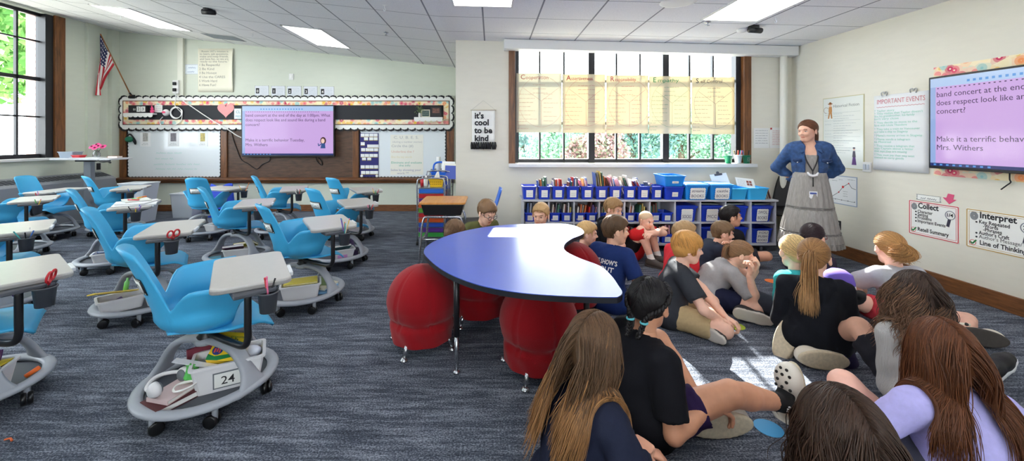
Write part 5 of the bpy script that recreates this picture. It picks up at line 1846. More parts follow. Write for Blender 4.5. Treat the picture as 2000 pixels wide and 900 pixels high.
for k, (x, y, rz, lb, col, l, w, h) in enumerate(((.20, -.05, 8, 'white papers lying lowest on the heaped tablet', (236, 238, 240), .36, .44, .012), (.22, -.09, -14, 'white workbook askew on the heaped tablet', (228, 230, 234), .26, .3, .012), (.19, .02, 20, 'open workbook under the orange markers on the heaped tablet', (216, 220, 214), .22, .28, .014))):
 lay('paper_stack', lb, 'papers', AM @ T(x, y, .6905 + .0125 * k), col, l, w, h, (0, 0, rz))
r = random.Random(12)
for k, c in enumerate(('orange', 'yellow', 'orange', 'green', 'red')):
 o = pen_mesh(.12, .007).build('marker', [cmat(*PC[c], .4), cmat(*PC[c], .4)], None, local=True)
 place(o, AM @ T(.17 + .018 * k, .10 - .05 * k, .7365) @ Matrix.Rotation(R(60 + 22 * k), 4, 'Z') @ Matrix.Rotation(R(90), 4, 'Y'))
 tag(o, '%s marker lying on the heaped tablet, %s' % (c, ('far left', 'yellow one', 'centre', 'green one', 'red one')[k]), 'marker', 'markers on the heaped tablet')
b = MB(); b.smooth = True
b.tube(smoothcurve([(-.02, 0, .006), (0, .006, .008), (.012, .0, .006), (.02, -.004, .006)], 4), [.004] * 12 + [.005], 8)
o = b.build('eraser_bit', cmat(226, 110, 60, .6), None, local=True); o.location = onz(17, 861, 0.001)
tag(o, 'small orange scrap lying on the carpet at the bottom left', 'scrap')
# ------------------------------------------------------------------ kidney table
TZH = 0.65
def tz(px, py):
 return tuple(onz(px, py, TZH).xy)
outline = [tz(*p) for p in ((1104, 437), (1131, 444), (1140, 455), (1117, 466), (1103, 477), (1104, 489), (1130, 503), (1172, 519), (1194, 538), (1209, 559), (1215, 570), (1209, 578), (1190, 580), (1090, 577), (1000, 569), (925, 553), (868, 529), (836, 504), (828, 489), (843, 474), (880, 458), (930, 446), (985, 439), (1045, 437))]
OUT = [tuple(p.xy) for p in smoothcurve([Vector((x, y, 0)) for x, y in outline], 5, closed=True)]
cx_, cy_ = sum(p[0] for p in OUT) / len(OUT), sum(p[1] for p in OUT) / len(OUT)
kt = thing('kidney_table', 'large blue kidney-shaped table with black edge over the red ball seats', 'table', (0.1, 2.6, 0))
b = MB(); b.prism([(cx_ + (x - cx_) * 1.003, cy_ + (y - cy_) * 1.003) for x, y in OUT], TZH - .03, TZH - .003); b.build('edge_band', cmat(24, 26, 34, .45), kt)
b = MB(); b.prism(OUT, TZH - .003, TZH)
b.build('tabletop', mat('blue_laminate', srgb(28, 76, 198), 0.32, spec=1.0, coat=.75, var=.03, vscale=6), kt)
M_chrome = mat('chrome_leg', srgb(186, 188, 194), 0.25, metal=0.9)
for x, y in ((-.21, 2.38), (.56, 2.34), (-.30, 2.95), (.30, 3.25), (.62, 3.62)):
 b = MB(); b.smooth = True
 b.tube([(x, y, .22), (x, y, TZH - .03)], .018, 12)
 lg = b.build('leg', cmat(26, 26, 30, .4), kt)
 b = MB(); b.smooth = True
 b.tube([(x, y, .015), (x, y, .24)], .013, 10)
 b.lathe([(.022, 0), (.022, .008), (.012, .02)], 12, c=(x, y, 0))
 b.build('chrome_insert', M_chrome, lg)
# ------------------------------------------------------------------ red ball seats
M_red = mat('red_fabric', srgb(146, 17, 26), 0.9, spec=0.15, sheen=0.15, bump=0.35, bscale=260)
def ball_seat(x, y, rz, label):
 t = thing('ball_seat', label, 'ball chair', (x, y, 0), R(rz), 'red ball seats round the kidney table')
 b = MB(); b.smooth = True
 nu, nv = 96, 34
 def f(u, v):
  a = 2 * PI * u
  z = 0.065 + 0.475 * v
  if v < .28:
   q = v / .28
   r = .205 + .014 * q
  else:
   q = (v - .28) / .72
   r = .219 * 1.0 + .022 * math.sin(PI * min(1, q * 1.4)) if q < .35 else 0
   ang = math.acos(max(-1, min(1, (q - .30) / .70))) if q > .30 else PI / 2
   r = .238 * math.sin(ang) if q > .30 else .219 + .019 * (q / .30)
  seam = abs(((u * 6) % 1) - .5)
  r *= 1 - .045 * max(0, 1 - seam / .06) * (v > .2)
  fold = .020 * math.exp(-((v - .28) / .045) ** 2)
  r -= fold * (1 + .5 * math.sin(a * 5 + x * 9))
  r += .004 * math.sin(a * 9 + z * 30) * (v < .3)
  return Vector((r * math.cos(a), r * math.sin(a), z))
 b.grid(f, nu, nv, closed_u=True)
 b.build('cover', M_red, t, local=True)
 b = MB(); b.smooth = True
 b.lathe([(.19, .07), (.19, .085), (.17, .085), (.17, .07)], 30)
 b.build('base_frame', M_chrome, t, local=True)
 for k in range(4):
  a = R(45 + 90 * k)
  c, s_ = math.cos(a), math.sin(a)
  b = MB(); b.smooth = True
  b.tube([(.185 * c, .185 * s_, .10), (.225 * c, .225 * s_, .02)], [.015, .012], 12)
  b.lathe([(.026, 0), (.026, .008), (.012, .024)], 14, c=(.228 * c, .228 * s_, 0))
  b.build('leg', M_chrome, t, local=True)
ball_seat(-.475, 2.72, 25, 'red ball seat left of the black table leg, nearest the blue chairs')
ball_seat(-.10, 3.12, 10, 'red ball seat in the shadow behind the black table leg')
ball_seat(.285, 2.42, 20, 'front red ball seat beside the girl with long light brown hair')
ball_seat(.40, 2.93, 0, 'red ball seat mostly hidden behind the front one under the table')
ball_seat(.68, 3.32, 30, 'red ball seat showing in the hollow of the kidney table')
# ------------------------------------------------------------------ wooden student desk and chair
dk = thing('school_desk', 'school desk with honey wood top and black book box beside the rainbow cart', 'desk', (-.53, 4.48, 0))
b = MB(); b.prism(rrect(.50, .52, .04, 5, -.53, 4.50), .70, .722); b.build('desktop', wood_mat('honey_wood', (190, 124, 56), (222, 160, 88), (8, 1, 1), .3), dk, bevel=.005)
b = MB()
x0, x1, y0, y1 = -.76, -.30, 4.26, 4.72
b.add([(x0, y0, .70), (x1, y0, .70), (x1, y1, .70), (x0, y1, .70), (x0 + .03, y0 + .03, .575), (x1 - .03, y0 + .03, .575), (x1 - .03, y1, .575), (x0 + .03, y1, .575)], [(4, 7, 6, 5), (0, 4, 5, 1), (1, 5, 6, 2), (2, 6, 7, 3), (3, 7, 4, 0), (0, 1, 2, 3)])
b.build('book_box', cmat(22, 22, 26, .45), dk, bevel=.01)
for yy in (4.28, 4.70):
 for sx in (-1, 1):
  b = MB(); b.smooth = True
  b.tube(smoothcurve([(-.53, yy, .562), (-.53 + sx * .15, yy, .562), (-.53 + sx * .20, yy, .54), (-.53 + sx * .225, yy - .01, .40), (-.53 + sx * .255, yy - .02, .0)], 5), .0125, 10)
  b.build('leg', M_chrome, dk)
b = MB(); b.smooth = True
for sx in (-1, 1):
 b.tube([(-.53 + sx * .235, 4.27, .30), (-.53 + sx * .235, 4.69, .30)], .01, 8)
b.tube([(-.76, 4.275, .32), (-.30, 4.275, .32)], .010, 8)
b.build('cross_bars', M_chrome, dk)
def plain_chair(x, y, rz, label, mb, mseat, seatz=.43, backz=.78):
 t = thing('school_chair', label, 'chair', (x, y, 0), R(rz))
 b = MB(); b.smooth = True
 b.grid(lambda s, q: Vector((-.02 - .02 * math.sin(PI * s) + (-.16 - .20 * max(0, q - .0)) + .06 * q * q, (s - .5) * (.40 - .08 * q ** 3), seatz + .03 + (backz - seatz) * q)), 12, 12)
 b.build('backrest', mb, t, local=True, solid=.014)
 b = MB(); b.smooth = True
 b.grid(lambda s, q: Vector((-.20 + .42 * q, (s - .5) * .42, seatz + .012 * (2 * s - 1) ** 2 - .03 * max(0, q - .8) * 3 + .02 * (1 - q) ** 3)), 12, 12)
 b.build('seat', mseat, t, local=True, solid=.014)
 for sx in (-1, 1):
  for q in (-.20, .17):
   b = MB(); b.smooth = True
   b.tube(smoothcurve([(0, sx * .16, seatz - .015), (q * .8, sx * .18, seatz - .03), (q * 1.15, sx * .20, .0)], 5), .011, 9)
   b.build('leg', M_chrome, t, local=True)
 return t
plain_chair(-.22, 4.62, 180, 'blue plastic school chair with black seat between the desk and the boy with glasses', cmat(44, 110, 216, .4), cmat(24, 24, 28, .5), .43, .80)
plain_chair(3.82, 5.2, 215, 'black chair standing in the corner behind the standing woman', cmat(20, 20, 24, .6), cmat(20, 20, 24, .6), .45, .86)
# ------------------------------------------------------------------ rainbow drawer carts
def cart(x, y, label, cols, w=.36, d=.36, top=.86):
 t = thing('drawer_cart', label, 'cart', (x, y, 0))
 for sy in (-1, 1):
  b = MB(); b.smooth = True
  yy = sy * d / 2
  b.tube(smoothcurve([(-w / 2, yy, .06), (-w / 2, yy, .5), (-w / 2, yy, top - .03), (-w / 2 + .05, yy, top + .02), (0, yy, top + .025), (w / 2 - .05, yy, top + .02), (w / 2, yy, top - .03), (w / 2, yy, .5), (w / 2, yy, .06)], 5), .010, 8)
  b.build('side_frame', M_chrome, t, local=True)
 n = len(cols)
 hz = (top - .10 - .12) / n
 b = MB()
 for i in range(n + 1):
  z = .11 + hz * i
  for sx in (-1, 1):
   b.box((sx * (w / 2 - .012) - .005, -d / 2, z - .004), (sx * (w / 2 - .012) + .005, d / 2, z))
  b.box((-w / 2, -d / 2 - .004, z - .005), (w / 2, -d / 2 + .004, z))
 b.box((-w / 2 + .01, -d / 2, top - .105), (w / 2 - .01, d / 2, top - .098))
 b.build('rails', M_chrome, t, local=True)
 for i, c in enumerate(cols):
  z0 = .112 + hz * (n - 1 - i)
  b = MB(); b.box((-w / 2 + .018, -d / 2 + .0, z0), (w / 2 - .018, d / 2 - .01, z0 + hz * .86))
  dr = b.build('drawer', mat('drawer_%d_%d_%d' % c, srgb(*c), .3, trans=.15), t, local=True, bevel=.004)
  b = MB(); b.box((-w / 2 + .03, -d / 2 - .006, z0 + hz * .74), (w / 2 - .03, -d / 2 + .002, z0 + hz * .86))
  b.build('pull_lip', mat('drawer_%d_%d_%d' % c, srgb(*c), .3), dr, local=True)
 for sx in (-1, 1):
  for sy in (-1, 1):
   b = MB(); b.smooth = True
   p = Vector((sx * w / 2, sy * d / 2, .025))
   b.tube([p - Vector((.012, 0, 0)), p + Vector((.012, 0, 0))], .025, 12)
   b.tube([p, p + Vector((0, 0, .05))], .007, 6)
   b.build('caster', M_tyre, t, local=True)
 return t
RB = [(40, 110, 210), (200, 30, 40), (104, 50, 150), (226, 96, 36), (100, 180, 60), (204, 34, 40), (222, 90, 34), (44, 90, 200), (100, 50, 150), (70, 190, 80)]
cart(-.80, 5.42, 'tall cart of ten rainbow drawers standing left of the wooden school desk', RB)
cart(-.80, 6.15, 'second metal drawer cart half hidden behind the rainbow cart', [(40, 60, 160), (60, 60, 70), (120, 40, 60), (40, 60, 160), (90, 60, 50)], .36, .36, .90)
zt_ = .766
bt = thing('tissue_basket', 'yellow plastic basket with a white tissue on the rainbow cart', 'basket', (-.74, 5.34, zt_))
b = MB(); bin_mesh(.19, .13, .11, b); b.build('basket_body', cmat(244, 196, 30, .4), bt, local=True)
b = MB()
for k in range(6):
 for j in range(2):
  b.box((-.075 + .026 * k, -.0635 - .003 * j, .03 + .03 * j), (-.06 + .026 * k, -.058 - .003 * j, .042 + .03 * j))
b.build('slots', cmat(190, 140, 20, .5), bt, local=True)
b = MB(); b.smooth = True
b.grid(lambda s, q: Vector(((s - .5) * .10 * (1 - .75 * q) + .02 * q, .01 * math.sin(s * 14) * (1 - q), .09 + .11 * q)), 14, 6)
o = b.build('tissue', M_paper, None, local=True, solid=.002); o.location = (-.74, 5.34, zt_); tag(o, 'white tissue sticking up from the yellow basket', 'tissue')
b = MB(); b.smooth = True; b.lathe([(0, 0), (.03, 0), (.032, .09), (.014, .12), (.014, .145), (0, .145)], 14)
o = b.build('spray_bottle', M_paper, None, local=True); o.location = (-.88, 5.33, zt_); tag(o, 'white bottle standing left of the yellow basket on the rainbow cart', 'bottle')
b = MB(); b.smooth = True; b.lathe([(0, 0), (.032, 0), (.034, .10), (0, .10)], 14)
o = b.build('red_tub', cmat(190, 30, 44, .4), None, local=True); o.location = (-.935, 5.40, zt_); tag(o, 'red tub at the left end of the rainbow cart top', 'tub')
zu = .806
bt = thing('blue_caddy', 'bright blue handled caddy on the cart behind the yellow basket', 'caddy', (-.80, 6.07, zu))
b = MB(); bin_mesh(.24, .16, .10, b); b.build('caddy_body', cmat(36, 110, 226, .4), bt, local=True)
b = MB(); b.smooth = True; b.tube(smoothcurve([(-.09, 0, .09), (-.08, 0, .20), (-.03, 0, .24), (.05, 0, .24), (.09, 0, .19), (.10, 0, .09)], 5), .014, 8); b.build('handle', cmat(36, 110, 226, .4), bt, local=True)
b = MB(); b.smooth = True; b.lathe([(0, 0), (.035, 0), (.035, .30), (.033, .32), (0, .32)], 14)
o = b.build('wipes_tube', M_paper, None, local=True); o.location = (-.83, 6.22, zu); tag(o, 'white wipes tube standing behind the blue caddy', 'tube')
b = MB(); b.smooth = True; b.lathe([(0, 0), (.06, 0), (.06, .158), (0, .159)], 16)
o = b.build('round_tin', cmat(150, 160, 170, .4), None, local=True); o.location = (-.66, 6.2, zu); tag(o, 'grey tin with a dark green lid on the rear cart', 'tin')
b = MB(); b.smooth = True; b.lathe([(0, .16), (.07, .16), (.07, .22), (.0, .225)], 16); b.build('lid', cmat(20, 120, 90, .4), o, local=True)
for k, (dx, c) in enumerate(((0, (236, 236, 234)), (.03, (230, 226, 214)), (.055, (60, 80, 170)))):
 b = MB(); b.box((-.005, -.12, 0), (.005, .12, .26 - .03 * k))
 o = b.build('folder', cmat(*c, .6), None, local=True); o.location = (-.66 + dx, 5.98 - .02 * k, zu); o.rotation_euler = (0, R(6), R(60))
 tag(o, '%s folder standing upright on the rear cart beside the pier' % ('white', 'cream', 'blue')[k], 'folder')
# ------------------------------------------------------------------ low cubby shelf with bins and books
SX0, SX1, SY0, SY1, SZ0, SZ1 = .40, 3.555, 4.95, 5.38, .075, .645
SM = (SZ0 + SZ1) / 2 - .005
M_shelf = mat('grey_shelf_laminate', srgb(190, 192, 200), .4, var=.02, vscale=30)
sh = thing('cubby_shelf', 'long low grey cubby shelf with twenty openings under the window', 'shelf', ((SX0 + SX1) / 2, (SY0 + SY1) / 2, 0))
b = MB()
b.box((SX0 - .02, SY0 - .01, SZ1 - .022), (SX1 + .02, SY1, SZ1)); b.build('shelf_top', M_shelf, sh, bevel=.004)
b = MB(); b.box((SX0, SY0, SZ0), (SX1, SY1, SZ0 + .02)); b.build('bottom_board', M_shelf, sh, bevel=.002)
b = MB(); b.box((SX0 + .02, SY0 + .004, SM - .009), (SX1 - .02, SY1 - .01, SM + .009)); b.build('middle_board', M_shelf, sh, bevel=.002)
b = MB(); b.box((SX0, SY1 - .012, SZ0), (SX1, SY1 - .002, SZ1 - .02)); b.build('back_board', M_shelf, sh)
CW = (SX1 - SX0) / 10
for i in range(11):
 x = SX0 + CW * i
 b = MB(); b.box((max(SX0, x - .009), SY0 + .002, SZ0 + .02), (min(SX1, x + .009), SY1 - .012, SZ1 - .022)); b.build('divider' if 0 < i < 10 else 'end_panel', M_shelf, sh, bevel=.002)
for x in (SX0 + .12, SX1 - .16, (SX0 + SX1) / 2):
 for y in (SY0 + .06, SY1 - .06):
  b = MB(); b.smooth = True
  b.tube([(x - .012, y, .03), (x + .012, y, .03)], .03, 14)
  cs = b.build('caster', cmat(120, 124, 132, .4), sh)
  b = MB(); b.box((x - .02, y - .02, .05), (x + .02, y + .02, SZ0)); b.build('mount_plate', M_chrome, cs)
M_bb = mat('royal_blue_bin', srgb(28, 62, 190), .35)
M_cy = mat('bright_blue_bin', srgb(30, 140, 226), .35)
M_cy2 = mat('aqua_bin', srgb(56, 176, 236), .35)
BC = [((40, 40, 48), 'black'), ((196, 40, 44), 'red'), ((232, 226, 214), 'white'), ((226, 224, 226), 'pale'), ((120, 116, 130), 'slate'), ((214, 190, 110), 'yellow'), ((80, 60, 120), 'purple'), ((60, 110, 90), 'green'), ((200, 110, 60), 'orange'), ((64, 96, 160), 'blue'), ((150, 140, 130), 'grey'), ((110, 60, 50), 'brown'), ((214, 150, 170), 'pink')]
ORD = ('first', 'second', 'third', 'fourth', 'fifth', 'sixth', 'seventh', 'eighth', 'ninth', 'tenth')
bk = {}
for i, (c, nme) in enumerate(BC):
 b = MB()
 b.m = 0
 b.box((-.008, -.075, 0), (-.0065, .075, .21)); b.box((.0065, -.075, 0), (.008, .075, .21)); b.box((-.0065, -.075, 0), (.0065, -.073, .21))
 b.m = 1
 b.box((-.0065, -.073, .003), (.0065, .071, .207))
 o = b.build('book', [cmat(*c, .5), M_paper], None, local=True)
 bk[nme] = o
firstuse = set()
def book(nme, M, sx, sz, label, group, name='book'):
 o = bk[nme]
 if nme in firstuse:
  o = o.copy(); COL.objects.link(o)
 firstuse.add(nme)
 o.location, o.rotation_euler, o.scale = M.translation, M.to_euler(), (sx, 1, sz)
 return tag(o, label, 'book', group)
def blue_bin(x, y, z, w, d, h, label, m, group, card=True, txt=None, cw=.5, ch=.55, flare=.9, lid=False):
 t = thing('storage_bin', label, 'bin', (x, y, z), group=group)
 b = MB(); bin_mesh(w, d, h, b)
 b.build('bin_body', m, t, local=True)
 f = Fr((0, -d / 2 * .92 - .004, 0), (1, 0, 0), (0, 0, 1))
 f.v = Vector((0, -(d * .08) / h, 1)).normalized(); f.n = f.u.cross(f.v)
 if card:
  a, c0 = w * cw / 2, h * (1 - ch) * .38
  c1 = c0 + h * ch
  b = MB()
  if txt:
   b.fpoly(f, scallop(None, -a, a, c0, c1, .012), .001, .004)
  else:
   b.fbox(f, -a, a, c0, c1, .001, .004)
  cd = b.build('label_card', M_paper, t, local=True)
  if txt:
   b = MB()
   n = len(txt)
   for k, tx in enumerate(txt):
    b.text(f, tx, 0, c0 + (c1 - c0) * (1 - (k + .8) / n) + .004, (c1 - c0) / n * .78 if n > 1 else .06, .0045, 'c', .006, 0, 1, a * 1.7)
   b.build('lettering', cmat(90, 84, 110, .7), cd, local=True)
  else:
   b = MB(); b.scribble(f, -a * .6, a * .7, c0 + (c1 - c0) * .5, .009, .0045, int(x * 100)); b.scribble(f, -a * .5, a * .6, c0 + (c1 - c0) * .25, .007, .0045, int(x * 77)); b.build('writing', M_inkg, cd, local=True)
 if lid:
  b = MB(); b.prism(rrect(w + .03, d + .03, .03, 4), h, h + .012); b.prism(rrect(w - .01, d - .01, .03, 4), h + .012, h + .02)
  b.build('lid', m, t, local=True, bevel=.003)
 return t
def fill(x, y, z, w, n, seed, label, group, tall=1.0, lean=.25):
 r = random.Random(seed)
 for k in range(n):
  nme = r.choice(BC)[1]
  xx = x - w / 2 + w * (k + .5) / n
  M = T(xx, y + r.uniform(-.02, .02), z) @ Matrix.Rotation(lean * r.uniform(.4, 1.3), 4, 'Y') @ Matrix.Rotation(r.uniform(-.12, .05), 4, 'X')
  book(nme, M, min(2.2, w / n / .016 * r.uniform(.5, .85)), tall * r.uniform(.8, 1.1), '%s book, %s from left in %s' % (nme, ORD[k], label), group)
ZT = SZ1 + .001
pxs = ((1020, 1048), (1050, 1076), (1077, 1104), (1105, 1132), (1134, 1160), (1162, 1188), (1189, 1215), (1217, 1243), (1244, 1270), (1271, 1295))
YB_ = 5.10
for i, (a, c) in enumerate(pxs):
 x = ((a + c) / 2 - CX) / F * (YB_ - .1)
 w = (c - a - 2) / F * (YB_ - .1)
 blue_bin(x, YB_, ZT, w, .25, .165, 'small royal blue bin, %s from the left on top of the cubby shelf' % ORD[i], M_bb, 'small blue bins along the shelf top')
 if i:
  fill(x, YB_ - .02, ZT + .025, w * .74, (0, 6, 8, 7, 8, 9, 9, 8, 7, 5)[i], 100 + i, '%s small blue bin on the shelf top' % ORD[i], 'books in the bins along the shelf top', (0, 1.2, 1.12, 1.1, 1.18, 1.42, 1.3, 1.25, 1.1, 1.0)[i], (0, -.12, -.06, .05, -.32, -.10, -.32, -.38, -.45, -.45)[i])
XP = lambda px, Y: (px - CX) / F * Y
blue_bin(XP(1314, 5.0), YB_, ZT, .24, .32, .165, 'blue crate with white label under another crate on the shelf top', M_bb, None, True, None, .3, .35)
blue_bin(XP(1314, 5.0), YB_, ZT + .167, .26, .34, .135, 'bright blue empty crate stacked on another crate on the shelf top', M_cy, None, True, None, .3, .2)
blue_bin(XP(1356, 5.0), YB_, ZT, .285, .36, .18, 'lidded bright blue bin labelled streams on the shelf top', M_cy, None, True, ('streams', 'BOOKS'), .62, .72, lid=True)
blue_bin(XP(1403, 5.0), YB_, ZT, .285, .36, .18, 'lidded bright blue bin labelled castle on the shelf top', M_cy, None, True, ('castle', 'BOOKS'), .58, .72, lid=True)
blue_bin(XP(1441, 5.0), YB_ + .02, ZT, .20, .34, .14, 'open aqua bin holding a clipboard on the shelf top', M_cy2, None, False)
blue_bin(XP(1475, 5.0), YB_, ZT, .25, .34, .15, 'open aqua bin with printed pages at the right end of the shelf top', M_cy2, None, False)
cbx = XP(1428, 5.0)
t = thing('clipboard', 'white clipboard with a grey clip leaning in the aqua bin', 'clipboard', (cbx - .0, YB_ + .04, ZT + .06), rot=(R(-22), R(-8), 0))
b = MB(); b.box((-.11, -.002, 0), (.11, .002, .26)); b.build('paper_board', M_paper, t, local=True)
b = MB(); b.box((-.05, -.008, .235), (.05, .004, .262)); b.fdisc(Fr((0, -.003, 0), (1, 0, 0), (0, 0, 1)), 0, .272, .02, 0, .005, 12); b.build('clip', cmat(110, 118, 130, .3, metal=.8), t, local=True)
t = thing('printed_page', 'printed page with small pictures propped in the rightmost aqua bin', 'page', (XP(1480, 5.0) - .02, YB_ + .04, ZT + .08), rot=(R(-38), R(6), R(-6)))
b = MB(); b.box((-.13, -.002, 0), (.10, .002, .20)); b.build('sheet', M_paper, t, local=True)
b = MB()
for k in range(4):
 b.box((.0 + .035 * (k % 2), -.004, .09 + .04 * (k // 2)), (.028 + .035 * (k % 2), -.002, .122 + .04 * (k // 2)))
b.build('pictures', cmat(150, 84, 70, .6), t, local=True)
b = MB()
f = Fr((0, -.002, 0), (1, 0, 0), (0, 0, 1))
for k in range(6):
 b.scribble(f, -.11, -.02, .05 + .022 * k, .009, .001, k)
b.build('print', M_inkg, t, local=True)
for k in range(3):
 o = book(('white', 'grey', 'brown')[k], T(3.50 + .025 * k, 5.12, ZT) @ Matrix.Rotation(R(-18), 4, 'Y'), .8, .62, '%s book leaning at the right end of the shelf top' % ('white', 'grey', 'brown')[k], None)
for i in range(6):
 for row, z in ((0, SM + .0095), (1, SZ0 + .0205)):
  if row == 1 and i in (0, 1, 2):
   continue
  for q in (0, 1):
   x = SX0 + CW * (i + .27 + .46 * q)
   wh = ('left', 'right')[q]
   lb = '%s bin, %s %s opening of the cubby shelf' % (wh, ORD[i], ('upper', 'lower')[row])
   blue_bin(x, SY0 + .15, z, .135, .24, .115, 'small royal blue ' + lb, M_bb, 'small blue bins inside the cubby shelf')
   if not (i == 5 and q == 1 and row == 0):
    fill(x, SY0 + .13, z + .02, .10, 5 if row == 0 else 3, 300 + i * 4 + q + 50 * row, '%s bin, %s %s opening' % (wh, ORD[i], ('upper', 'lower')[row]), 'books inside the cubby shelf', .92, (.06, .1, .15, .0, .12, .02)[i])
for i, tx in ((6, ('SOCKS',)), (7, ('MCC',)), (8, ('MAPS',)), (9, ('SWOL', 'BOOKS'))):
 blue_bin(SX0 + CW * (i + .5), SY0 + .20, SM + .0095, CW - .05, .34, .185, 'large blue bin %s, upper row of the cubby shelf' % ('labelled SOCKS', 'labelled MCC', 'behind the dark-haired boy', 'labelled SWOL at the right end')[i - 6], M_bb, None, i != 8, tx, .5, .78, lid=True)
 if i == 6:
  continue
 blue_bin(SX0 + CW * (i + .5), SY0 + .20, SZ0 + .0205, CW - .05, .34, .185, 'large blue bin %s, lower row of the cubby shelf' % ('', 'under the MCC bin', 'under the unlabelled bin', 'labelled YOU PUSH at the right end')[i - 6], M_bb, None, i != 8, ('YOU', 'PUSH', 'BOOKS') if i == 9 else None, .5, .78, lid=i != 9)
for i in (7, 8, 9):
 lay('workbook', 'dark green folder lying on the large bin in the %s upper opening' % ORD[i], 'folder', T(SX0 + CW * (i + .5), SY0 + .2, SM + .222), (70, 96, 84), .22, .28, .012, (0, 0, 8 * (i - 8)))
for nme, o in bk.items():
 if nme not in firstuse:
  bpy.data.objects.remove(o)
# ------------------------------------------------------------------ cups on the window sill
for px, col, h, lb, pens in ((1422.5, (24, 140, 96), .11, 'small green cup, left one on the window sill', 0), (1441.5, (236, 238, 240), .12, 'white cup full of pens on the window sill', 6), (1458, (24, 120, 84), .115, 'green printed cup at the right end of the window sill', 3)):
 Y = YR - .035
 x, z = XP(px, Y), OZ0 - .005
 t = thing('cup', lb, 'cup', (x, Y, z))
 b = MB(); b.smooth = True
 b.lathe([(0, 0), (.036, 0), (.05, h - .012), (.053, h - .012), (.053, h), (.046, h), (.034, .006), (0, .006)], 18)
 b.build('cup_body', cmat(*col, .4), t, local=True)
 if px == 1458:
  b = MB(); f = Fr((0, -.052, 0), (1, 0, 0), (0, 0, 1))
  for k in range(3):
   b.scribble(f, -.025, .025, .035 + .02 * k, .012, 0, k)
  b.build('print', M_paper, t, local=True)
 r = random.Random(int(px))
 for k in range(pens):
  c = ('pink', 'orange', 'yellow', 'black', 'red', 'teal')[k] if pens == 6 else ('black', 'black', 'blue')[k]
  o = pen_mesh(.16, .006).build('pen', [cmat(*PC[c], .4), cmat(*PC[c], .4)], None, local=True)
  place(o, T(x + .01 * math.cos(k), Y + .01 * math.sin(k), z + .012) @ Matrix.Rotation(k * 1.1, 4, 'Z') @ Matrix.Rotation(R(r.uniform(8, 16)), 4, 'Y'))
  tag(o, '%s pen in the %s cup on the window sill' % (c, 'white' if pens == 6 else 'green printed'), 'pen', 'pens in the window sill cups')
# ------------------------------------------------------------------ standing desk by the left window and what it carries
DY, DZ = 6.62, 1.09
sd = thing('standing_desk', 'tall narrow grey standing desk on one column by the left window', 'desk', (-6.70, DY, 0))
b = MB(); b.prism(rrect(1.0, .42, .03, 4, -6.66, DY), DZ - .028, DZ); b.build('desktop', mat('pale_laminate', srgb(206, 208, 212), .3), sd, bevel=.004)
b = MB(); b.box((-6.78, DY - .03, .04), (-6.66, DY + .05, DZ - .06)); b.build('column', cmat(140, 146, 156, .4, metal=.3), sd, bevel=.008)
b = MB(); b.box((-6.98, DY - .22, 0), (-6.90, DY + .26, .04)); b.box((-6.54, DY - .22, 0), (-6.46, DY + .26, .04)); b.box((-6.98, DY - .03, .0), (-6.46, DY + .05, .045)); b.build('foot', cmat(140, 146, 156, .4, metal=.3), sd, bevel=.006)
b = MB(); b.box((-6.9, DY - .05, DZ - .06), (-6.4, DY + .05, DZ - .028)); b.build('bracket', cmat(60, 62, 68, .5), sd)
b = MB(); b.smooth = True; b.tube(smoothcurve([(-6.36, DY - .21, DZ - .035), (-6.26, DY - .23, DZ - .05), (-6.18, DY - .23, DZ - .045), (-6.14, DY - .22, DZ - .07)], 4), .014, 8); b.build('lever', M_black, sd)
o = bin_mesh(.26, .17, .105).build('grey_box', cmat(150, 162, 176, .5), None, local=True); o.location = (-7.0, DY - .02, DZ + .001); tag(o, 'grey-blue open box at the left end of the standing desk', 'box')
o = bin_mesh(.15, .11, .05).build('red_dish', cmat(200, 34, 44, .4), None, local=True); o.location = (-6.78, DY - .10, DZ + .001); tag(o, 'red dish beside the grey-blue box on the standing desk', 'dish')
lay('papers', 'white papers spread on the standing desk under the flower vase', 'papers', T(-6.62, DY - .09, DZ + .001), (234, 236, 240), .42, .22, .01, (0, 0, 6))
lay('pencil_case', 'brown pencil case at the right end of the standing desk', 'pencil case', T(-6.30, DY + .02, DZ + .001), (170, 110, 84), .2, .09, .03, (0, 0, -10))
fv = thing('flower_vase', 'clear glass vase on the standing desk holding pink daisies', 'vase', (-6.64, DY + .05, DZ + .001))
b = MB(); b.smooth = True; b.lathe([(0, 0), (.035, 0), (.05, .03), (.05, .07), (.035, .10), (.04, .12), (.036, .12), (.03, .10), (.045, .06), (.04, .01), (0, .008)], 18); b.build('glass_body', mat('vase_glass', (.9, .95, .95), .05, trans=.9), fv, local=True)
r = random.Random(8)
for k, (dx, dy, dz) in enumerate(((-.08, 0, .17), (-.02, .02, .20), (.05, -.02, .18), (.10, .01, .17), (.02, -.05, .15))):
 t = thing('daisy', 'pink daisy, %s in the glass vase' % ('far left', 'topmost', 'second from the right', 'far right', 'lowest front one')[k], 'flower', (-6.64, DY + .05, DZ + .02), group='pink daisies in the vase')
 b = MB(); b.smooth = True; b.tube([(0, 0, 0), (dx * .4, dy * .4, dz * .6), (dx, dy, dz)], .003, 6); b.build('stem', cmat(60, 120, 60, .6), t, local=True)
 d = Vector((dx * .6, -.6 + dy, .6)).normalized()
 u = d.cross(Vector((0, 0, 1))).normalized(); v = u.cross(d)
 c = Vector((dx, dy, dz))
 b = MB()
 for q in range(14):
  a = 2 * PI * q / 14
  e = u * math.cos(a) + v * math.sin(a); g = u * math.cos(a + PI / 2) + v * math.sin(a + PI / 2)
  b.add([c, c + e * .032 + g * .010, c + e * .055 + d * -.006, c + e * .032 - g * .010], [(0, 1, 2, 3)])
 b.build('petals', cmat(236, 80, 150, .6), t, local=True)
 b = MB(); b.smooth = True; b.ball(c + d * .004, .015, 10); b.build('centre', cmat(120, 40, 70, .7), t, local=True)
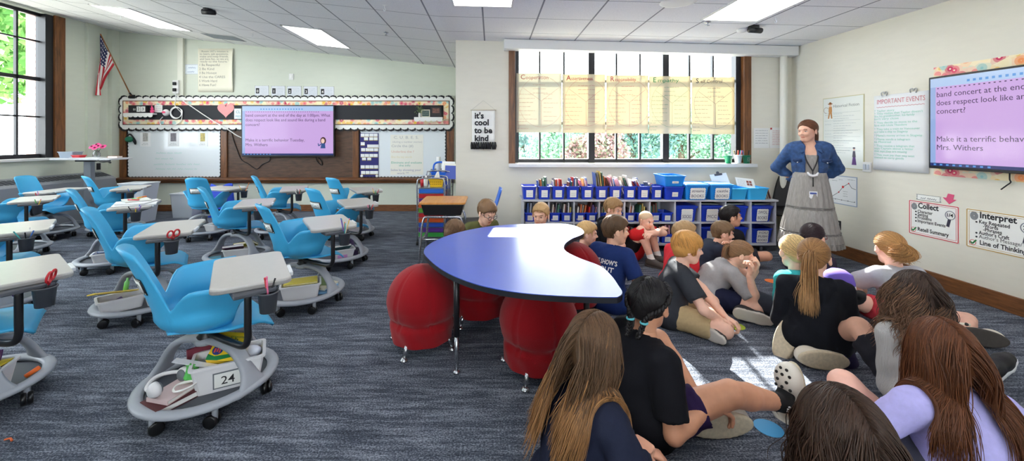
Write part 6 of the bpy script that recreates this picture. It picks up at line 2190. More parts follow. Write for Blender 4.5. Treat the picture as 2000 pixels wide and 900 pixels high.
fo = thing('wall_outlet', 'grey surface outlet box with a black face below the standing desk', 'outlet', (XL + .08, 7.3, .82))
b = MB(); b.box((XL + .05, 7.22, .82), (XL + .10, 7.37, .98)); b.build('box', cmat(196, 198, 190, .5), fo, bevel=.004)
b = MB(); b.box((XL + .10, 7.28, .84), (XL + .106, 7.355, .96)); b.build('face', M_black, fo)
for k, (x, y, w, d, h, lb) in enumerate(((-6.05, 6.75, .50, .36, .34, 'translucent white storage tote on the floor between the radiator and the blue bag'), (-6.0, 6.76, .44, .32, .30, 'second white tote stacked on the tote beside the radiator'), (-5.52, 7.2, .40, .30, .42, 'white carton against the back wall beside the blue bag'))):
 t = thing('storage_tote', lb, 'tote', (x, y, .34 + .014 if k == 1 else 0))
 b = MB(); bin_mesh(w, d, h, b); b.build('tote_body', cmat(206, 212, 220, .3), t, local=True)
 b = MB(); b.prism(rrect(w + .03, d + .03, .03, 4), h, h + .013); b.build('lid', cmat(222, 226, 232, .35), t, local=True, bevel=.003)
b = MB(); b.smooth = True
b.grid(lambda s, q: Vector((.26 * math.cos(2 * PI * s) * (1 - .25 * q + .1 * math.sin(6 * PI * s) * q), .17 * math.sin(2 * PI * s) * (1 - .6 * q), .55 * q * (1 + .08 * math.sin(4 * PI * s)))), 36, 12, closed_u=True)
o = b.build('cloth_bag', cmat(26, 70, 200, .6), None, local=True, solid=.006); o.location = (-4.95, 7.25, 0); tag(o, 'big royal blue bag slumped on the floor under the left whiteboard', 'bag')
# ------------------------------------------------------------------ coloured spots on the carpet
for px, py, col, lb in ((1501, 836, (70, 160, 214), 'blue floor spot nearest the viewer, between the white clog and the dark curls'), (1315, 638, (60, 164, 220), 'blue floor spot beside the boy in khaki shorts'), (1437, 637, (170, 190, 40), 'lime green floor spot by the hands of the boy in khaki shorts'),
      (1487, 587, (206, 206, 84), 'yellow floor spot in front of the girl resting her chin'), (1508, 549, (232, 120, 50), 'orange floor spot near the teal hoodie')):
 c = onz(px, py, 0)
 b = MB(); b.lathe([(.062, 0.0005), (.062, .0025), (0, .0025)], 32, c=(c.x, c.y, 0))
 tag(b.build('floor_spot', cmat(*col, .6)), lb, 'floor spot')
# ------------------------------------------------------------------ smooth bodies from blended limbs
def V3(*p):
 return np.array(p, dtype=np.float64)
class Blob:
 """a smooth surface grown round tapered limbs, ellipsoids and cuts"""
 def __init__(s, k=0.02):
  s.items = []
  s.k = k
  s.cuts = []
 def cap(s, a, b, ra, rb=None, k=None, op=1, flat=False, sq=None):
  s.items.append(('c', np.array(a, float), np.array(b, float), ra, ra if rb is None else rb, s.k if k is None else k, op, flat))
  return s
 def ell(s, c, r, M=None, k=None, op=1):
  s.items.append(('e', np.array(c, float), np.array(r, float), np.eye(3) if M is None else np.array(M, float), 0, s.k if k is None else k, op, False))
  return s
 def cut(s, p, n):
  """keep the side the normal points away from"""
  n = np.array(n, float)
  s.cuts.append((np.array(p, float), n / np.linalg.norm(n)))
  return s
 def bounds(s):
  lo, hi = np.full(3, 1e9), np.full(3, -1e9)
  for it in s.items:
   if it[6] < 0:
    continue
   if it[0] == 'c':
    r = max(it[3], it[4])
    for p in (it[1], it[2]):
     lo, hi = np.minimum(lo, p - r), np.maximum(hi, p + r)
   else:
    r = it[2].max()
    lo, hi = np.minimum(lo, it[1] - r), np.maximum(hi, it[1] + r)
  return lo, hi
 def mesh(s, h, noise=None, extra=0.0, fn=None):
  lo, hi = s.bounds()
  m = 3 * h + s.k * .5 + extra
  lo, hi = lo - m, hi + m
  n = np.ceil((hi - lo) / h).astype(int) + 1
  ax = [lo[i] + h * np.arange(n[i]) for i in range(3)]
  D = np.full(n, 0.3, np.float32)
  for it in s.items:
   kind, k, op = it[0], it[5], it[6]
   if kind == 'c':
    r = max(it[3], it[4])
    l, u = np.minimum(it[1], it[2]) - r, np.maximum(it[1], it[2]) + r
   else:
    r = it[2].max()
    l, u = it[1] - r, it[1] + r
   g = k + 4 * h
   i0 = np.clip(np.floor((l - g - lo) / h).astype(int), 0, n)
   i1 = np.clip(np.ceil((u + g - lo) / h).astype(int) + 1, 0, n)
   sl = tuple(slice(a, b) for a, b in zip(i0, i1))
   x = ax[0][sl[0]][:, None, None].astype(np.float32)
   y = ax[1][sl[1]][None, :, None].astype(np.float32)
   z = ax[2][sl[2]][None, None, :].astype(np.float32)
   if kind == 'c':
    a, b = it[1], it[2]
    ba = b - a
    L2 = max(1e-9, float(ba @ ba))
    t = ((x - a[0]) * ba[0] + (y - a[1]) * ba[1] + (z - a[2]) * ba[2]) / L2
    tc = np.clip(t, 0, 1.6 if it[7] else 1)
    d = np.sqrt((x - a[0] - ba[0] * tc) ** 2 + (y - a[1] - ba[1] * tc) ** 2 + (z - a[2] - ba[2] * tc) ** 2) - (it[3] + (it[4] - it[3]) * np.clip(tc, 0, 1))
    if it[7]:
     d = np.maximum(d, (t - 1) * math.sqrt(L2))
   else:
    c, r, M = it[1], it[2], it[3]
    X, Y, Z = x - c[0], y - c[1], z - c[2]
    p = [(X * M[0, i] + Y * M[1, i] + Z * M[2, i]) / r[i] for i in range(3)]
    q = np.sqrt(p[0] ** 2 + p[1] ** 2 + p[2] ** 2)
    q2 = np.sqrt((p[0] / r[0]) ** 2 + (p[1] / r[1]) ** 2 + (p[2] / r[2]) ** 2) + 1e-9
    d = q * (q - 1) / q2
   cur = D[sl]
   if op > 0:
    hh = np.maximum(k - np.abs(cur - d), 0) / k
    D[sl] = np.minimum(cur, d) - hh * hh * k * .25
   else:
    hh = np.maximum(k - np.abs(cur + d), 0) / k
    D[sl] = np.maximum(cur, -d) + hh * hh * k * .25
  gx, gy, gz = ax[0][:, None, None], ax[1][None, :, None], ax[2][None, None, :]
  for p, nn in s.cuts:
   D = np.maximum(D, ((gx - p[0]) * nn[0] + (gy - p[1]) * nn[1] + (gz - p[2]) * nn[2]).astype(np.float32))
  if fn is not None:
   D = fn(D, gx, gy, gz).astype(np.float32)
  if noise:
   A, fr, seed, st = noise
   r = np.random.default_rng(seed)
   w = 0
   for o in range(5):
    d = r.normal(size=3) * np.array(st) * fr * (1 + .55 * o)
    w = w + np.sin(gx * d[0] + gy * d[1] + gz * d[2] + r.uniform(0, 6.28)) / (1 + .45 * o)
   D = D + (A * .5 * w).astype(np.float32)
  return surfnet(D, lo, h)
def surfnet(D, lo, h):
 ins = D < 0
 nx, ny, nz = D.shape
 c = [ins[i:nx - 1 + i, j:ny - 1 + j, k:nz - 1 + k] for i in (0, 1) for j in (0, 1) for k in (0, 1)]
 sm = sum(a.astype(np.int8) for a in c)
 act = (sm > 0) & (sm < 8)
 idx = np.full(act.shape, -1, np.int64)
 cells = np.argwhere(act)
 idx[act] = np.arange(len(cells))
 acc = np.zeros((len(cells), 3))
 cnt = np.zeros(len(cells))
 cor = np.array([(i, j, k) for i in (0, 1) for j in (0, 1) for k in (0, 1)])
 val = np.stack([D[cells[:, 0] + a, cells[:, 1] + b, cells[:, 2] + d] for a, b, d in cor], 1)
 for p in range(8):
  for q in range(p + 1, 8):
   if np.abs(cor[p] - cor[q]).sum() != 1:
    continue
   va, vb = val[:, p], val[:, q]
   m = (va < 0) != (vb < 0)
   t = np.where(m, va / np.where(va == vb, 1, va - vb), 0)
   pt = cor[p] + (cor[q] - cor[p]) * t[:, None]
   acc += pt * m[:, None]
   cnt += m
 verts = lo + (cells + acc / np.maximum(cnt, 1)[:, None]) * h
 quads = []
 for axis in range(3):
  u, v = [(1, 2), (2, 0), (0, 1)][axis]
  A = ins
  s0 = [slice(None)] * 3
  s1 = [slice(None)] * 3
  s0[axis] = slice(0, -1)
  s1[axis] = slice(1, None)
  e0, e1 = A[tuple(s0)], A[tuple(s1)]
  ch = e0 != e1
  pts = np.argwhere(ch)
  ok = (pts[:, u] > 0) & (pts[:, v] > 0) & (pts[:, u] < D.shape[u] - 1) & (pts[:, v] < D.shape[v] - 1)
  pts = pts[ok]
  if not len(pts):
   continue
  du = np.zeros(3, int); du[u] = 1
  dv = np.zeros(3, int); dv[v] = 1
  g = lambda q: idx[q[:, 0], q[:, 1], q[:, 2]]
  f = np.stack([g(pts - du - dv), g(pts - dv), g(pts), g(pts - du)], 1)
  fl = e0[pts[:, 0], pts[:, 1], pts[:, 2]]
  f[~fl] = f[~fl][:, ::-1]
  quads.append(f)
 return verts, np.concatenate(quads) if quads else np.zeros((0, 4), int)
def np_build(name, chunks, mats, parent=None):
 """chunks: (verts, quads, material index or array)"""
 vs, fs, mi = [], [], []
 n = 0
 for v, f, m in chunks:
  vs.append(v)
  fs.append(np.asarray(f) + n)
  mi.append(np.full(len(f), m) if np.isscalar(m) else m)
  n += len(v)
 vs, fs, mi = np.concatenate(vs), np.concatenate(fs), np.concatenate(mi)
 me = bpy.data.meshes.new(name)
 me.vertices.add(len(vs))
 me.vertices.foreach_set('co', vs.astype(np.float32).ravel())
 me.loops.add(fs.size)
 me.loops.foreach_set('vertex_index', fs.astype(np.int32).ravel())
 me.polygons.add(len(fs))
 me.polygons.foreach_set('loop_start', np.arange(len(fs), dtype=np.int32) * fs.shape[1])
 me.update(calc_edges=True)
 for m in mats:
  me.materials.append(m)
 me.polygons.foreach_set('material_index', mi.astype(np.int32))
 me.polygons.foreach_set('use_smooth', np.ones(len(fs), bool))
 me.update()
 o = bpy.data.objects.new(name, me)
 COL.objects.link(o)
 if parent is not None:
  o.parent = parent
 return o
def ik(root, target, l1, l2, hint):
 root, target, hint = np.array(root, float), np.array(target, float), np.array(hint, float)
 d = target - root
 L = np.linalg.norm(d)
 if L > (l1 + l2) * .995:
  d *= (l1 + l2) * .995 / L
  L = (l1 + l2) * .995
  target = root + d
 if L < abs(l1 - l2) + .02:
  d = d / max(L, 1e-6) * (abs(l1 - l2) + .02)
  L = np.linalg.norm(d); target = root + d
 u = d / L
 a = (l1 * l1 - l2 * l2 + L * L) / (2 * L)
 hgt = math.sqrt(max(0, l1 * l1 - a * a))
 w = hint - root
 w = w - u * (w @ u)
 w = w / max(1e-6, np.linalg.norm(w))
 return root + u * a + w * hgt, target
def nrm(v):
 v = np.array(v, float)
 return v / max(1e-9, np.linalg.norm(v))
SK = {}
def skin(r, g, b):
 return mat('skin_%d_%d_%d' % (r, g, b), srgb(r, g, b), .5, spec=.35, var=.05, vscale=30)
def hairmats(c):
 return [mat('hair_%d_%d_%d_%d' % (*c, i), tuple(x * q for x in srgb(*c)), .5, spec=.28) for i, q in enumerate((.74, 1.0, 1.3))]
# ------------------------------------------------------------------ heads, local axes: x forward, y left, z up, origin mid-head
def head_blob(HM, hs, neck_to):
 """HM: 4x4 head frame; neck_to: neck base in the body frame"""
 P = lambda x, y, z: np.array(HM @ Vector((x * hs, y * hs, z * hs)))
 M = np.array(HM.to_3x3())
 B = Blob(.018 * hs)
 B.ell(P(-.012, 0, .030), np.array((.094, .077, .088)) * hs, M)
 B.ell(P(.022, 0, -.030), np.array((.066, .056, .078)) * hs, M, k=.03 * hs)
 B.ell(P(.052, 0, -.086), np.array((.030, .028, .024)) * hs, M, k=.03 * hs)
 B.cap(P(.0, .043, -.055), P(.045, .018, -.088), .016 * hs, .015 * hs, k=.03 * hs)
 B.cap(P(.0, -.043, -.055), P(.045, -.018, -.088), .016 * hs, .015 * hs, k=.03 * hs)
 B.ell(P(.068, .028, -.028), np.array((.02, .022, .02)) * hs, M, k=.02 * hs)
 B.ell(P(.068, -.028, -.028), np.array((.02, .022, .02)) * hs, M, k=.02 * hs)
 for y in (.031, -.031):
  B.ell(P(.094, y, .006), np.array((.016, .019, .011)) * hs, M, k=.012 * hs, op=-1)
 B.cap(P(.082, .03, .026), P(.086, -.03, .026), .010 * hs, k=.014 * hs)
 B.cap(P(.084, 0, .010), P(.104, 0, -.022), .0075 * hs, .0105 * hs, k=.012 * hs)
 B.ell(P(.092, .009, -.028), np.array((.009, .008, .007)) * hs, M, k=.008 * hs)
 B.ell(P(.092, -.009, -.028), np.array((.009, .008, .007)) * hs, M, k=.008 * hs)
 B.ell(P(.083, 0, -.052), np.array((.010, .022, .0055)) * hs, M, k=.006 * hs)
 B.ell(P(.081, 0, -.063), np.array((.010, .019, .006)) * hs, M, k=.006 * hs)
 B.ell(P(.096, 0, -.0572), np.array((.012, .022, .0016)) * hs, M, k=.004 * hs, op=-1)
 for sy in (1, -1):
  B.ell(P(-.006, sy * .083, -.008), np.array((.020, .0085, .031)) * hs, np.array((HM @ Euler((0, R(-12), R(sy * 22))).to_matrix().to_4x4()).to_3x3()), k=.006 * hs)
  B.ell(P(.002, sy * .094, -.006), np.array((.010, .006, .017)) * hs, M, k=.004 * hs, op=-1)
 B.cap(P(-.022, 0, -.06), neck_to, .047 * hs, .050 * hs, k=.02 * hs)
 return B, P, M
def scalp_fn(HM, hs, line, extra):
 """hair cap: the skull, a little larger, above a hairline line(x)->z"""
 I = np.array(HM.inverted())
 def fn(D, gx, gy, gz):
  x = (I[0, 0] * gx + I[0, 1] * gy + I[0, 2] * gz + I[0, 3]) / hs
  y = (I[1, 0] * gx + I[1, 1] * gy + I[1, 2] * gz + I[1, 3]) / hs
  z = (I[2, 0] * gx + I[2, 1] * gy + I[2, 2] * gz + I[2, 3]) / hs
  zl = np.interp(x, line[0], line[1]) + .10 * np.maximum(0, .035 - np.abs(y)) * (x > .03)
  c = (zl - z) * hs * .75
  k = .010 * hs
  hh = np.maximum(k - np.abs(D - c), 0) / k
  return np.maximum(D, c) + hh * hh * k * .25
 return fn
LINE_SHORT = ((-.10, -.06, -.03, -.005, .02, .045, .07, .09), (-.062, -.058, -.020, -.012, .018, .030, .062, .074))
LINE_LONG = ((-.10, -.06, -.03, -.005, .02, .045, .07, .09), (-.085, -.085, -.07, -.05, -.008, .030, .066, .078))
LINE_FRINGE = ((-.10, -.06, -.03, -.005, .03, .05, .07, .10), (-.085, -.085, -.070, -.040, -.018, .000, .028, .034))
def strand_mesh(P, r0, taper=.35, k=4, tones=3, seed=0, tip=None):
 """P: strands x points x 3"""
 P = np.asarray(P, float)
 if P.ndim != 3 or not len(P):
  return None
 n, m, _ = P.shape
 rg = np.random.default_rng(seed)
 T_ = np.gradient(P, axis=1)
 T_ /= np.linalg.norm(T_, axis=2, keepdims=True) + 1e-9
 Nn = np.cross(T_, np.array((.31, .87, .21)))
 Nn /= np.linalg.norm(Nn, axis=2, keepdims=True) + 1e-9
 Bn = np.cross(T_, Nn)
 t = np.linspace(0, 1, m)
 rr = r0 * rg.uniform(.6, 1.25, (n, 1)) * ((1 - (1 - taper) * t ** 2) * np.minimum(1, .5 + 6 * t))[None, :]
 rr[:, -1] *= .35
 ang = 2 * PI * np.arange(k) / k
 ring = P[:, :, None, :] + (Nn[:, :, None, :] * np.cos(ang)[None, None, :, None] + Bn[:, :, None, :] * np.sin(ang)[None, None, :, None]) * rr[:, :, None, None]
 i, j = np.meshgrid(np.arange(m - 1), np.arange(k), indexing='ij')
 f = np.stack([i * k + j, i * k + (j + 1) % k, (i + 1) * k + (j + 1) % k, (i + 1) * k + j], -1).reshape(-1, 4)
 f = (f[None] + (np.arange(n) * m * k)[:, None, None]).reshape(-1, 4)
 mi = np.repeat(rg.integers(0, tones, n), (m - 1) * k).reshape(n, -1)
 if tip is not None:
  seg = np.repeat(np.arange(m - 1) / (m - 1), k)[None, :]
  mi = mi + 3 * (seg > tip + rg.uniform(-.15, .15, (n, 1)))
 return ring.reshape(-1, 3), f, mi.ravel()
def unit(a):
 return a / (np.linalg.norm(a, axis=-1, keepdims=True) + 1e-9)
def hair(person_o, HM, hs, style, col, seed, colliders, name='hair'):
 """style: kind short|buzz|bowl|long|pony|braids and its measures"""
 rg = np.random.default_rng(seed)
 kind = style['kind']
 HR = np.array(HM.to_3x3())
 H0 = np.array(HM.translation)
 toW = lambda a: (np.asarray(a) * hs) @ HR.T + H0
 toL = lambda a: (np.asarray(a) - H0) @ HR / hs
 P = lambda x, y, z: toW((x, y, z))
 ch = []
 th = {'buzz': .003, 'short': .011, 'bowl': .014, 'long': .008, 'pony': .008, 'braids': .009}[kind] + style.get('thick', 0)
 ty = th * (.45 if kind == 'short' else 1)
 T3 = np.array((th, ty, th))
 B = Blob(.02 * hs)
 B.ell(P(-.012, 0, .030), (np.array((.094, .077, .088)) + T3) * hs, HR)
 B.ell(P(-.05, 0, -.02), (np.array((.048, .052, .06)) + T3 * .8) * hs, HR)
 if kind in ('bowl', 'short'):
  B.ell(P(-.005, 0, .052), (np.array((.09, .068, .066)) + th * 1.25) * hs, HR)
 if kind == 'bowl':
  for sy in (1, -1):
   B.ell(P(-.016, sy * .042, .0), (np.array((.070, .038, .05)) + th) * hs, HR)
 if kind == 'long':
  B.ell(P(-.03, 0, -.03), (np.array((.062, .066, .075)) + th) * hs, HR)
 line = {'bowl': LINE_FRINGE, 'long': LINE_LONG}.get(kind, LINE_SHORT)
 v, f = B.mesh(.0065 * hs, noise=(.003 * hs if kind in ('short', 'bowl') else .001, 120 / hs, seed, (1, 1, .5)), fn=scalp_fn(HM, hs, line, 0))
 ch.append((v, f, 1))
 cc = np.array((-.012, 0, .030))
 rad = np.array((.094, .077, .088)) + T3
 zline = lambda x: np.interp(x, line[0], line[1])
 n = style.get('n', 260)
 def roots(cnt, sc, off, gap):
  d = unit(rg.normal(size=(cnt * 8, 3)) * sc + off)
  p = cc + d * rad
  ok = p[:, 2] > zline(p[:, 0]) + gap
  return d[ok][:cnt]
 def push(pn, off):
  for (c0, r0_, M0) in colliders:
   r_ = r0_[None, :] + off[:, None]
   rl = ((pn - c0) @ M0) / r_
   q = np.linalg.norm(rl, axis=1, keepdims=True)
   pn = np.where(q < 1, c0 + (rl / np.maximum(q, 1e-6) * r_) @ M0.T, pn)
  return pn
 if kind in ('short', 'bowl'):
  L = style.get('length', .045)
  d00 = roots(n, (1, 1, 1), (0, 0, .1), .006)
  crown = nrm((-.40, .06, .91))
  for fac in (1.0, .55, .25):
         d = d00
         if not len(d):
             break
         ax_ = unit(np.cross(crown[None, :], d) + 1e-6)
         step = L / 6 / .09 * fac
         jit = rg.normal(size=(len(d), 3)) * .004
         lift = style.get('lift', .5) * rg.uniform(.2, 1.2, len(d))
         pts = []
         for q in range(7):
             e = cc + d * rad
             pts.append(toW(e + d * (.0005 + .006 * lift * math.sin(PI * min(1, q / 6 * .9 + .1)))[:, None] + jit * q / 6))
             c_, s_ = math.cos(step), math.sin(step)
             d = unit(d * c_ + np.cross(ax_, d) * s_ + rg.normal(size=d.shape) * .02)
         pts = np.stack(pts, 1)
         lp = toL(pts)
         bad = ((np.abs(lp[..., 1]) > .066) & (lp[..., 0] > -.034) & (lp[..., 0] < .035) & (lp[..., 2] < (.026 if kind == 'short' else -.02))).any(1)
         bad |= ((lp[..., 0] > .055) & (lp[..., 2] < (.050 if kind == 'short' else .020))).any(1)
         ch.append(strand_mesh(pts[~bad], style.get('r', .0024) * hs, .3, 4, seed=seed))
         d00 = d00[bad]
 elif kind == 'long':
  part = style.get('part', 0.0)
  nh = int(n * .4)
  u = rg.uniform(-.9, .85, nh)
  d1_ = unit(np.stack([np.sin(u * 1.25), part + rg.normal(size=nh) * .03, np.cos(u * 1.25)], 1))
  d = np.concatenate([d1_, roots(n - nh, (1, 1, .8), (-.25, 0, .25), .004)])
  n = len(d)
  p = toW(cc + d * rad)
  sg = np.where(d[:, 1] > part, 1.0, -1.0)
  side = np.stack([-.5 + rg.normal(size=n) * .25, sg * np.where(np.abs(d[:, 1]) < .4, .8, .25), np.zeros(n)], 1) @ HR.T
  m = style.get('m', 30)
  Lt = style.get('length', .3) * rg.uniform(.72, 1.06, n)
  st = (Lt / m)[:, None]
  ph = rg.uniform(0, 6.28, (n, 1))
  lock = np.round(np.arctan2(d[:, 1], d[:, 0])[:, None] * 3.2)
  ph = ph * .25 + lock * 1.9
  dr0 = np.array(style.get('drift', (0, 0, 0)))
  drift = rg.normal(size=(n, 3)) * style.get('mess', .05) + dr0
  wav = style.get('wave', .003)
  hk = 1.03 + .05 * rg.random((n, 1))
  off = .004 + .016 * rg.random(n)
  fq = style.get('freq', 34)
  pts = [p]
  for q in range(m):
   w = q * st
   dv = unit(np.array((0, 0, -1.0)) + side * np.maximum(0, .85 - w / (.15 * hs)) + drift * (w > .10))
   pn = pts[-1] + dv * st
   amp = wav * np.minimum(1, w / .16)
   pn = pn + np.concatenate([np.sin(w * fq + ph), np.cos(w * fq * .9 + ph), 0 * ph], 1) * amp
   rl = (toL(pn) - cc) / (rad * hk)
   qq = np.linalg.norm(rl, axis=1, keepdims=True)
   pn = np.where(qq < 1, toW(cc + rl / np.maximum(qq, 1e-6) * rad * hk), pn)
   pts.append(push(pn, off))
  pts = np.stack(pts, 1)
  lp = toL(pts)
  bad = ((lp[..., 0] > .040) & (np.abs(lp[..., 1]) < .058) & (lp[..., 2] > -.12) & (lp[..., 2] < .05)).any(1)
  ch.append(strand_mesh(pts[~bad], style.get('r', .0018) * hs, .45, 4, seed=seed, tip=.55 if style.get('tip') else None))
 elif kind in ('pony', 'braids'):
  d = roots(n, (1, 1, .8), (-.1, 0, .2), .003)
  n = len(d)
  if kind == 'pony':
   tie = np.array(style['tie'])
   tt = np.repeat(tie[None], n, 0)
  else:
   tt = np.where((d[:, 1] > 0)[:, None], np.array((-.05, .062, -.068)), np.array((-.05, -.062, -.068)))
  td = unit((tt - cc) / rad)
  hgt = rg.random((n, 1))
  pts = np.stack([toW(cc + unit(d * (1 - a) + td * a) * rad * (1.0 + .02 * math.sin(PI * a) + .014 * hgt)) for a in np.linspace(0, 1, 10)], 1)
  ch.append(strand_mesh(pts, style.get('r', .0022) * hs, .5, 4, seed=seed))
  if kind == 'pony':
   k = style.get('nt', 160)
   tp = toW(tie * 1.12)
   bk_ = HR @ nrm((tie[0], tie[1], 0))
   p = tp + rg.normal(size=(k, 3)) * .007
   vel = unit(bk_ + np.array((0, 0, .15)) + rg.normal(size=(k, 3)) * .18)
   m = 22
   st = (style.get('length', .3) * rg.uniform(.7, 1.05, k) / m)[:, None]
   spread = rg.normal(size=(k, 3)) * style.get('spread', .16) * .12
   ph = rg.uniform(0, 6.28, (k, 1))
   curl = style.get('curl', 0) + .0006
   off = .003 + .022 * np.sqrt(rg.random(k))
   pts = [p]
   for q in range(m):
    w = q * st
    vel = unit(vel + np.array((0, 0, -.42)) + spread)
    pn = pts[-1] + vel * st + np.concatenate([np.sin(w * 60 + ph), np.cos(w * 55 + ph), .4 * np.sin(w * 50 + ph)], 1) * curl
    pts.append(push(pn, off))
   ch.append(strand_mesh(np.stack(pts, 1), style.get('rt', .0026) * hs, .4, 4, seed=seed + 1, tip=.5 if style.get('tip') else None))
  else:
   for sy in (1, -1):
    pts_ = [P(*(cc + nrm((.75 - 1.35 * a, sy * (.42 + .35 * math.sin(PI * a * .9)), .78 - 1.25 * a)) * rad * 1.06)) for a in np.linspace(0, 1, 12)]
    vel = nrm(pts_[-1] - pts_[-2])
    for a in range(style.get('braid_n', 9)):
     vel = nrm(vel + np.array((0, 0, -.55)) + np.array(style.get('drift', (0, 0, 0))))
     pts_.append(push((pts_[-1] + vel * .018)[None], np.array([.014]))[0])
    fine = [np.array(v_) for v_ in smoothcurve(pts_, 4)]
    for sk in range(3):
     pa = []
     for i_, p_ in enumerate(fine):
      a = i_ * .62 + sk * 2.094
      t_ = nrm(fine[min(i_ + 1, len(fine) - 1)] - fine[max(0, i_ - 1)])
      n1 = nrm(np.cross(t_, (.2, .3, .9)))
      pa.append(p_ + (n1 * math.cos(a) + np.cross(t_, n1) * math.sin(2 * a) * .5) * .0095 * hs)
     ch.append(strand_mesh([pa], .0105 * hs, .6, 8, seed=sk))
    style.setdefault('_ends', []).append((fine[int(len(fine) * .72)], fine[-1]))
 ch = [c for c in ch if c is not None]
 return np_build(name, ch, hairmats(col) + (hairmats(style['tip']) if style.get('tip') else []), person_o)
# ------------------------------------------------------------------ hands and feet
def hand_blob(W, d, n, s, side, curl=.7, spread=.0, fore=None):
 """W wrist, d pointing direction, n palm normal (towards the palm side), side +1 when the thumb is along d x n"""
 d = nrm(d)
 n = nrm(np.array(n) - d * (np.array(n) @ d))
 t = np.cross(d, n) * side
 B = Blob(.008 * s)
 M = np.stack([d, t, n], 1)
 if fore is not None:
  B.cap(fore, W, .026 * s, .021 * s)
 B.ell(W + d * .012 * s, np.array((.022, .022, .016)) * s, M)
 B.ell(W + d * .048 * s, np.array((.040, .034, .014)) * s, M)
 B.cap(W + (d * .075 + t * .024) * s, W + (d * .075 - t * .024) * s, .011 * s)
 for i, (o, L) in enumerate(((.026, .92), (.009, 1.05), (-.009, 1.0), (-.025, .8))):
  p = W + (d * .080 + t * o) * s
  a = 0.0
  for j, (l, r) in enumerate(((.034, .0088), (.024, .0078), (.019, .0068))):
   a += curl * (.55, .9, .7)[j]
   q = p + (nrm(d + t * o * spread * 20) * math.cos(a) + n * math.sin(a)) * l * L * s
   B.cap(p, q, r * s, r * .92 * s, k=.003 * s)
   p = q
 p = W + (d * .022 + t * .024 + n * .004) * s
 for j, (l, r) in enumerate(((.034, .0115), (.028, .0095), (.020, .008))):
  dd = nrm(d * (.75 + .15 * j) + t * (.75 - .35 * j) + n * (.25 + .3 * j * curl))
  q = p + dd * l * s
  B.cap(p, q, r * s, r * .9 * s, k=.006 * s)
  p = q
 return B
DOWN = {}
def foot_frame(A, knee, toe):
 t = nrm(toe)
 if tuple(np.round(A, 5)) in DOWN:
  dn = DOWN[tuple(np.round(A, 5))]
  dn = nrm(dn - t * (dn @ t))
  return t, dn, np.cross(t, dn)
 dn = nrm(np.array(A) - np.array(knee))
 dn = nrm(dn - t * (dn @ t))
 return t, dn, np.cross(t, dn)
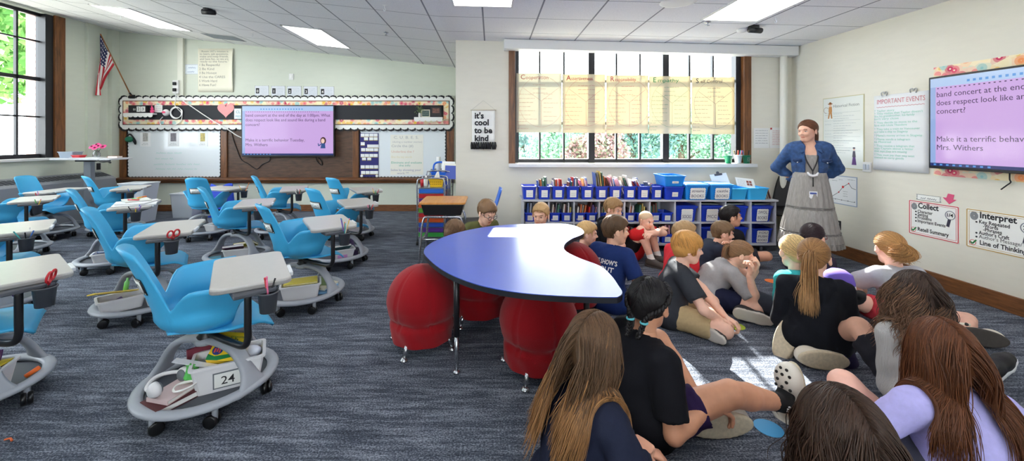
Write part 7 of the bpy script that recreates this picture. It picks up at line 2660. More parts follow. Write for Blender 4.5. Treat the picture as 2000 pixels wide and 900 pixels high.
def shoe(parent, A, knee, toe, s, col, solecol, kind='sneaker'):
 t, dn, w = foot_frame(A, knee, toe)
 A = np.array(A)
 if kind == 'clog':
  M = np.stack([t, w, dn], 1)
  B = Blob(.02 * s)
  B.ell(A + t * .03 * s + dn * .050 * s, np.array((.125, .052, .022)) * s, M)
  B.ell(A + t * .095 * s + dn * .030 * s, np.array((.065, .052, .040)) * s, M)
  B.cap(A + t * -.06 * s + dn * .035 * s, A + t * -.055 * s + dn * .05 * s, .034 * s)
  B.ell(A + t * -.01 * s + dn * -.012 * s, np.array((.062, .034, .055)) * s, M, op=-1, k=.008)
  B.cut(A + dn * .066 * s, dn)
  v, f = B.mesh(.006 * s)
  o = np_build('shoe', [(v, f, 0)], [cmat(*col, .55)], parent)
  S = Blob(.01 * s)
  S.ell(A + t * .03 * s + dn * .064 * s, np.array((.133, .055, .030)) * s, M)
  S.cut(A + dn * .074 * s, dn).cut(A + dn * .052 * s, -dn)
  v, f = S.mesh(.006 * s)
  np_build('sole', [(v, f, 0)], [cmat(*solecol, .7, var=.12, vscale=60)], o)
  b = MB(); b.smooth = True
  for i, (x, y) in enumerate(((.065, 0), (.09, .018), (.09, -.018), (.115, .0), (.115, .026), (.115, -.026), (.062, .028), (.062, -.028), (.137, .012), (.137, -.012))):
   r_ = np.array((x - .095, y)) / np.array((.067, .054))
   h = max(0, 1 - r_ @ r_) ** .5 * .042
   p = A + (t * x + w * y + dn * (.030 - h)) * s
   b.lathe([(.0062 * s, -.001), (.0062 * s, .0025), (0, .0026)], 10, M=Matrix.Translation(Vector(p)) @ Vector(-dn).to_track_quat('Z', 'Y').to_matrix().to_4x4())
  b.build('vent_hole', cmat(40, 38, 36, .8), o, local=True)
  b = MB(); b.smooth = True
  st = [A + (t * (.05 * math.cos(a) * -1.5) + w * .052 * math.sin(a) + dn * (.012 - .01 * math.cos(a))) * s for a in np.linspace(-1.75, 1.75, 16)]
  b.tube([Vector(p) for p in st], .006 * s, 8, sq=(1.4, .6))
  sp = b.build('heel_strap', cmat(*col, .55), o, local=True)
  b = MB(); b.smooth = True
  for q in (st[1], st[-2]):
   b.ball(Vector(q), .0105 * s, 12)
  b.build('rivet', cmat(30, 30, 32, .5), sp, local=True)
  return o
 B = Blob(.025 * s)
 B.cap(A - t * .028 * s + dn * .030 * s, A + t * .10 * s + dn * .040 * s, .040 * s, .037 * s)
 B.cap(A + t * .10 * s + dn * .040 * s, A + t * .145 * s + dn * .046 * s, .037 * s, .030 * s)
 B.cap(A - t * .008 * s - dn * .008 * s, A + t * .03 * s + dn * .02 * s, .040 * s, .04 * s)
 B.cut(A + dn * .058 * s, dn)
 if kind != 'boot':
  B.cut(A - dn * .020 * s, -dn)
 v, f = B.mesh(.007 * s, noise=(.0015, 200, 3, (1, 1, 1)))
 o = np_build('shoe', [(v, f, 0)], [cmat(*col, .6)], parent)
 S = Blob(.012 * s)
 for a, b_, r1, r2 in ((-.03, .10, .043, .042), (.10, .148, .042, .033)):
  S.cap(A + t * a * s + dn * .06 * s, A + t * b_ * s + dn * .06 * s, r1 * s, r2 * s)
 S.cut(A + dn * .074 * s, dn).cut(A + dn * .054 * s, -dn)
 v, f = S.mesh(.007 * s)
 np_build('sole', [(v, f, 0)], [cmat(*solecol, .65)], o)
 b = MB(); b.smooth = True
 for k in range(4):
  x = .045 + .02 * k
  b.tube([Vector(A + (t * x + w * y + dn * (-.002 + .012 * k + abs(y) * .35)) * s) for y in (-.022, -.01, .01, .022)], .0035 * s, 6)
 b.build('laces', cmat(*solecol, .6), o, local=True)
 return o
# ------------------------------------------------------------------ a person
def person(label, at_head, face, s=1.0, lean=12, side=0, twist=0, head=(0, 0, 0), pz=.085, legs=None, arms=None, top=None, bottom=None, shoes=None, socks=None,
           hairs=None, skin_c=(226, 176, 152), hs=None, stand=False, hands=(1, 1), seed=1, brow=None, eye=(80, 60, 44), glasses=None, body_r=1.0, curl=(.7, .7), spine=None, no_face=False, tl=None):
 hs = hs or (1.0 if s < 1.1 else 1.02)
 ca, sa = math.cos(R(lean)), math.sin(R(lean))
 seg1, seg2 = .21 * s, .20 * s
 l2 = lean * 1.25
 d1 = V3(math.sin(R(lean * .75)), -math.sin(R(side)), math.cos(R(lean * .75)))
 d2 = V3(math.sin(R(l2)), -math.sin(R(side * 1.3)), math.cos(R(l2)))
 d1, d2 = nrm(d1), nrm(d2)
 nd = nrm(V3(math.sin(R(l2 * .6 + 8)), -math.sin(R(side * .8)), math.cos(R(l2 * .6 + 8))))
 yaw, pitch, roll = head
 HR = Matrix.Rotation(R(yaw), 3, 'Z') @ Matrix.Rotation(R(pitch), 3, 'Y') @ Matrix.Rotation(R(roll), 3, 'X')
 hv = np.array(HR @ Vector((.018, 0, .118)))
 target = V3(*at_head)
 base = V3(0, 0, pz)
 def chain(f):
  mid = base + d1 * seg1 * f
  nk = mid + d2 * seg2 * f
  return mid, nk, nk + nd * .035 * s + hv * hs
 if tl is None:
  zz = chain(1.0)[2][2]
  f = 1 + (target[2] - zz) / ((seg1 * d1[2] + seg2 * d2[2]))
  f = max(.72, min(1.3, f))
 else:
  f = tl
 mid, nk, hc = chain(f)
 W0 = Matrix.Rotation(R(face), 4, 'Z')
 off = W0 @ Vector(hc)
 org = Vector((target[0] - off.x, target[1] - off.y, 0))
 MW = Matrix.Translation(org) @ W0
 MI = MW.inverted()
 def loc(p):
  """local joint: (x,y,z) in metres of this body, or ('w', x, y, z) a world point"""
  if isinstance(p, Vector):
   return np.array(MI @ p)
  return np.array(p, float) * V3(s, s, s)
 up = nrm(nk - mid)
 fw = nrm(np.cross(np.cross(up, V3(1, 0, 0)), up))
 tw = Matrix.Rotation(R(twist), 3, Vector(up))
 lf = np.array(tw @ Vector(np.cross(up, V3(1, 0, 0)) / np.linalg.norm(np.cross(up, V3(1, 0, 0)))))
 fwd = np.cross(lf, up)
 br = body_r
 sh = [nk - up * .030 * s + lf * q * .135 * s * br - fwd * .004 for q in (1, -1)]
 hip = [base + V3(0, q * .075 * s * br, 0) for q in (1, -1)]
 arms = arms or [((.2, .16, .12), (.0, .3, .2)), ((.2, -.16, .12), (.0, -.3, .2))]
 legs = legs or [((.22, -.05, .06), (.28, .34, .16), (.6, -.9, -.1)), ((.16, .07, .06), (.28, -.34, .16), (.6, .9, -.1))]
 J = []
 for i in (0, 1):
  wr, hint = loc(arms[i][0]), loc(arms[i][1])
  el, wr = ik(sh[i], wr, .235 * s, .205 * s, hint)
  J.append((sh[i], el, wr))
 G = []
 for i in (0, 1):
  an, hint = loc(legs[i][0]), loc(legs[i][1])
  kn, an = ik(hip[i], an, .345 * s, .335 * s, hint)
  toe = legs[i][2]
  toe = np.array(MI.to_3x3() @ toe) if isinstance(toe, Vector) else np.array(toe, float)
  G.append((hip[i], kn, an, nrm(toe)))
  if len(legs[i]) > 3:
   DOWN[tuple(np.round(an, 5))] = np.array(MI.to_3x3() @ legs[i][3])
 HM = Matrix.Translation(Vector(hc)) @ HR.to_4x4()
 ms = skin(*skin_c)
 B = Blob(.022 * s)
 def torso(B, g, low=0.0):
  B.cap(base + V3(0, .055 * s * br, .0), base + V3(0, -.055 * s * br, .0), (.085 * br) * s + g, k=.05)
  B.cap(base, mid, .092 * s * br + g, .088 * s * br + g, k=.05)
  B.cap(mid + lf * .035 * s, nk - up * .09 * s + lf * .045 * s, .078 * s * br + g, .078 * s * br + g, k=.05)
  B.cap(mid - lf * .035 * s, nk - up * .09 * s - lf * .045 * s, .078 * s * br + g, .078 * s * br + g, k=.05)
  B.cap(sh[0] - lf * .035 * s, sh[1] + lf * .035 * s, (.040 + (.006 if g else 0)) * s + g, k=.05)
  B.cap(nk - up * .04 * s, nk + nd * .01 * s, .055 * s + g, .046 * s + g * .3, k=.03)
 torso(B, 0)
 for S_, E, Wr in J:
  B.cap(S_, E, .038 * s * br, .033 * s * br)
  B.cap(E, E + (Wr - E) * .35, .034 * s * br, .034 * s * br, k=.012)
  B.cap(E + (Wr - E) * .35, Wr, .034 * s * br, .021 * s, k=.012)
 for Hp, K, A, t in G:
  B.cap(Hp, K, .074 * s * br, .050 * s * br)
  c = K + (A - K) * .32
  B.cap(K, c, .049 * s * br, .049 * s * br, k=.012)
  B.cap(c, A, .049 * s * br, .030 * s, k=.012)
  tt, dn, w = foot_frame(A, K, t)
  B.cap(A - tt * .02 * s + dn * .03 * s, A + tt * .11 * s + dn * .04 * s, .028 * s, .024 * s)
 B.cap(nk - up * .03 * s, np.array(HM @ Vector((-.02 * hs, 0, -.06 * hs))), .044 * hs, .042 * hs)
 chunks = []
 v, f_ = B.mesh(.0115)
 chunks.append((v, f_, 0))
 HB, P, M3 = head_blob(HM, hs, nk - up * .015)
 v, f_ = HB.mesh(.0048 * hs)
 cen = v[f_].mean(1)
 rel = (np.c_[cen, np.ones(len(cen))] @ np.array(HM.inverted()).T)[:, :3] / hs
 lips = (rel[:, 0] > .070) & (np.abs(rel[:, 1]) < .019) & (rel[:, 2] > -.0675) & (rel[:, 2] < -.049)
 chunks.append((v, f_, np.where(lips, 1, 0)))
 for i in (0, 1):
  if not hands[i]:
   continue
  S_, E, Wr = J[i]
  a = arms[i]
  d = a[2] if len(a) > 2 else None
  d = nrm(Wr - E) if d is None else nrm(d)
  n = a[3] if len(a) > 3 else (0, 0, -1)
  hb = hand_blob(Wr, d, n, s * 1.0, -1 if i == 0 else 1, curl[i], fore=Wr + (E - Wr) * .22)
  v, f_ = hb.mesh(.0042)
  chunks.append((v, f_, 0))
 lipc = tuple(int(x * y) for x, y in zip(skin_c, (.90, .74, .72)))
 o = np_build('person', chunks, [ms, cmat(*lipc, .45)])
 o.matrix_world = MW
 o.location = org
 o.rotation_euler = (0, 0, R(face))
 tag(o, label, 'person')
 if not no_face:
  for sy in (1, -1):
   b = MB(); b.smooth = True
   e = Matrix.Translation(HM @ Vector((.0715 * hs, sy * .0295 * hs, .0055 * hs))) @ HM.to_3x3().to_4x4()
   Rr = e @ Matrix.Rotation(R(90), 4, 'Y')
   r_ = .0128 * hs
   b.m = 0; b.lathe([(r_ * math.sin(a), r_ * math.cos(a)) for a in np.linspace(PI, .48, 10)], 14, M=Rr, caps=False)
   b.m = 1; b.lathe([(r_ * math.sin(a), r_ * math.cos(a)) for a in np.linspace(.48, .22, 3)], 14, M=Rr, caps=False)
   b.m = 2; b.lathe([(r_ * math.sin(a), r_ * math.cos(a)) for a in (.22, .1, .001)], 14, M=Rr, caps=False)
   b.build('eye', [cmat(236, 232, 228, .3), cmat(*eye, .25), cmat(14, 12, 12, .15)], o, local=True)
   b = MB(); b.smooth = True
   b.tube([HM @ Vector((x * hs, sy * y * hs, z * hs)) for x, y, z in ((.0915, .016, .0265), (.0905, .028, .0305), (.084, .042, .028), (.077, .048, .024))], [.0022 * hs, .0034 * hs, .003 * hs, .0014 * hs], 6)
   b.build('eyebrow', cmat(*(brow or (96, 70, 50)), .8), o, local=True)
   b = MB(); b.smooth = True
   r2 = r_ * 1.07
   for a0, a1 in ((-.15, -1.3), (.42, 1.3)):
    b.grid(lambda u, v: e @ Vector((r2 * math.cos(a0 + (a1 - a0) * v) * math.cos((u - .5) * 2.9), r2 * math.cos(a0 + (a1 - a0) * v) * math.sin((u - .5) * 2.9), -r2 * math.sin(a0 + (a1 - a0) * v))), 12, 5)
   b.build('lid', ms, o, local=True)
   b = MB(); b.smooth = True
   b.tube([HM @ Vector((x * hs, sy * y * hs, z * hs)) for x, y, z in ((.0815, .0195, .0095), (.0855, .0305, .0135), (.0795, .042, .0085))], .0017 * hs, 5)
   b.build('eyelid', cmat(*[int(c * .55) for c in skin_c], .6), o, local=True)
 if glasses:
  b = MB(); b.smooth = True
  for sy in (1, -1):
   b.tube([HM @ Vector((.103 * hs, (sy * .033 + .022 * math.cos(a)) * hs, (.002 + .017 * math.sin(a)) * hs)) for a in np.linspace(0, 2 * PI, 20)[:-1]], .0026 * hs, 6, closed=True)
   b.tube([HM @ Vector((x * hs, sy * y * hs, .006 * hs)) for x, y in ((.102, .055), (.08, .072), (.0, .087))], .0022 * hs, 5)
  b.tube([HM @ Vector((.106 * hs, y * hs, .006 * hs)) for y in (-.011, 0, .011)], .0024 * hs, 5)
  b.build('glasses', cmat(*glasses, .35), o, local=True)
 if top:
  T_ = Blob(.022 * s)
  g = top.get('g', .013)
  torso(T_, g)
  T_.cap(base + V3(.01, .075 * s * br, .0), base + V3(.01, -.075 * s * br, .0), .098 * br * s + g, k=.04)
  T_.cap(base + d1 * .06 * s, mid, .100 * s * br + g, .094 * s * br + g, k=.04)
  sl = top.get('sleeve', .55)
  for i, (S_, E, Wr) in enumerate(J):
   if sl <= 0:
    continue
   if sl < 1:
    T_.cap(S_, S_ + (E - S_) * sl, .058 * s * br + g * .3, (.052 + .012 * (1 - sl) + .004) * s * br + g * .3, flat=True, k=.02)
   else:
    T_.cap(S_, E, .048 * s * br + g * .55, .040 * s * br + g * .55)
    q = min(1.0, sl - 1)
    T_.cap(E, E + (Wr - E) * q, .040 * s * br + g * .55, (.031 if q > .8 else .036) * s + g * .45, flat=True)
  if top.get('hood'):
   T_.cap(nk - fwd * .055 * s + lf * .06 * s, nk - fwd * .055 * s - lf * .06 * s, .036 * s, k=.02)
   T_.cap(nk - fwd * .075 * s - up * .04 * s, nk - fwd * .07 * s - up * .05 * s, .05 * s, k=.03)
   for q in (1, -1):
    T_.cap(nk - fwd * .04 * s + lf * q * .06 * s, nk + fwd * .045 * s + lf * q * .04 * s - up * .02 * s, .024 * s, .016 * s, k=.02)
  T_.cap(nk + nd * .034 * s + fwd * .012 * s, nk + nd * .16 * s + fwd * .02 * s, .052 * s, .060 * s, op=-1, k=.008)
  if top.get('open'):
   w0 = top['open']
   for z_ in np.linspace(0, 1, 7):
    for fo in (.07, .11, .15):
     c = base + (nk - base) * z_ + fwd * fo * s
     T_.cap(c, c + up * .07 * s, w0 * (1.1 - .3 * z_) * s, op=-1, k=.010)
  if top.get('hem') is not None:
   T_.cut(base + V3(0, 0, top['hem'] * s), V3(0, 0, -1))
  v, f_ = T_.mesh(.0105, noise=(top.get('fold', .006) * .55, 26 / s, seed + 40, (1.2, 1.2, .8)))
  to = np_build(top.get('name', 'shirt'), [(v, f_, 0)], [top['mat'] if 'mat' in top else mat('cloth_%d_%d_%d' % top['col'], srgb(*top['col']), .85, spec=.15, var=.05, vscale=60, bump=.15, bscale=400)], o)
  if top.get('collar'):
   b = MB(); b.smooth = True
   pts = [Vector(nk + nd * .004 * s + (lf * math.cos(a) + fwd * math.sin(a)) * .055 * s - fwd * 0 - up * (.014 * s * math.sin(a))) for a in np.linspace(0, 2 * PI, 22)[:-1]]
   b.tube(pts, .007 * s, 8, closed=True)
   b.build('collar', cmat(*top['collar'], .85), to, local=True)
 if bottom:
  Q = Blob(.03 * s)
  g = .012
  Q.cap(base + V3(0, .055 * s * br, -.002), base + V3(0, -.055 * s * br, -.002), .087 * s * br + .006)
  ln = bottom.get('len', .75)
  for Hp, K, A, t in G:
   if ln <= 1:
    Q.cap(Hp, Hp + (K - Hp) * ln, .080 * s * br + g, .064 * s * br + g + .006, flat=True)
   else:
    Q.cap(Hp, K, .078 * s * br + g, .054 * s * br + g)
    Q.cap(K, K + (A - K) * min(1, ln - 1), .054 * s * br + g, .040 * s + g * .8, flat=True)
  v, f_ = Q.mesh(.0115, noise=(.006, 26 / s, seed + 90, (1, 1, 1)))
  np_build(bottom.get('name', 'shorts' if ln <= 1 else 'trousers'), [(v, f_, 0)], [mat('cloth_%d_%d_%d' % bottom['col'], srgb(*bottom['col']), .85, spec=.15, var=.05, vscale=60, bump=.15, bscale=400)], o)
 if socks:
  for Hp, K, A, t in G:
   tt, dn, w = foot_frame(A, K, t)
   S = Blob(.012)
   S.cap(A + tt * .03 * s + dn * .02 * s, A, .034 * s, .036 * s)
   S.cap(A, A + (K - A) * socks.get('h', .16), .036 * s, .037 * s, flat=True)
   v, f_ = S.mesh(.007)
   np_build('sock', [(v, f_, 0)], [cmat(*socks['col'], .9)], o)
 if shoes:
  for i, (Hp, K, A, t) in enumerate(G):
   shoe(o, A, K, t, s * shoes.get('s', 1.0), shoes['col'], shoes['sole'], shoes.get('kind', 'sneaker'))
 col_ = [(nk - up * .10 * s, np.array((.105, .165, .15)) * s * br + .008, np.stack([fwd, lf, up], 1)), (nk - up * .26 * s, np.array((.11, .14, .17)) * s * br + .008, np.stack([fwd, lf, up], 1)),
   (sh[0], np.array((.062, .062, .062)) * s, np.eye(3)), (sh[1], np.array((.062, .062, .062)) * s, np.eye(3))]
 if hairs:
  ho = hair(o, HM, hs, hairs, hairs['col'], seed, col_)
  if hairs['kind'] == 'pony':
   tp = HM @ Vector(np.array(hairs['tie']) * 1.06 * hs)
   b = MB(); b.smooth = True
   ax = Vector(nrm(np.array(HM.to_3x3() @ Vector(hairs['tie']))))
   u = ax.cross(Vector((0, 0, 1))).normalized(); w = ax.cross(u)
   b.tube([tp + (u * math.cos(a) + w * math.sin(a)) * .017 * hs for a in np.linspace(0, 2 * PI, 14)[:-1]], .006 * hs, 7, closed=True)
   b.build('hair_tie', cmat(*hairs.get('tie_col', (40, 36, 40)), .7), ho, local=True)
  for e in hairs.get('_ends', []):
   b = MB(); b.smooth = True
   p = Vector(e[0])
   b.tube([p + Vector((math.cos(a), math.sin(a), 0)) * .014 for a in np.linspace(0, 2 * PI, 12)[:-1]], .006, 7, closed=True)
   b.build('hair_tie', cmat(90, 180, 190, .6), ho, local=True)
 return dict(o=o, HM=HM, MW=MW, J=J, G=G, nk=nk, up=up, fwd=fwd, lf=lf, base=base, mid=mid, sh=sh, s=s, hs=hs)
# ------------------------------------------------------------------ the class
_only = None
PEOPLE = {}
W = onz
def P_(key, *a, **k):
 if _only is not None and key not in _only.split(','):
  return None
 PEOPLE[key] = person(*a, **k)
 return PEOPLE[key]
CROSS = None
LOWK = [((.30, .09, .07), (.2, .12, .7), (.9, .1, -.1)), ((.30, -.09, .07), (.2, -.12, .7), (.9, -.1, -.1))]
LAP = [((.24, .06, .10), (-.16, .24, .02), (.7, -.5, -.1), (.2, 0, -.9)), ((.25, -.05, .11), (-.16, -.24, .02), (.7, .5, -.1), (.2, 0, -.9))]
sh_short = lambda n=300, L=.045, lift=.5, thick=0: dict(kind='short', n=n * 3, length=L, lift=lift, thick=thick)
def hr(d, col):
 d = dict(d); d['col'] = col
 return d
tp = P_('teacher', 'standing woman in denim jacket and grey tiered dress, arms behind her back', at(1577, 256, 4.3), -118, s=1.2, lean=0, head=(-42, 6, 0), pz=.875,
  legs=[((0, .09, .062), (.3, .09, .4), (1, .15, -.05)), ((.03, -.10, .062), (.3, -.1, .4), (1, -.25, -.05))],
  body_r=.90, arms=[((-.12, .07, .765), (-.25, .60, .86), (-.2, -.9, -.2), (-.9, 0, .1)), ((-.12, -.07, .765), (-.25, -.60, .86), (-.2, .9, -.2), (-.9, 0, .1))],
  top=dict(name='denim_jacket', mat=mat('denim', srgb(44, 76, 122), .8, var=.35, vscale=26, bump=.2, bscale=300), sleeve=1.72, open=.046, hem=.085, g=.027, fold=.007),
  hairs=hr(dict(kind='pony', n=900, tie=(-.098, 0, .005), length=.17, nt=220, spread=.12), (104, 68, 46)), skin_c=(226, 176, 150), brow=(80, 54, 38), hs=.98)
if tp:
 o, nk, up, fwd, lf, base = tp['o'], tp['nk'], tp['up'], tp['fwd'], tp['lf'], tp['base']
 M_dr = mat('grey_crinkle', srgb(152, 148, 144), .9, spec=.1, var=.16, vscale=110, stretch=(1, 1, .06))
 B = Blob(.03)
 B.cap(base + V3(0, 0, .02), base + V3(0, 0, .26), .120, .112, k=.05)
 for q in (1, -1):
  B.cap(base + V3(.0, q * .05, .22), nk + lf * q * .055 - up * .10, .088, .080, k=.05)
  B.cap(nk + lf * q * .075 - up * .14, nk + lf * q * .085 - up * .015, .05, .042, k=.03)
 B.cut(nk + up * -.055, nrm(up * .9 + fwd * .5))
 v, f = B.mesh(.0105, noise=(.003, 30, 5, (1.4, 1.4, .4)))
 dress = np_build('dress', [(v, f, 0)], [M_dr], o)
 tiers = ((1.045, .66, .138, .205), (.665, .40, .205, .255), (.405, .265, .26, .285))
 b = MB(); b.smooth = True
 for i, (z1, z0, r1, r0) in enumerate(tiers):
  nf = (20, 26, 30)[i]
  def fn(u, v_):
   a = 2 * PI * u
   r = r1 + (r0 - r1) * v_ ** .8
   r *= 1 + (.012 + .045 * v_) * math.sin(a * nf + i) * .5 + .018 * math.sin(a * 7 + 2 * i) * v_
   return Vector((.9 * r * math.cos(a) + .02, r * math.sin(a), z1 + (z0 - z1) * v_))
  b.grid(fn, nf * 6, 10, closed_u=True)
 b.build('skirt', M_dr, dress, local=True, solid=.004)
 for z_, r_ in ((.664, .207), (.404, .259), (.30, .280)):
  for k in range(3):
   b = MB(); b.smooth = True
   b.tube([Vector((.9 * r_ * math.cos(a) + .02, r_ * math.sin(a), z_ + .016 * (k - 1))) for a in np.linspace(0, 2 * PI, 60)[:-1]], .005, 6, closed=True)
   b.build('tuck_band', mat('grey_tuck', srgb(122, 120, 118), .9), dress, local=True)
 jk = [c for c in o.children if c.name.startswith('denim_jacket')][0]
 for q in (1, -1):
  b = MB(); b.smooth = True
  ps = [nk + lf * q * .052 + up * .004 - fwd * .03, nk + lf * q * .068 - up * .004 + fwd * .03, nk + lf * q * .075 - up * .05 + fwd * .098, nk + lf * q * .095 - up * .075 + fwd * .10]
  b.tube(smoothcurve([Vector(p) for p in ps], 5), [.012 + .006 * math.sin(i / 15 * PI) for i in range(16)], 8, sq=(.45, 1.3))
  b.build('collar', jk.data.materials[0], jk, local=True)
  b = MB(); b.smooth = True
  c = nk + lf * q * .125 - up * .155 + fwd * .128
  b.tube([Vector(c + lf * .04), Vector(c - lf * .04)], .011, 8, sq=(1.4, .6))
  b.tube([Vector(c + lf * .042 - up * .008), Vector(c - up * .03), Vector(c - lf * .042 - up * .008)], .006, 6)
  b.build('pocket_flap', mat('denim_dark', srgb(34, 58, 98), .8, var=.2, vscale=30), jk, local=True)
  b = MB(); b.smooth = True; b.ball(Vector(c - up * .026 + fwd * .012), .008, 10); b.build('button', M_chrome, jk, local=True)
  b = MB(); b.smooth = True
  el, wr = tp['J'][0 if q > 0 else 1][1:]
  p = el + (wr - el) * .70
  ax = nrm(wr - el)
  b.tube([Vector(p - ax * .02), Vector(p + ax * .025)], [.049, .047], 16)
  b.build('cuff', jk.data.materials[0], jk, local=True)
 b = MB(); b.smooth = True
 pts = [nk + lf * .05 - fwd * .02 + up * .01, nk + lf * .06 + fwd * .075 - up * .05, nk + lf * .045 + fwd * .125 - up * .16, nk + fwd * .165 - up * .27]
 b.tube(smoothcurve([Vector(p) for p in pts], 6), .006, 6)
 b.tube(smoothcurve([Vector(p - lf * 2 * ((p - nk) @ lf)) for p in pts], 6), .006, 6)
 b.tube([Vector(nk + fwd * .165 - up * .27), Vector(nk + fwd * .178 - up * .43)], .005, 6)
 ly = b.build('lanyard', M_black, o, local=True)
 fb = Fr(Vector(nk + fwd * .182 - up * .53), Vector(-lf) * -1, Vector(up))
 if fb.n.dot(Vector(fwd)) < 0:
  fb = Fr(Vector(nk + fwd * .182 - up * .53), -Vector(lf) * 1, Vector(up))
 if fb.n.dot(Vector(fwd)) < 0:
  fb.n = -fb.n
 b = MB(); b.fbox(fb, -.034, .034, -.05, .05, 0, .004); b.build('badge', cmat(232, 234, 236, .4), ly, local=True)
 b = MB(); b.fbox(fb, -.028, .028, .02, .04, .004, .005); b.build('badge_band', cmat(60, 80, 150, .5), ly, local=True)
 b = MB(); b.smooth = True
 c = nk + fwd * .172 - up * .29
 b.tube([Vector(c + lf * .045 + up * .01), Vector(c + lf * .03 - up * .02), Vector(c - up * .03), Vector(c - lf * .03 - up * .02), Vector(c - lf * .045 + up * .01)], [.007, .013, .015, .013, .007], 8)
 b.build('microphone', cmat(230, 230, 232, .4), ly, local=True)
 for Hp, K, A, t in tp['G']:
  tt, dn, w = foot_frame(A, K, t)
  b = MB(); b.smooth = True
  P3 = [A - tt * .05 + dn * .072, A + tt * .05 + dn * .075, A + tt * .175 + dn * .075]
  b.tube([Vector(p) for p in P3], [.04, .044, .035], 14, sq=(.22, 1))
  sd_ = b.build('sandal', cmat(120, 84, 64, .6), o, local=True)
  b = MB(); b.smooth = True
  for x in (.11, .03):
   b.tube(smoothcurve([Vector(A + tt * x + w * y * .045 + dn * (.072 - .045 * (1 - abs(y)) - .012)) for y in (-1, -.6, 0, .6, 1)], 4), .007, 6)
  b.build('strap', cmat(90, 60, 50, .6), sd_, local=True)
P_('glasses', 'boy with dark-rimmed glasses looking down behind the far edge of the blue table', at(951, 415, 4.02), -62, lean=14, head=(10, 26, 0), hs=1.0, arms=LAP,
   top=dict(col=(96, 98, 60), sleeve=.6, collar=(80, 82, 50)), bottom=dict(col=(50, 54, 64)), hairs=hr(sh_short(380, .06, .8, .004), (122, 92, 64)), glasses=(50, 40, 66), skin_c=(240, 192, 168), seed=2, hands=(0, 0))
P_('table_boy', 'boy with short fair hair peering over the far edge of the blue table', at(1056, 420, 4.22), -108, lean=8, head=(-6, 8, -4), hs=1.02, arms=LAP,
   top=dict(col=(96, 100, 110), sleeve=.6), bottom=dict(col=(50, 54, 64)), hairs=hr(sh_short(300, .04, .3), (186, 150, 104)), skin_c=(240, 192, 166), seed=3, hands=(0, 0))
P_('edge_child', 'child whose short brown hair just shows over the left edge of the blue table', at(887, 456, 3.72), 30, lean=30, head=(20, 34, 0), hs=1.0, arms=LAP,
   top=dict(col=(70, 74, 84), sleeve=.6), bottom=dict(col=(50, 54, 64)), hairs=hr(sh_short(300, .035, .3), (110, 84, 62)), skin_c=(226, 176, 152), seed=4, hands=(0, 0))
P_('grey_sweat', 'fair-haired boy in charcoal sweatshirt, seen in profile behind the hollow of the table', at(1147, 456, 3.82), 8, lean=26, head=(-20, 4, 0), hs=.90, s=1.0,
   arms=[((.26, .10, .2), (0, .3, .2)), (at(1200, 500, 3.66), (.1, -.4, .2), (.8, .2, -.1), (0, 0, -1))], top=dict(col=(54, 58, 66), sleeve=1.95), bottom=dict(col=(40, 42, 50)),
   hairs=hr(sh_short(360, .05, .9, .003), (196, 160, 108)), skin_c=(238, 188, 164), seed=5)
P_('hoodie', 'boy in black hoodie sitting cross-legged against the cubby shelf', at(1198, 408, 4.50), -38, lean=12, head=(-10, 14, 0), hs=.98, s=1.06, arms=LAP,
   legs=[((.26, -.04, .06), (.28, .34, .16), (.6, -.9, -.1)), ((.18, .06, .06), W(1240, 488, .2), (.8, .2, -.2))],
   top=dict(col=(26, 27, 31), sleeve=1.95, hood=1), bottom=dict(col=(34, 34, 40), len=.7), shoes=dict(col=(40, 40, 46), sole=(190, 60, 60)), hairs=hr(sh_short(380, .05, .8, .003), (150, 116, 78)), skin_c=(236, 186, 160), seed=6)
p = P_('navy_tee', "boy in navy T-shirt lettered THE SHOW'S ABOUT on its back, beside the table tip", at(1203, 450, 3.34), 42, lean=10, head=(-44, 4, 0), hs=.98, s=1.04,
       top=dict(col=(34, 52, 104), sleeve=.75, fold=.004), bottom=dict(col=(32, 40, 66), len=1.9), shoes=dict(col=(60, 60, 66), sole=(200, 60, 60)), hairs=hr(sh_short(420, .05, .7, .003), (88, 66, 46)), skin_c=(228, 178, 150), seed=7,
       arms=[((.26, .10, .12), (0, .3, .2)), ((.16, -.20, .07), (-.08, -.36, .2))])
if p:
 o = [c for c in p['o'].children if c.name.startswith('shirt')][0]
 nk, up, fwd, lf, s_ = p['nk'], p['up'], p['fwd'], p['lf'], p['s']
 fb = Fr(Vector(nk - up * .0 - fwd * .0), Vector(-lf), Vector(up))
 fb.n = -Vector(fwd)
 b = MB()
 for tx, dv, sz in (("THE SHOW'S", -.125, .052), ('ABOUT', -.180, .052)):
  vs, fs = text_mesh(tx, .02, 0)
  w0, w1 = min(q[0] for q in vs), max(q[0] for q in vs)
  out = []
  for q in vs:
   u = (q[0] - (w0 + w1) / 2) * sz * (.21 / ((w1 - w0) * sz) if 'SHOW' in tx else 1)
   v = dv + q[1] * sz
   n = .098 - 1.9 * u * u + (.02 * (v + .15))
   out.append(fb.p(u, v, n))
  b.add(out, fs)
 me = o.data
 from mathutils.bvhtree import BVHTree
 bv = BVHTree.FromPolygons([v.co.copy() for v in me.vertices], [tuple(q.vertices) for q in me.polygons])
 nv = []
 for q in b.v:
  q = Vector(q)
  h_ = bv.ray_cast(q + fb.n * .25, -fb.n)
  nv.append((h_[0] + fb.n * .003) if h_[0] is not None else q)
 b.v = [tuple(q) for q in nv]
 b.build('back_lettering', M_paper, o, local=True)
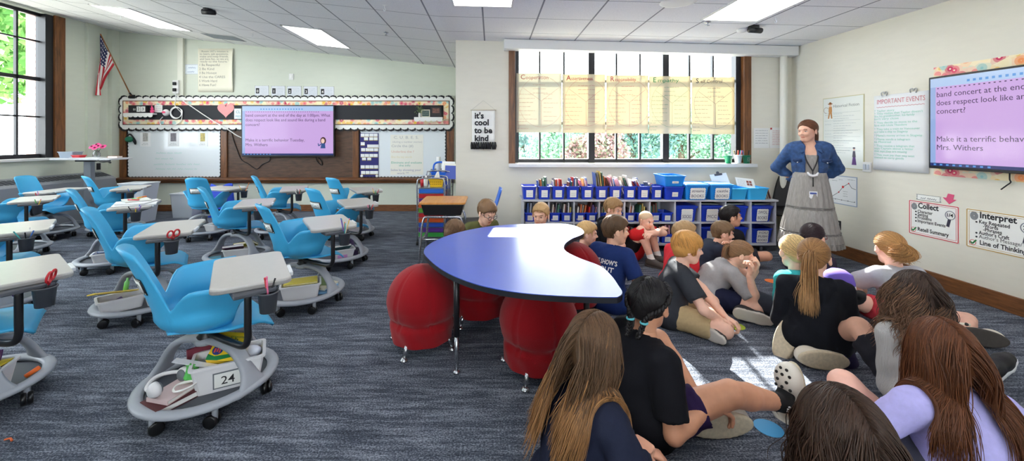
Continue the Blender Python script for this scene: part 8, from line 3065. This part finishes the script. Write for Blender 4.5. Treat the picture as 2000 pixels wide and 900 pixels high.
p = P_('red_tee', 'boy with shaved fair hair in red shirt hugging his knees by the shelf', at(1262, 436, 4.52), -48, lean=28, head=(-16, 10, -4), hs=.88, s=1.0,
       legs=[((.30, .06, .068), (.2, .14, .8), (.9, .5, -.05)), ((.30, -.10, .068), (.2, -.12, .8), (.95, .1, -.05))],
       arms=[((.30, -.10, .36), (.18, .40, .30), (.1, -.9, .1), (-.2, 0, -1)), ((.31, .13, .375), (.18, -.42, .32), (.0, .9, .1), (-.2, 0, -1))],
       top=dict(col=(206, 40, 44), sleeve=.5), bottom=dict(col=(26, 26, 30), len=.6), shoes=dict(col=(70, 64, 58), sole=(60, 54, 48)), socks=dict(col=(232, 230, 226), h=.20),
       hairs=hr(dict(kind='buzz'), (220, 190, 156)), skin_c=(240, 190, 166), seed=8)
if p:
 wr, el = p['J'][0][2], p['J'][0][1]
 d = Vector(nrm(wr - el)); c = Vector(wr) - d * .02
 u = d.cross(Vector((0, 0, 1))).normalized(); w_ = u.cross(d)
 b = MB(); b.smooth = True
 b.tube([c + (u * math.cos(a) + w_ * math.sin(a)) * .026 for a in np.linspace(0, 2 * PI, 18)[:-1]], .009, 7, closed=True)
 b.build('wristband', cmat(30, 40, 120, .5), p['o'], local=True)
P_('red_back', 'sandy-haired boy in red shirt, turned away behind the boy in khaki shorts', at(1338, 458, 3.62), 12, lean=12, head=(-12, 2, 0), hs=.95, arms=LAP,
   top=dict(col=(212, 50, 62), sleeve=.6), bottom=dict(col=(40, 44, 60)), hairs=hr(sh_short(380, .045, .6, .002), (164, 134, 96)), skin_c=(232, 182, 158), seed=9, hands=(0, 0))
P_('navy_lean', 'brown-haired boy in navy T-shirt leaning forward with hands near his mouth', at(1412, 455, 3.95), -4, lean=34, head=(-16, 8, 0), hs=.90,
   arms=[(at(1432, 492, 3.86), (.3, .3, .12), (.2, -.3, .9), (-1, 0, 0)), (at(1422, 496, 3.72), (.3, -.35, .12), (.2, .3, .9), (-1, 0, 0))],
   top=dict(col=(38, 44, 60), sleeve=.8), bottom=dict(col=(44, 44, 50)), hairs=hr(sh_short(420, .06, .6, .004), (112, 88, 64)), skin_c=(236, 186, 162), seed=10, curl=(1.2, 1.2))
P_('black_hair', 'black-haired boy in black T-shirt gazing up right in front of the large bins', at(1428, 424, 4.48), 8, lean=8, head=(-26, -4, 0), hs=.97, arms=LAP,
   top=dict(col=(28, 28, 32), sleeve=.75), bottom=dict(col=(44, 44, 50)), hairs=hr(sh_short(420, .055, .8, .004), (30, 25, 25)), skin_c=(214, 160, 132), seed=11, brow=(24, 20, 20), hands=(0, 0))
P_('khaki', 'strawberry-blond boy in charcoal T-shirt and khaki shorts, hands clasped at his feet', at(1343, 484, 3.02), -14, lean=16, head=(-4, 6, 0), hs=.97, s=1.05, pz=.09,
   legs=[(W(1374, 634, .065), W(1470, 570, .16), Vector((.5, -.75, -.1))), ((.20, .09, .06), (.22, -.60, .10), (.4, .9, -.1))],
   arms=[(W(1414, 616, .12), W(1400, 545, .4), (.7, -.45, -.35), (-.3, 0, -1)), (W(1405, 622, .12), W(1330, 590, .35), (.75, .35, -.35), (-.3, 0, -1))],
   top=dict(col=(54, 56, 62), sleeve=.72, collar=(46, 48, 54)), bottom=dict(col=(186, 162, 122), len=.78), shoes=dict(col=(58, 52, 50), sole=(214, 206, 196)), hairs=hr(dict(kind='bowl', n=1500, length=.10, lift=.8), (196, 142, 76)), skin_c=(240, 190, 166), seed=12, curl=(1.0, 1.0))
if PEOPLE.get('khaki'):
 p = PEOPLE['khaki']
 o = [c for c in p['o'].children if c.name.startswith('shirt')][0]
 me = o.data
 from mathutils.bvhtree import BVHTree
 bv = BVHTree.FromPolygons([v.co.copy() for v in me.vertices], [tuple(q.vertices) for q in me.polygons])
 fb = Fr(Vector(p['nk'] - p['up'] * .20), Vector(p['lf']), Vector(p['up'])); fb.n = Vector(p['fwd'])
 b = MB(); r = random.Random(2)
 for i in range(26):
  a = i / 26 * 2 * PI
  u, v = .055 * math.cos(a) * r.uniform(.4, 1.2), .06 * math.sin(a) * r.uniform(.3, 1.2)
  b.fline(fb, [(u, v), (u + r.uniform(-.02, .02), v + r.uniform(-.02, .02))], .005, 0, .001)
 b.v = [tuple((lambda h_: (h_[0] + fb.n * .003) if h_[0] is not None else Vector(q))(bv.ray_cast(Vector(q) + fb.n * .3, -fb.n))) for q in b.v]
 b.build('shirt_print', cmat(206, 204, 200, .8), o, local=True)
P_('grey_tee', 'girl in grey T-shirt hunched forward with her chin on clasped hands', at(1447, 508, 3.34), -14, lean=42, head=(-8, 22, 0), hs=.90, s=1.05,
   legs=[(W(1452, 607, .065), (.45, .55, .10), Vector((.85, -.45, -.1))), ((.24, .08, .06), (.34, -.60, .10), (.5, .8, -.1))],
   arms=[(at(1476, 530, 3.26), W(1450, 560, .16), (.1, -.25, .9), (-1, .2, 0)), (at(1464, 540, 3.10), W(1446, 585, .10), (.2, .25, .9), (-1, -.2, 0))],
   top=dict(col=(156, 156, 158), sleeve=.8, fold=.008), bottom=dict(col=(32, 36, 60), len=.72), shoes=dict(col=(36, 34, 36), sole=(206, 200, 190)), hairs=hr(dict(kind='pony', n=1000, tie=(-.092, 0, .03), length=.24, nt=160, spread=.05), (134, 102, 74)), skin_c=(238, 190, 166), seed=13, curl=(1.3, 1.3))
P_('teal', 'girl with pale blonde ponytail in a teal jacket, beside the girl with the long ponytail', at(1549, 492, 3.06), 98, lean=10, head=(-10, 4, 0), hs=1.06, arms=LAP,
   top=dict(col=(64, 186, 192), sleeve=1.9, hood=1, fold=.008), bottom=dict(col=(50, 54, 64)), hairs=hr(dict(kind='pony', n=1000, tie=(-.096, .0, -.01), length=.16, nt=220, spread=.2), (212, 182, 128)), skin_c=(240, 196, 172), seed=14, hands=(0, 0))
P_('long_tail', 'girl with a long light brown ponytail in a black jacket, kneeling on white clogs', at(1590, 502, 2.62), 66, lean=8, head=(-24, 2, 0), hs=1.0, s=1.10, pz=.13,
   legs=[(W(1540, 655, .10), W(1640, 640, .12), Vector((-.25, -.1, -.55)), Vector((-.75, -.65, .1))), (W(1604, 690, .065), W(1690, 690, .0), Vector((-.96, .10, .05)), Vector((-.1, -1, -.1)))],
   arms=[((.26, .10, .12), (-.12, .26, .0)), ((.24, -.12, .12), (-.12, -.26, .0))],
   top=dict(col=(24, 26, 32), sleeve=1.9, fold=.009, hood=1), bottom=dict(col=(40, 34, 66), len=.55), shoes=dict(col=(228, 218, 200), sole=(214, 198, 168), kind='clog'), hairs=hr(dict(kind='pony', n=1600, tie=(-.090, .0, .045), length=.40, nt=700, rt=.0020, spread=.06, tip=(176, 136, 92), tie_col=(60, 44, 40)), (146, 106, 66)), skin_c=(236, 186, 160), seed=15, hands=(0, 0))
P_('dark_far', 'dark-haired girl with glasses, her head just below the standing woman', at(1588, 463, 3.48), 20, lean=10, head=(0, 4, 0), hs=.98, arms=LAP,
   top=dict(col=(50, 44, 60), sleeve=.6), bottom=dict(col=(44, 44, 50)), hairs=hr(dict(kind='pony', n=900, tie=(-.098, 0, .02), length=.10, nt=120), (44, 32, 36)), glasses=(120, 60, 70), skin_c=(222, 170, 146), seed=16, hands=(0, 0))
P_('curly', 'girl with a curly blonde bun in grey T-shirt, propped on one arm', at(1737, 494, 3.10), 92, lean=14, head=(-14, 8, 0), hs=1.04, s=1.08,
   legs=[((.28, .14, .07), W(1672, 585, .22), (.6, -.6, -.1)), (W(1886, 648, .07), (.15, -.9, .0), Vector((.8, -.35, -.05)))],
   arms=[(W(1690, 592, .05), W(1672, 540, .3), (.2, .4, -.6), (0, 0, -1)), ((.25, -.16, .12), (.05, -.36, .2))],
   top=dict(col=(188, 188, 194), sleeve=.75), bottom=dict(col=(196, 60, 70), len=.5), shoes=dict(col=(228, 222, 204), sole=(60, 54, 50), kind='clog'), hairs=hr(dict(kind='pony', n=1000, tie=(-.100, .0, .03), length=.13, nt=700, rt=.0024, spread=.9, curl=.007), (176, 130, 80)), skin_c=(238, 186, 164), seed=17, hands=(1, 0))
P_('dark_wavy', 'girl with dark wavy hair swept to one side in a ribbed grey cardigan', at(1786, 594, 2.14), 82, lean=16, head=(-6, 10, 4), hs=1.04, s=1.12,
   legs=[((.56, .10, .07), (.3, .14, .4), (.5, .1, .9)), (W(1930, 716, .075), W(1880, 700, .2), Vector((.85, .15, .45)))],
   top=dict(mat=mat('ribbed_cardigan', srgb(186, 184, 182), .9, spec=.1, bump=.6, bscale=70, stretch=(3, 3, .2)), sleeve=1.95, name='cardigan', fold=.009), bottom=dict(col=(40, 40, 46), len=.8), shoes=dict(col=(22, 22, 26), sole=(206, 206, 210)),
   hairs=hr(dict(kind='long', n=2600, length=.33, wave=.0045, drift=(-.22, .40, 0), part=.0, tip=(112, 82, 62)), (62, 46, 38)), skin_c=(222, 170, 144), seed=18, hands=(0, 0), arms=LAP)
P_('lilac', 'girl with long auburn hair in a lilac sweater at the bottom right', at(1838, 686, 1.54), 86, lean=10, head=(-4, 6, 0), hs=.98, s=1.14,
   legs=[((.24, -.05, .06), W(1705, 790, .18), (.6, -.9, -.1)), ((.18, .07, .06), (.28, -.34, .16), (.6, .9, -.1))],
   arms=[((.24, .16, .20), (-.02, .34, .2)), ((.20, -.20, .12), (-.08, -.36, .25))],
   top=dict(col=(178, 172, 226), sleeve=1.35, fold=.007), bottom=dict(col=(60, 60, 72), len=.6), hairs=hr(dict(kind='long', n=3600, length=.43, wave=.0012, part=.03), (94, 54, 31)), skin_c=(232, 178, 158), seed=19, hands=(0, 0))
P_('dark_front', 'girl with thick dark brown hair nearest the viewer at the bottom edge', at(1643, 856, 1.12), 84, lean=10, head=(4, 6, 0), hs=1.02, s=1.1, arms=LAP,
   top=dict(col=(50, 46, 52), sleeve=1.5), bottom=dict(col=(44, 44, 50)), hairs=hr(dict(kind='long', n=3600, length=.40, wave=.0035, freq=50, part=.05, thick=.006, mess=.09), (56, 38, 28)), skin_c=(228, 178, 156), seed=20, hands=(0, 0))
P_('light_brown', 'girl with long light brown hair in a navy sweatshirt at the bottom centre', at(1162, 676, 1.50), 24, lean=10, head=(14, 8, 0), hs=1.0, s=1.12,
   arms=[(at(1246, 868, 1.60), (.0, .36, .15), (.65, -.55, -.3), (-.4, 0, -.9)), (at(1246, 878, 1.44), (.0, -.40, .16), (.7, .4, -.25), (-.4, 0, -.9))],
   top=dict(col=(30, 34, 52), sleeve=1.92, fold=.009), bottom=dict(col=(34, 34, 38), len=1.95), shoes=dict(col=(190, 210, 214), sole=(236, 236, 236)),
   hairs=hr(dict(kind='long', n=3600, length=.42, wave=.0016, part=.02, drift=(-.30, .14, 0), tip=(138, 98, 60)), (88, 64, 44)), skin_c=(224, 164, 136), seed=21, curl=(.9, .9))
P_('braids', 'girl with two black braids in black T-shirt, white clogs stretched out in the sun', at(1268, 594, 1.96), 14, lean=7, head=(26, 6, 0), hs=1.03, s=1.18,
   legs=[(W(1374, 806, .075), W(1335, 690, .22), Vector((.98, .0, .05)), Vector((0, -1, -.1))), (W(1528, 786, .085), W(1400, 735, .36), Vector((.12, .10, 1.0)))],
   arms=[((.26, .16, .12), (.0, .34, .22)), (W(1386, 792, .19), W(1285, 850, .15), (.85, .1, -.4), (0, 0, -1))],
   top=dict(col=(20, 20, 25), sleeve=.78, fold=.007), bottom=dict(col=(44, 30, 66), len=.62), shoes=dict(col=(232, 226, 212), sole=(206, 194, 168), kind='clog'), socks=dict(col=(18, 18, 20), h=.22),
   hairs=hr(dict(kind='braids', n=1600, braid_n=8, drift=(-.15, 0, 0)), (22, 19, 20)), skin_c=(206, 148, 116), seed=22, hands=(0, 1), brow=(24, 20, 20))
p = PEOPLE.get('braids')
if p:
 so_ = [c for c in p['o'].children if c.name.startswith('sock')][1]
 Hp, K, A, t = p['G'][1]
 ax = nrm(K - A)
 n_ = nrm(np.array(p['MW'].to_3x3().inverted() @ Vector((-.25, -1, .1))))
 n_ = nrm(n_ - ax * (n_ @ ax))
 fb = Fr(Vector(A + ax * .03 + n_ * .047), Vector(ax), Vector(np.cross(n_, ax)))
 fb.n = Vector(n_)
 b = MB(); b.fring(fb, 0, 0, .012, .006, 0, .002, 14, R(50), R(310)); b.fline(fb, [(-.004, 0), (.012, 0)], .005, 0, .002)
 b.build('emblem', M_paper, so_, local=True)
t = thing('soft_toy', 'soft toy with a purple cap between the kneeling girl and the curly-haired girl', 'soft toy', (2.62, 3.0, 0))
b = MB(); b.smooth = True; b.lathe([(0, 0), (.10, .01), (.125, .08), (.11, .16), (.07, .22), (0, .24)], 20); b.build('body', cmat(40, 70, 44, .9), t, local=True)
b = MB(); b.smooth = True; b.ball((0, 0, .28), .085, 16); hd = b.build('head', cmat(26, 26, 30, .9), t, local=True)
for sx in (-1, 1):
 b = MB(); b.smooth = True; b.tube(smoothcurve([(sx * .09, 0, .18), (sx * .14, -.02, .20), (sx * .13, -.04, .25)], 4), .035, 10); b.build('arm', cmat(26, 26, 30, .9), t, local=True)
b = MB(); b.smooth = True; b.lathe([(.098, .29), (.10, .33), (.085, .385), (.045, .415), (0, .42)], 22); cp = b.build('cap', cmat(112, 88, 190, .8), t, local=True)
b = MB(); b.smooth = True; b.lathe([(.100, .28), (.104, .30), (.100, .315)], 22, caps=False); b.build('cap_band', M_paper, cp, local=True)
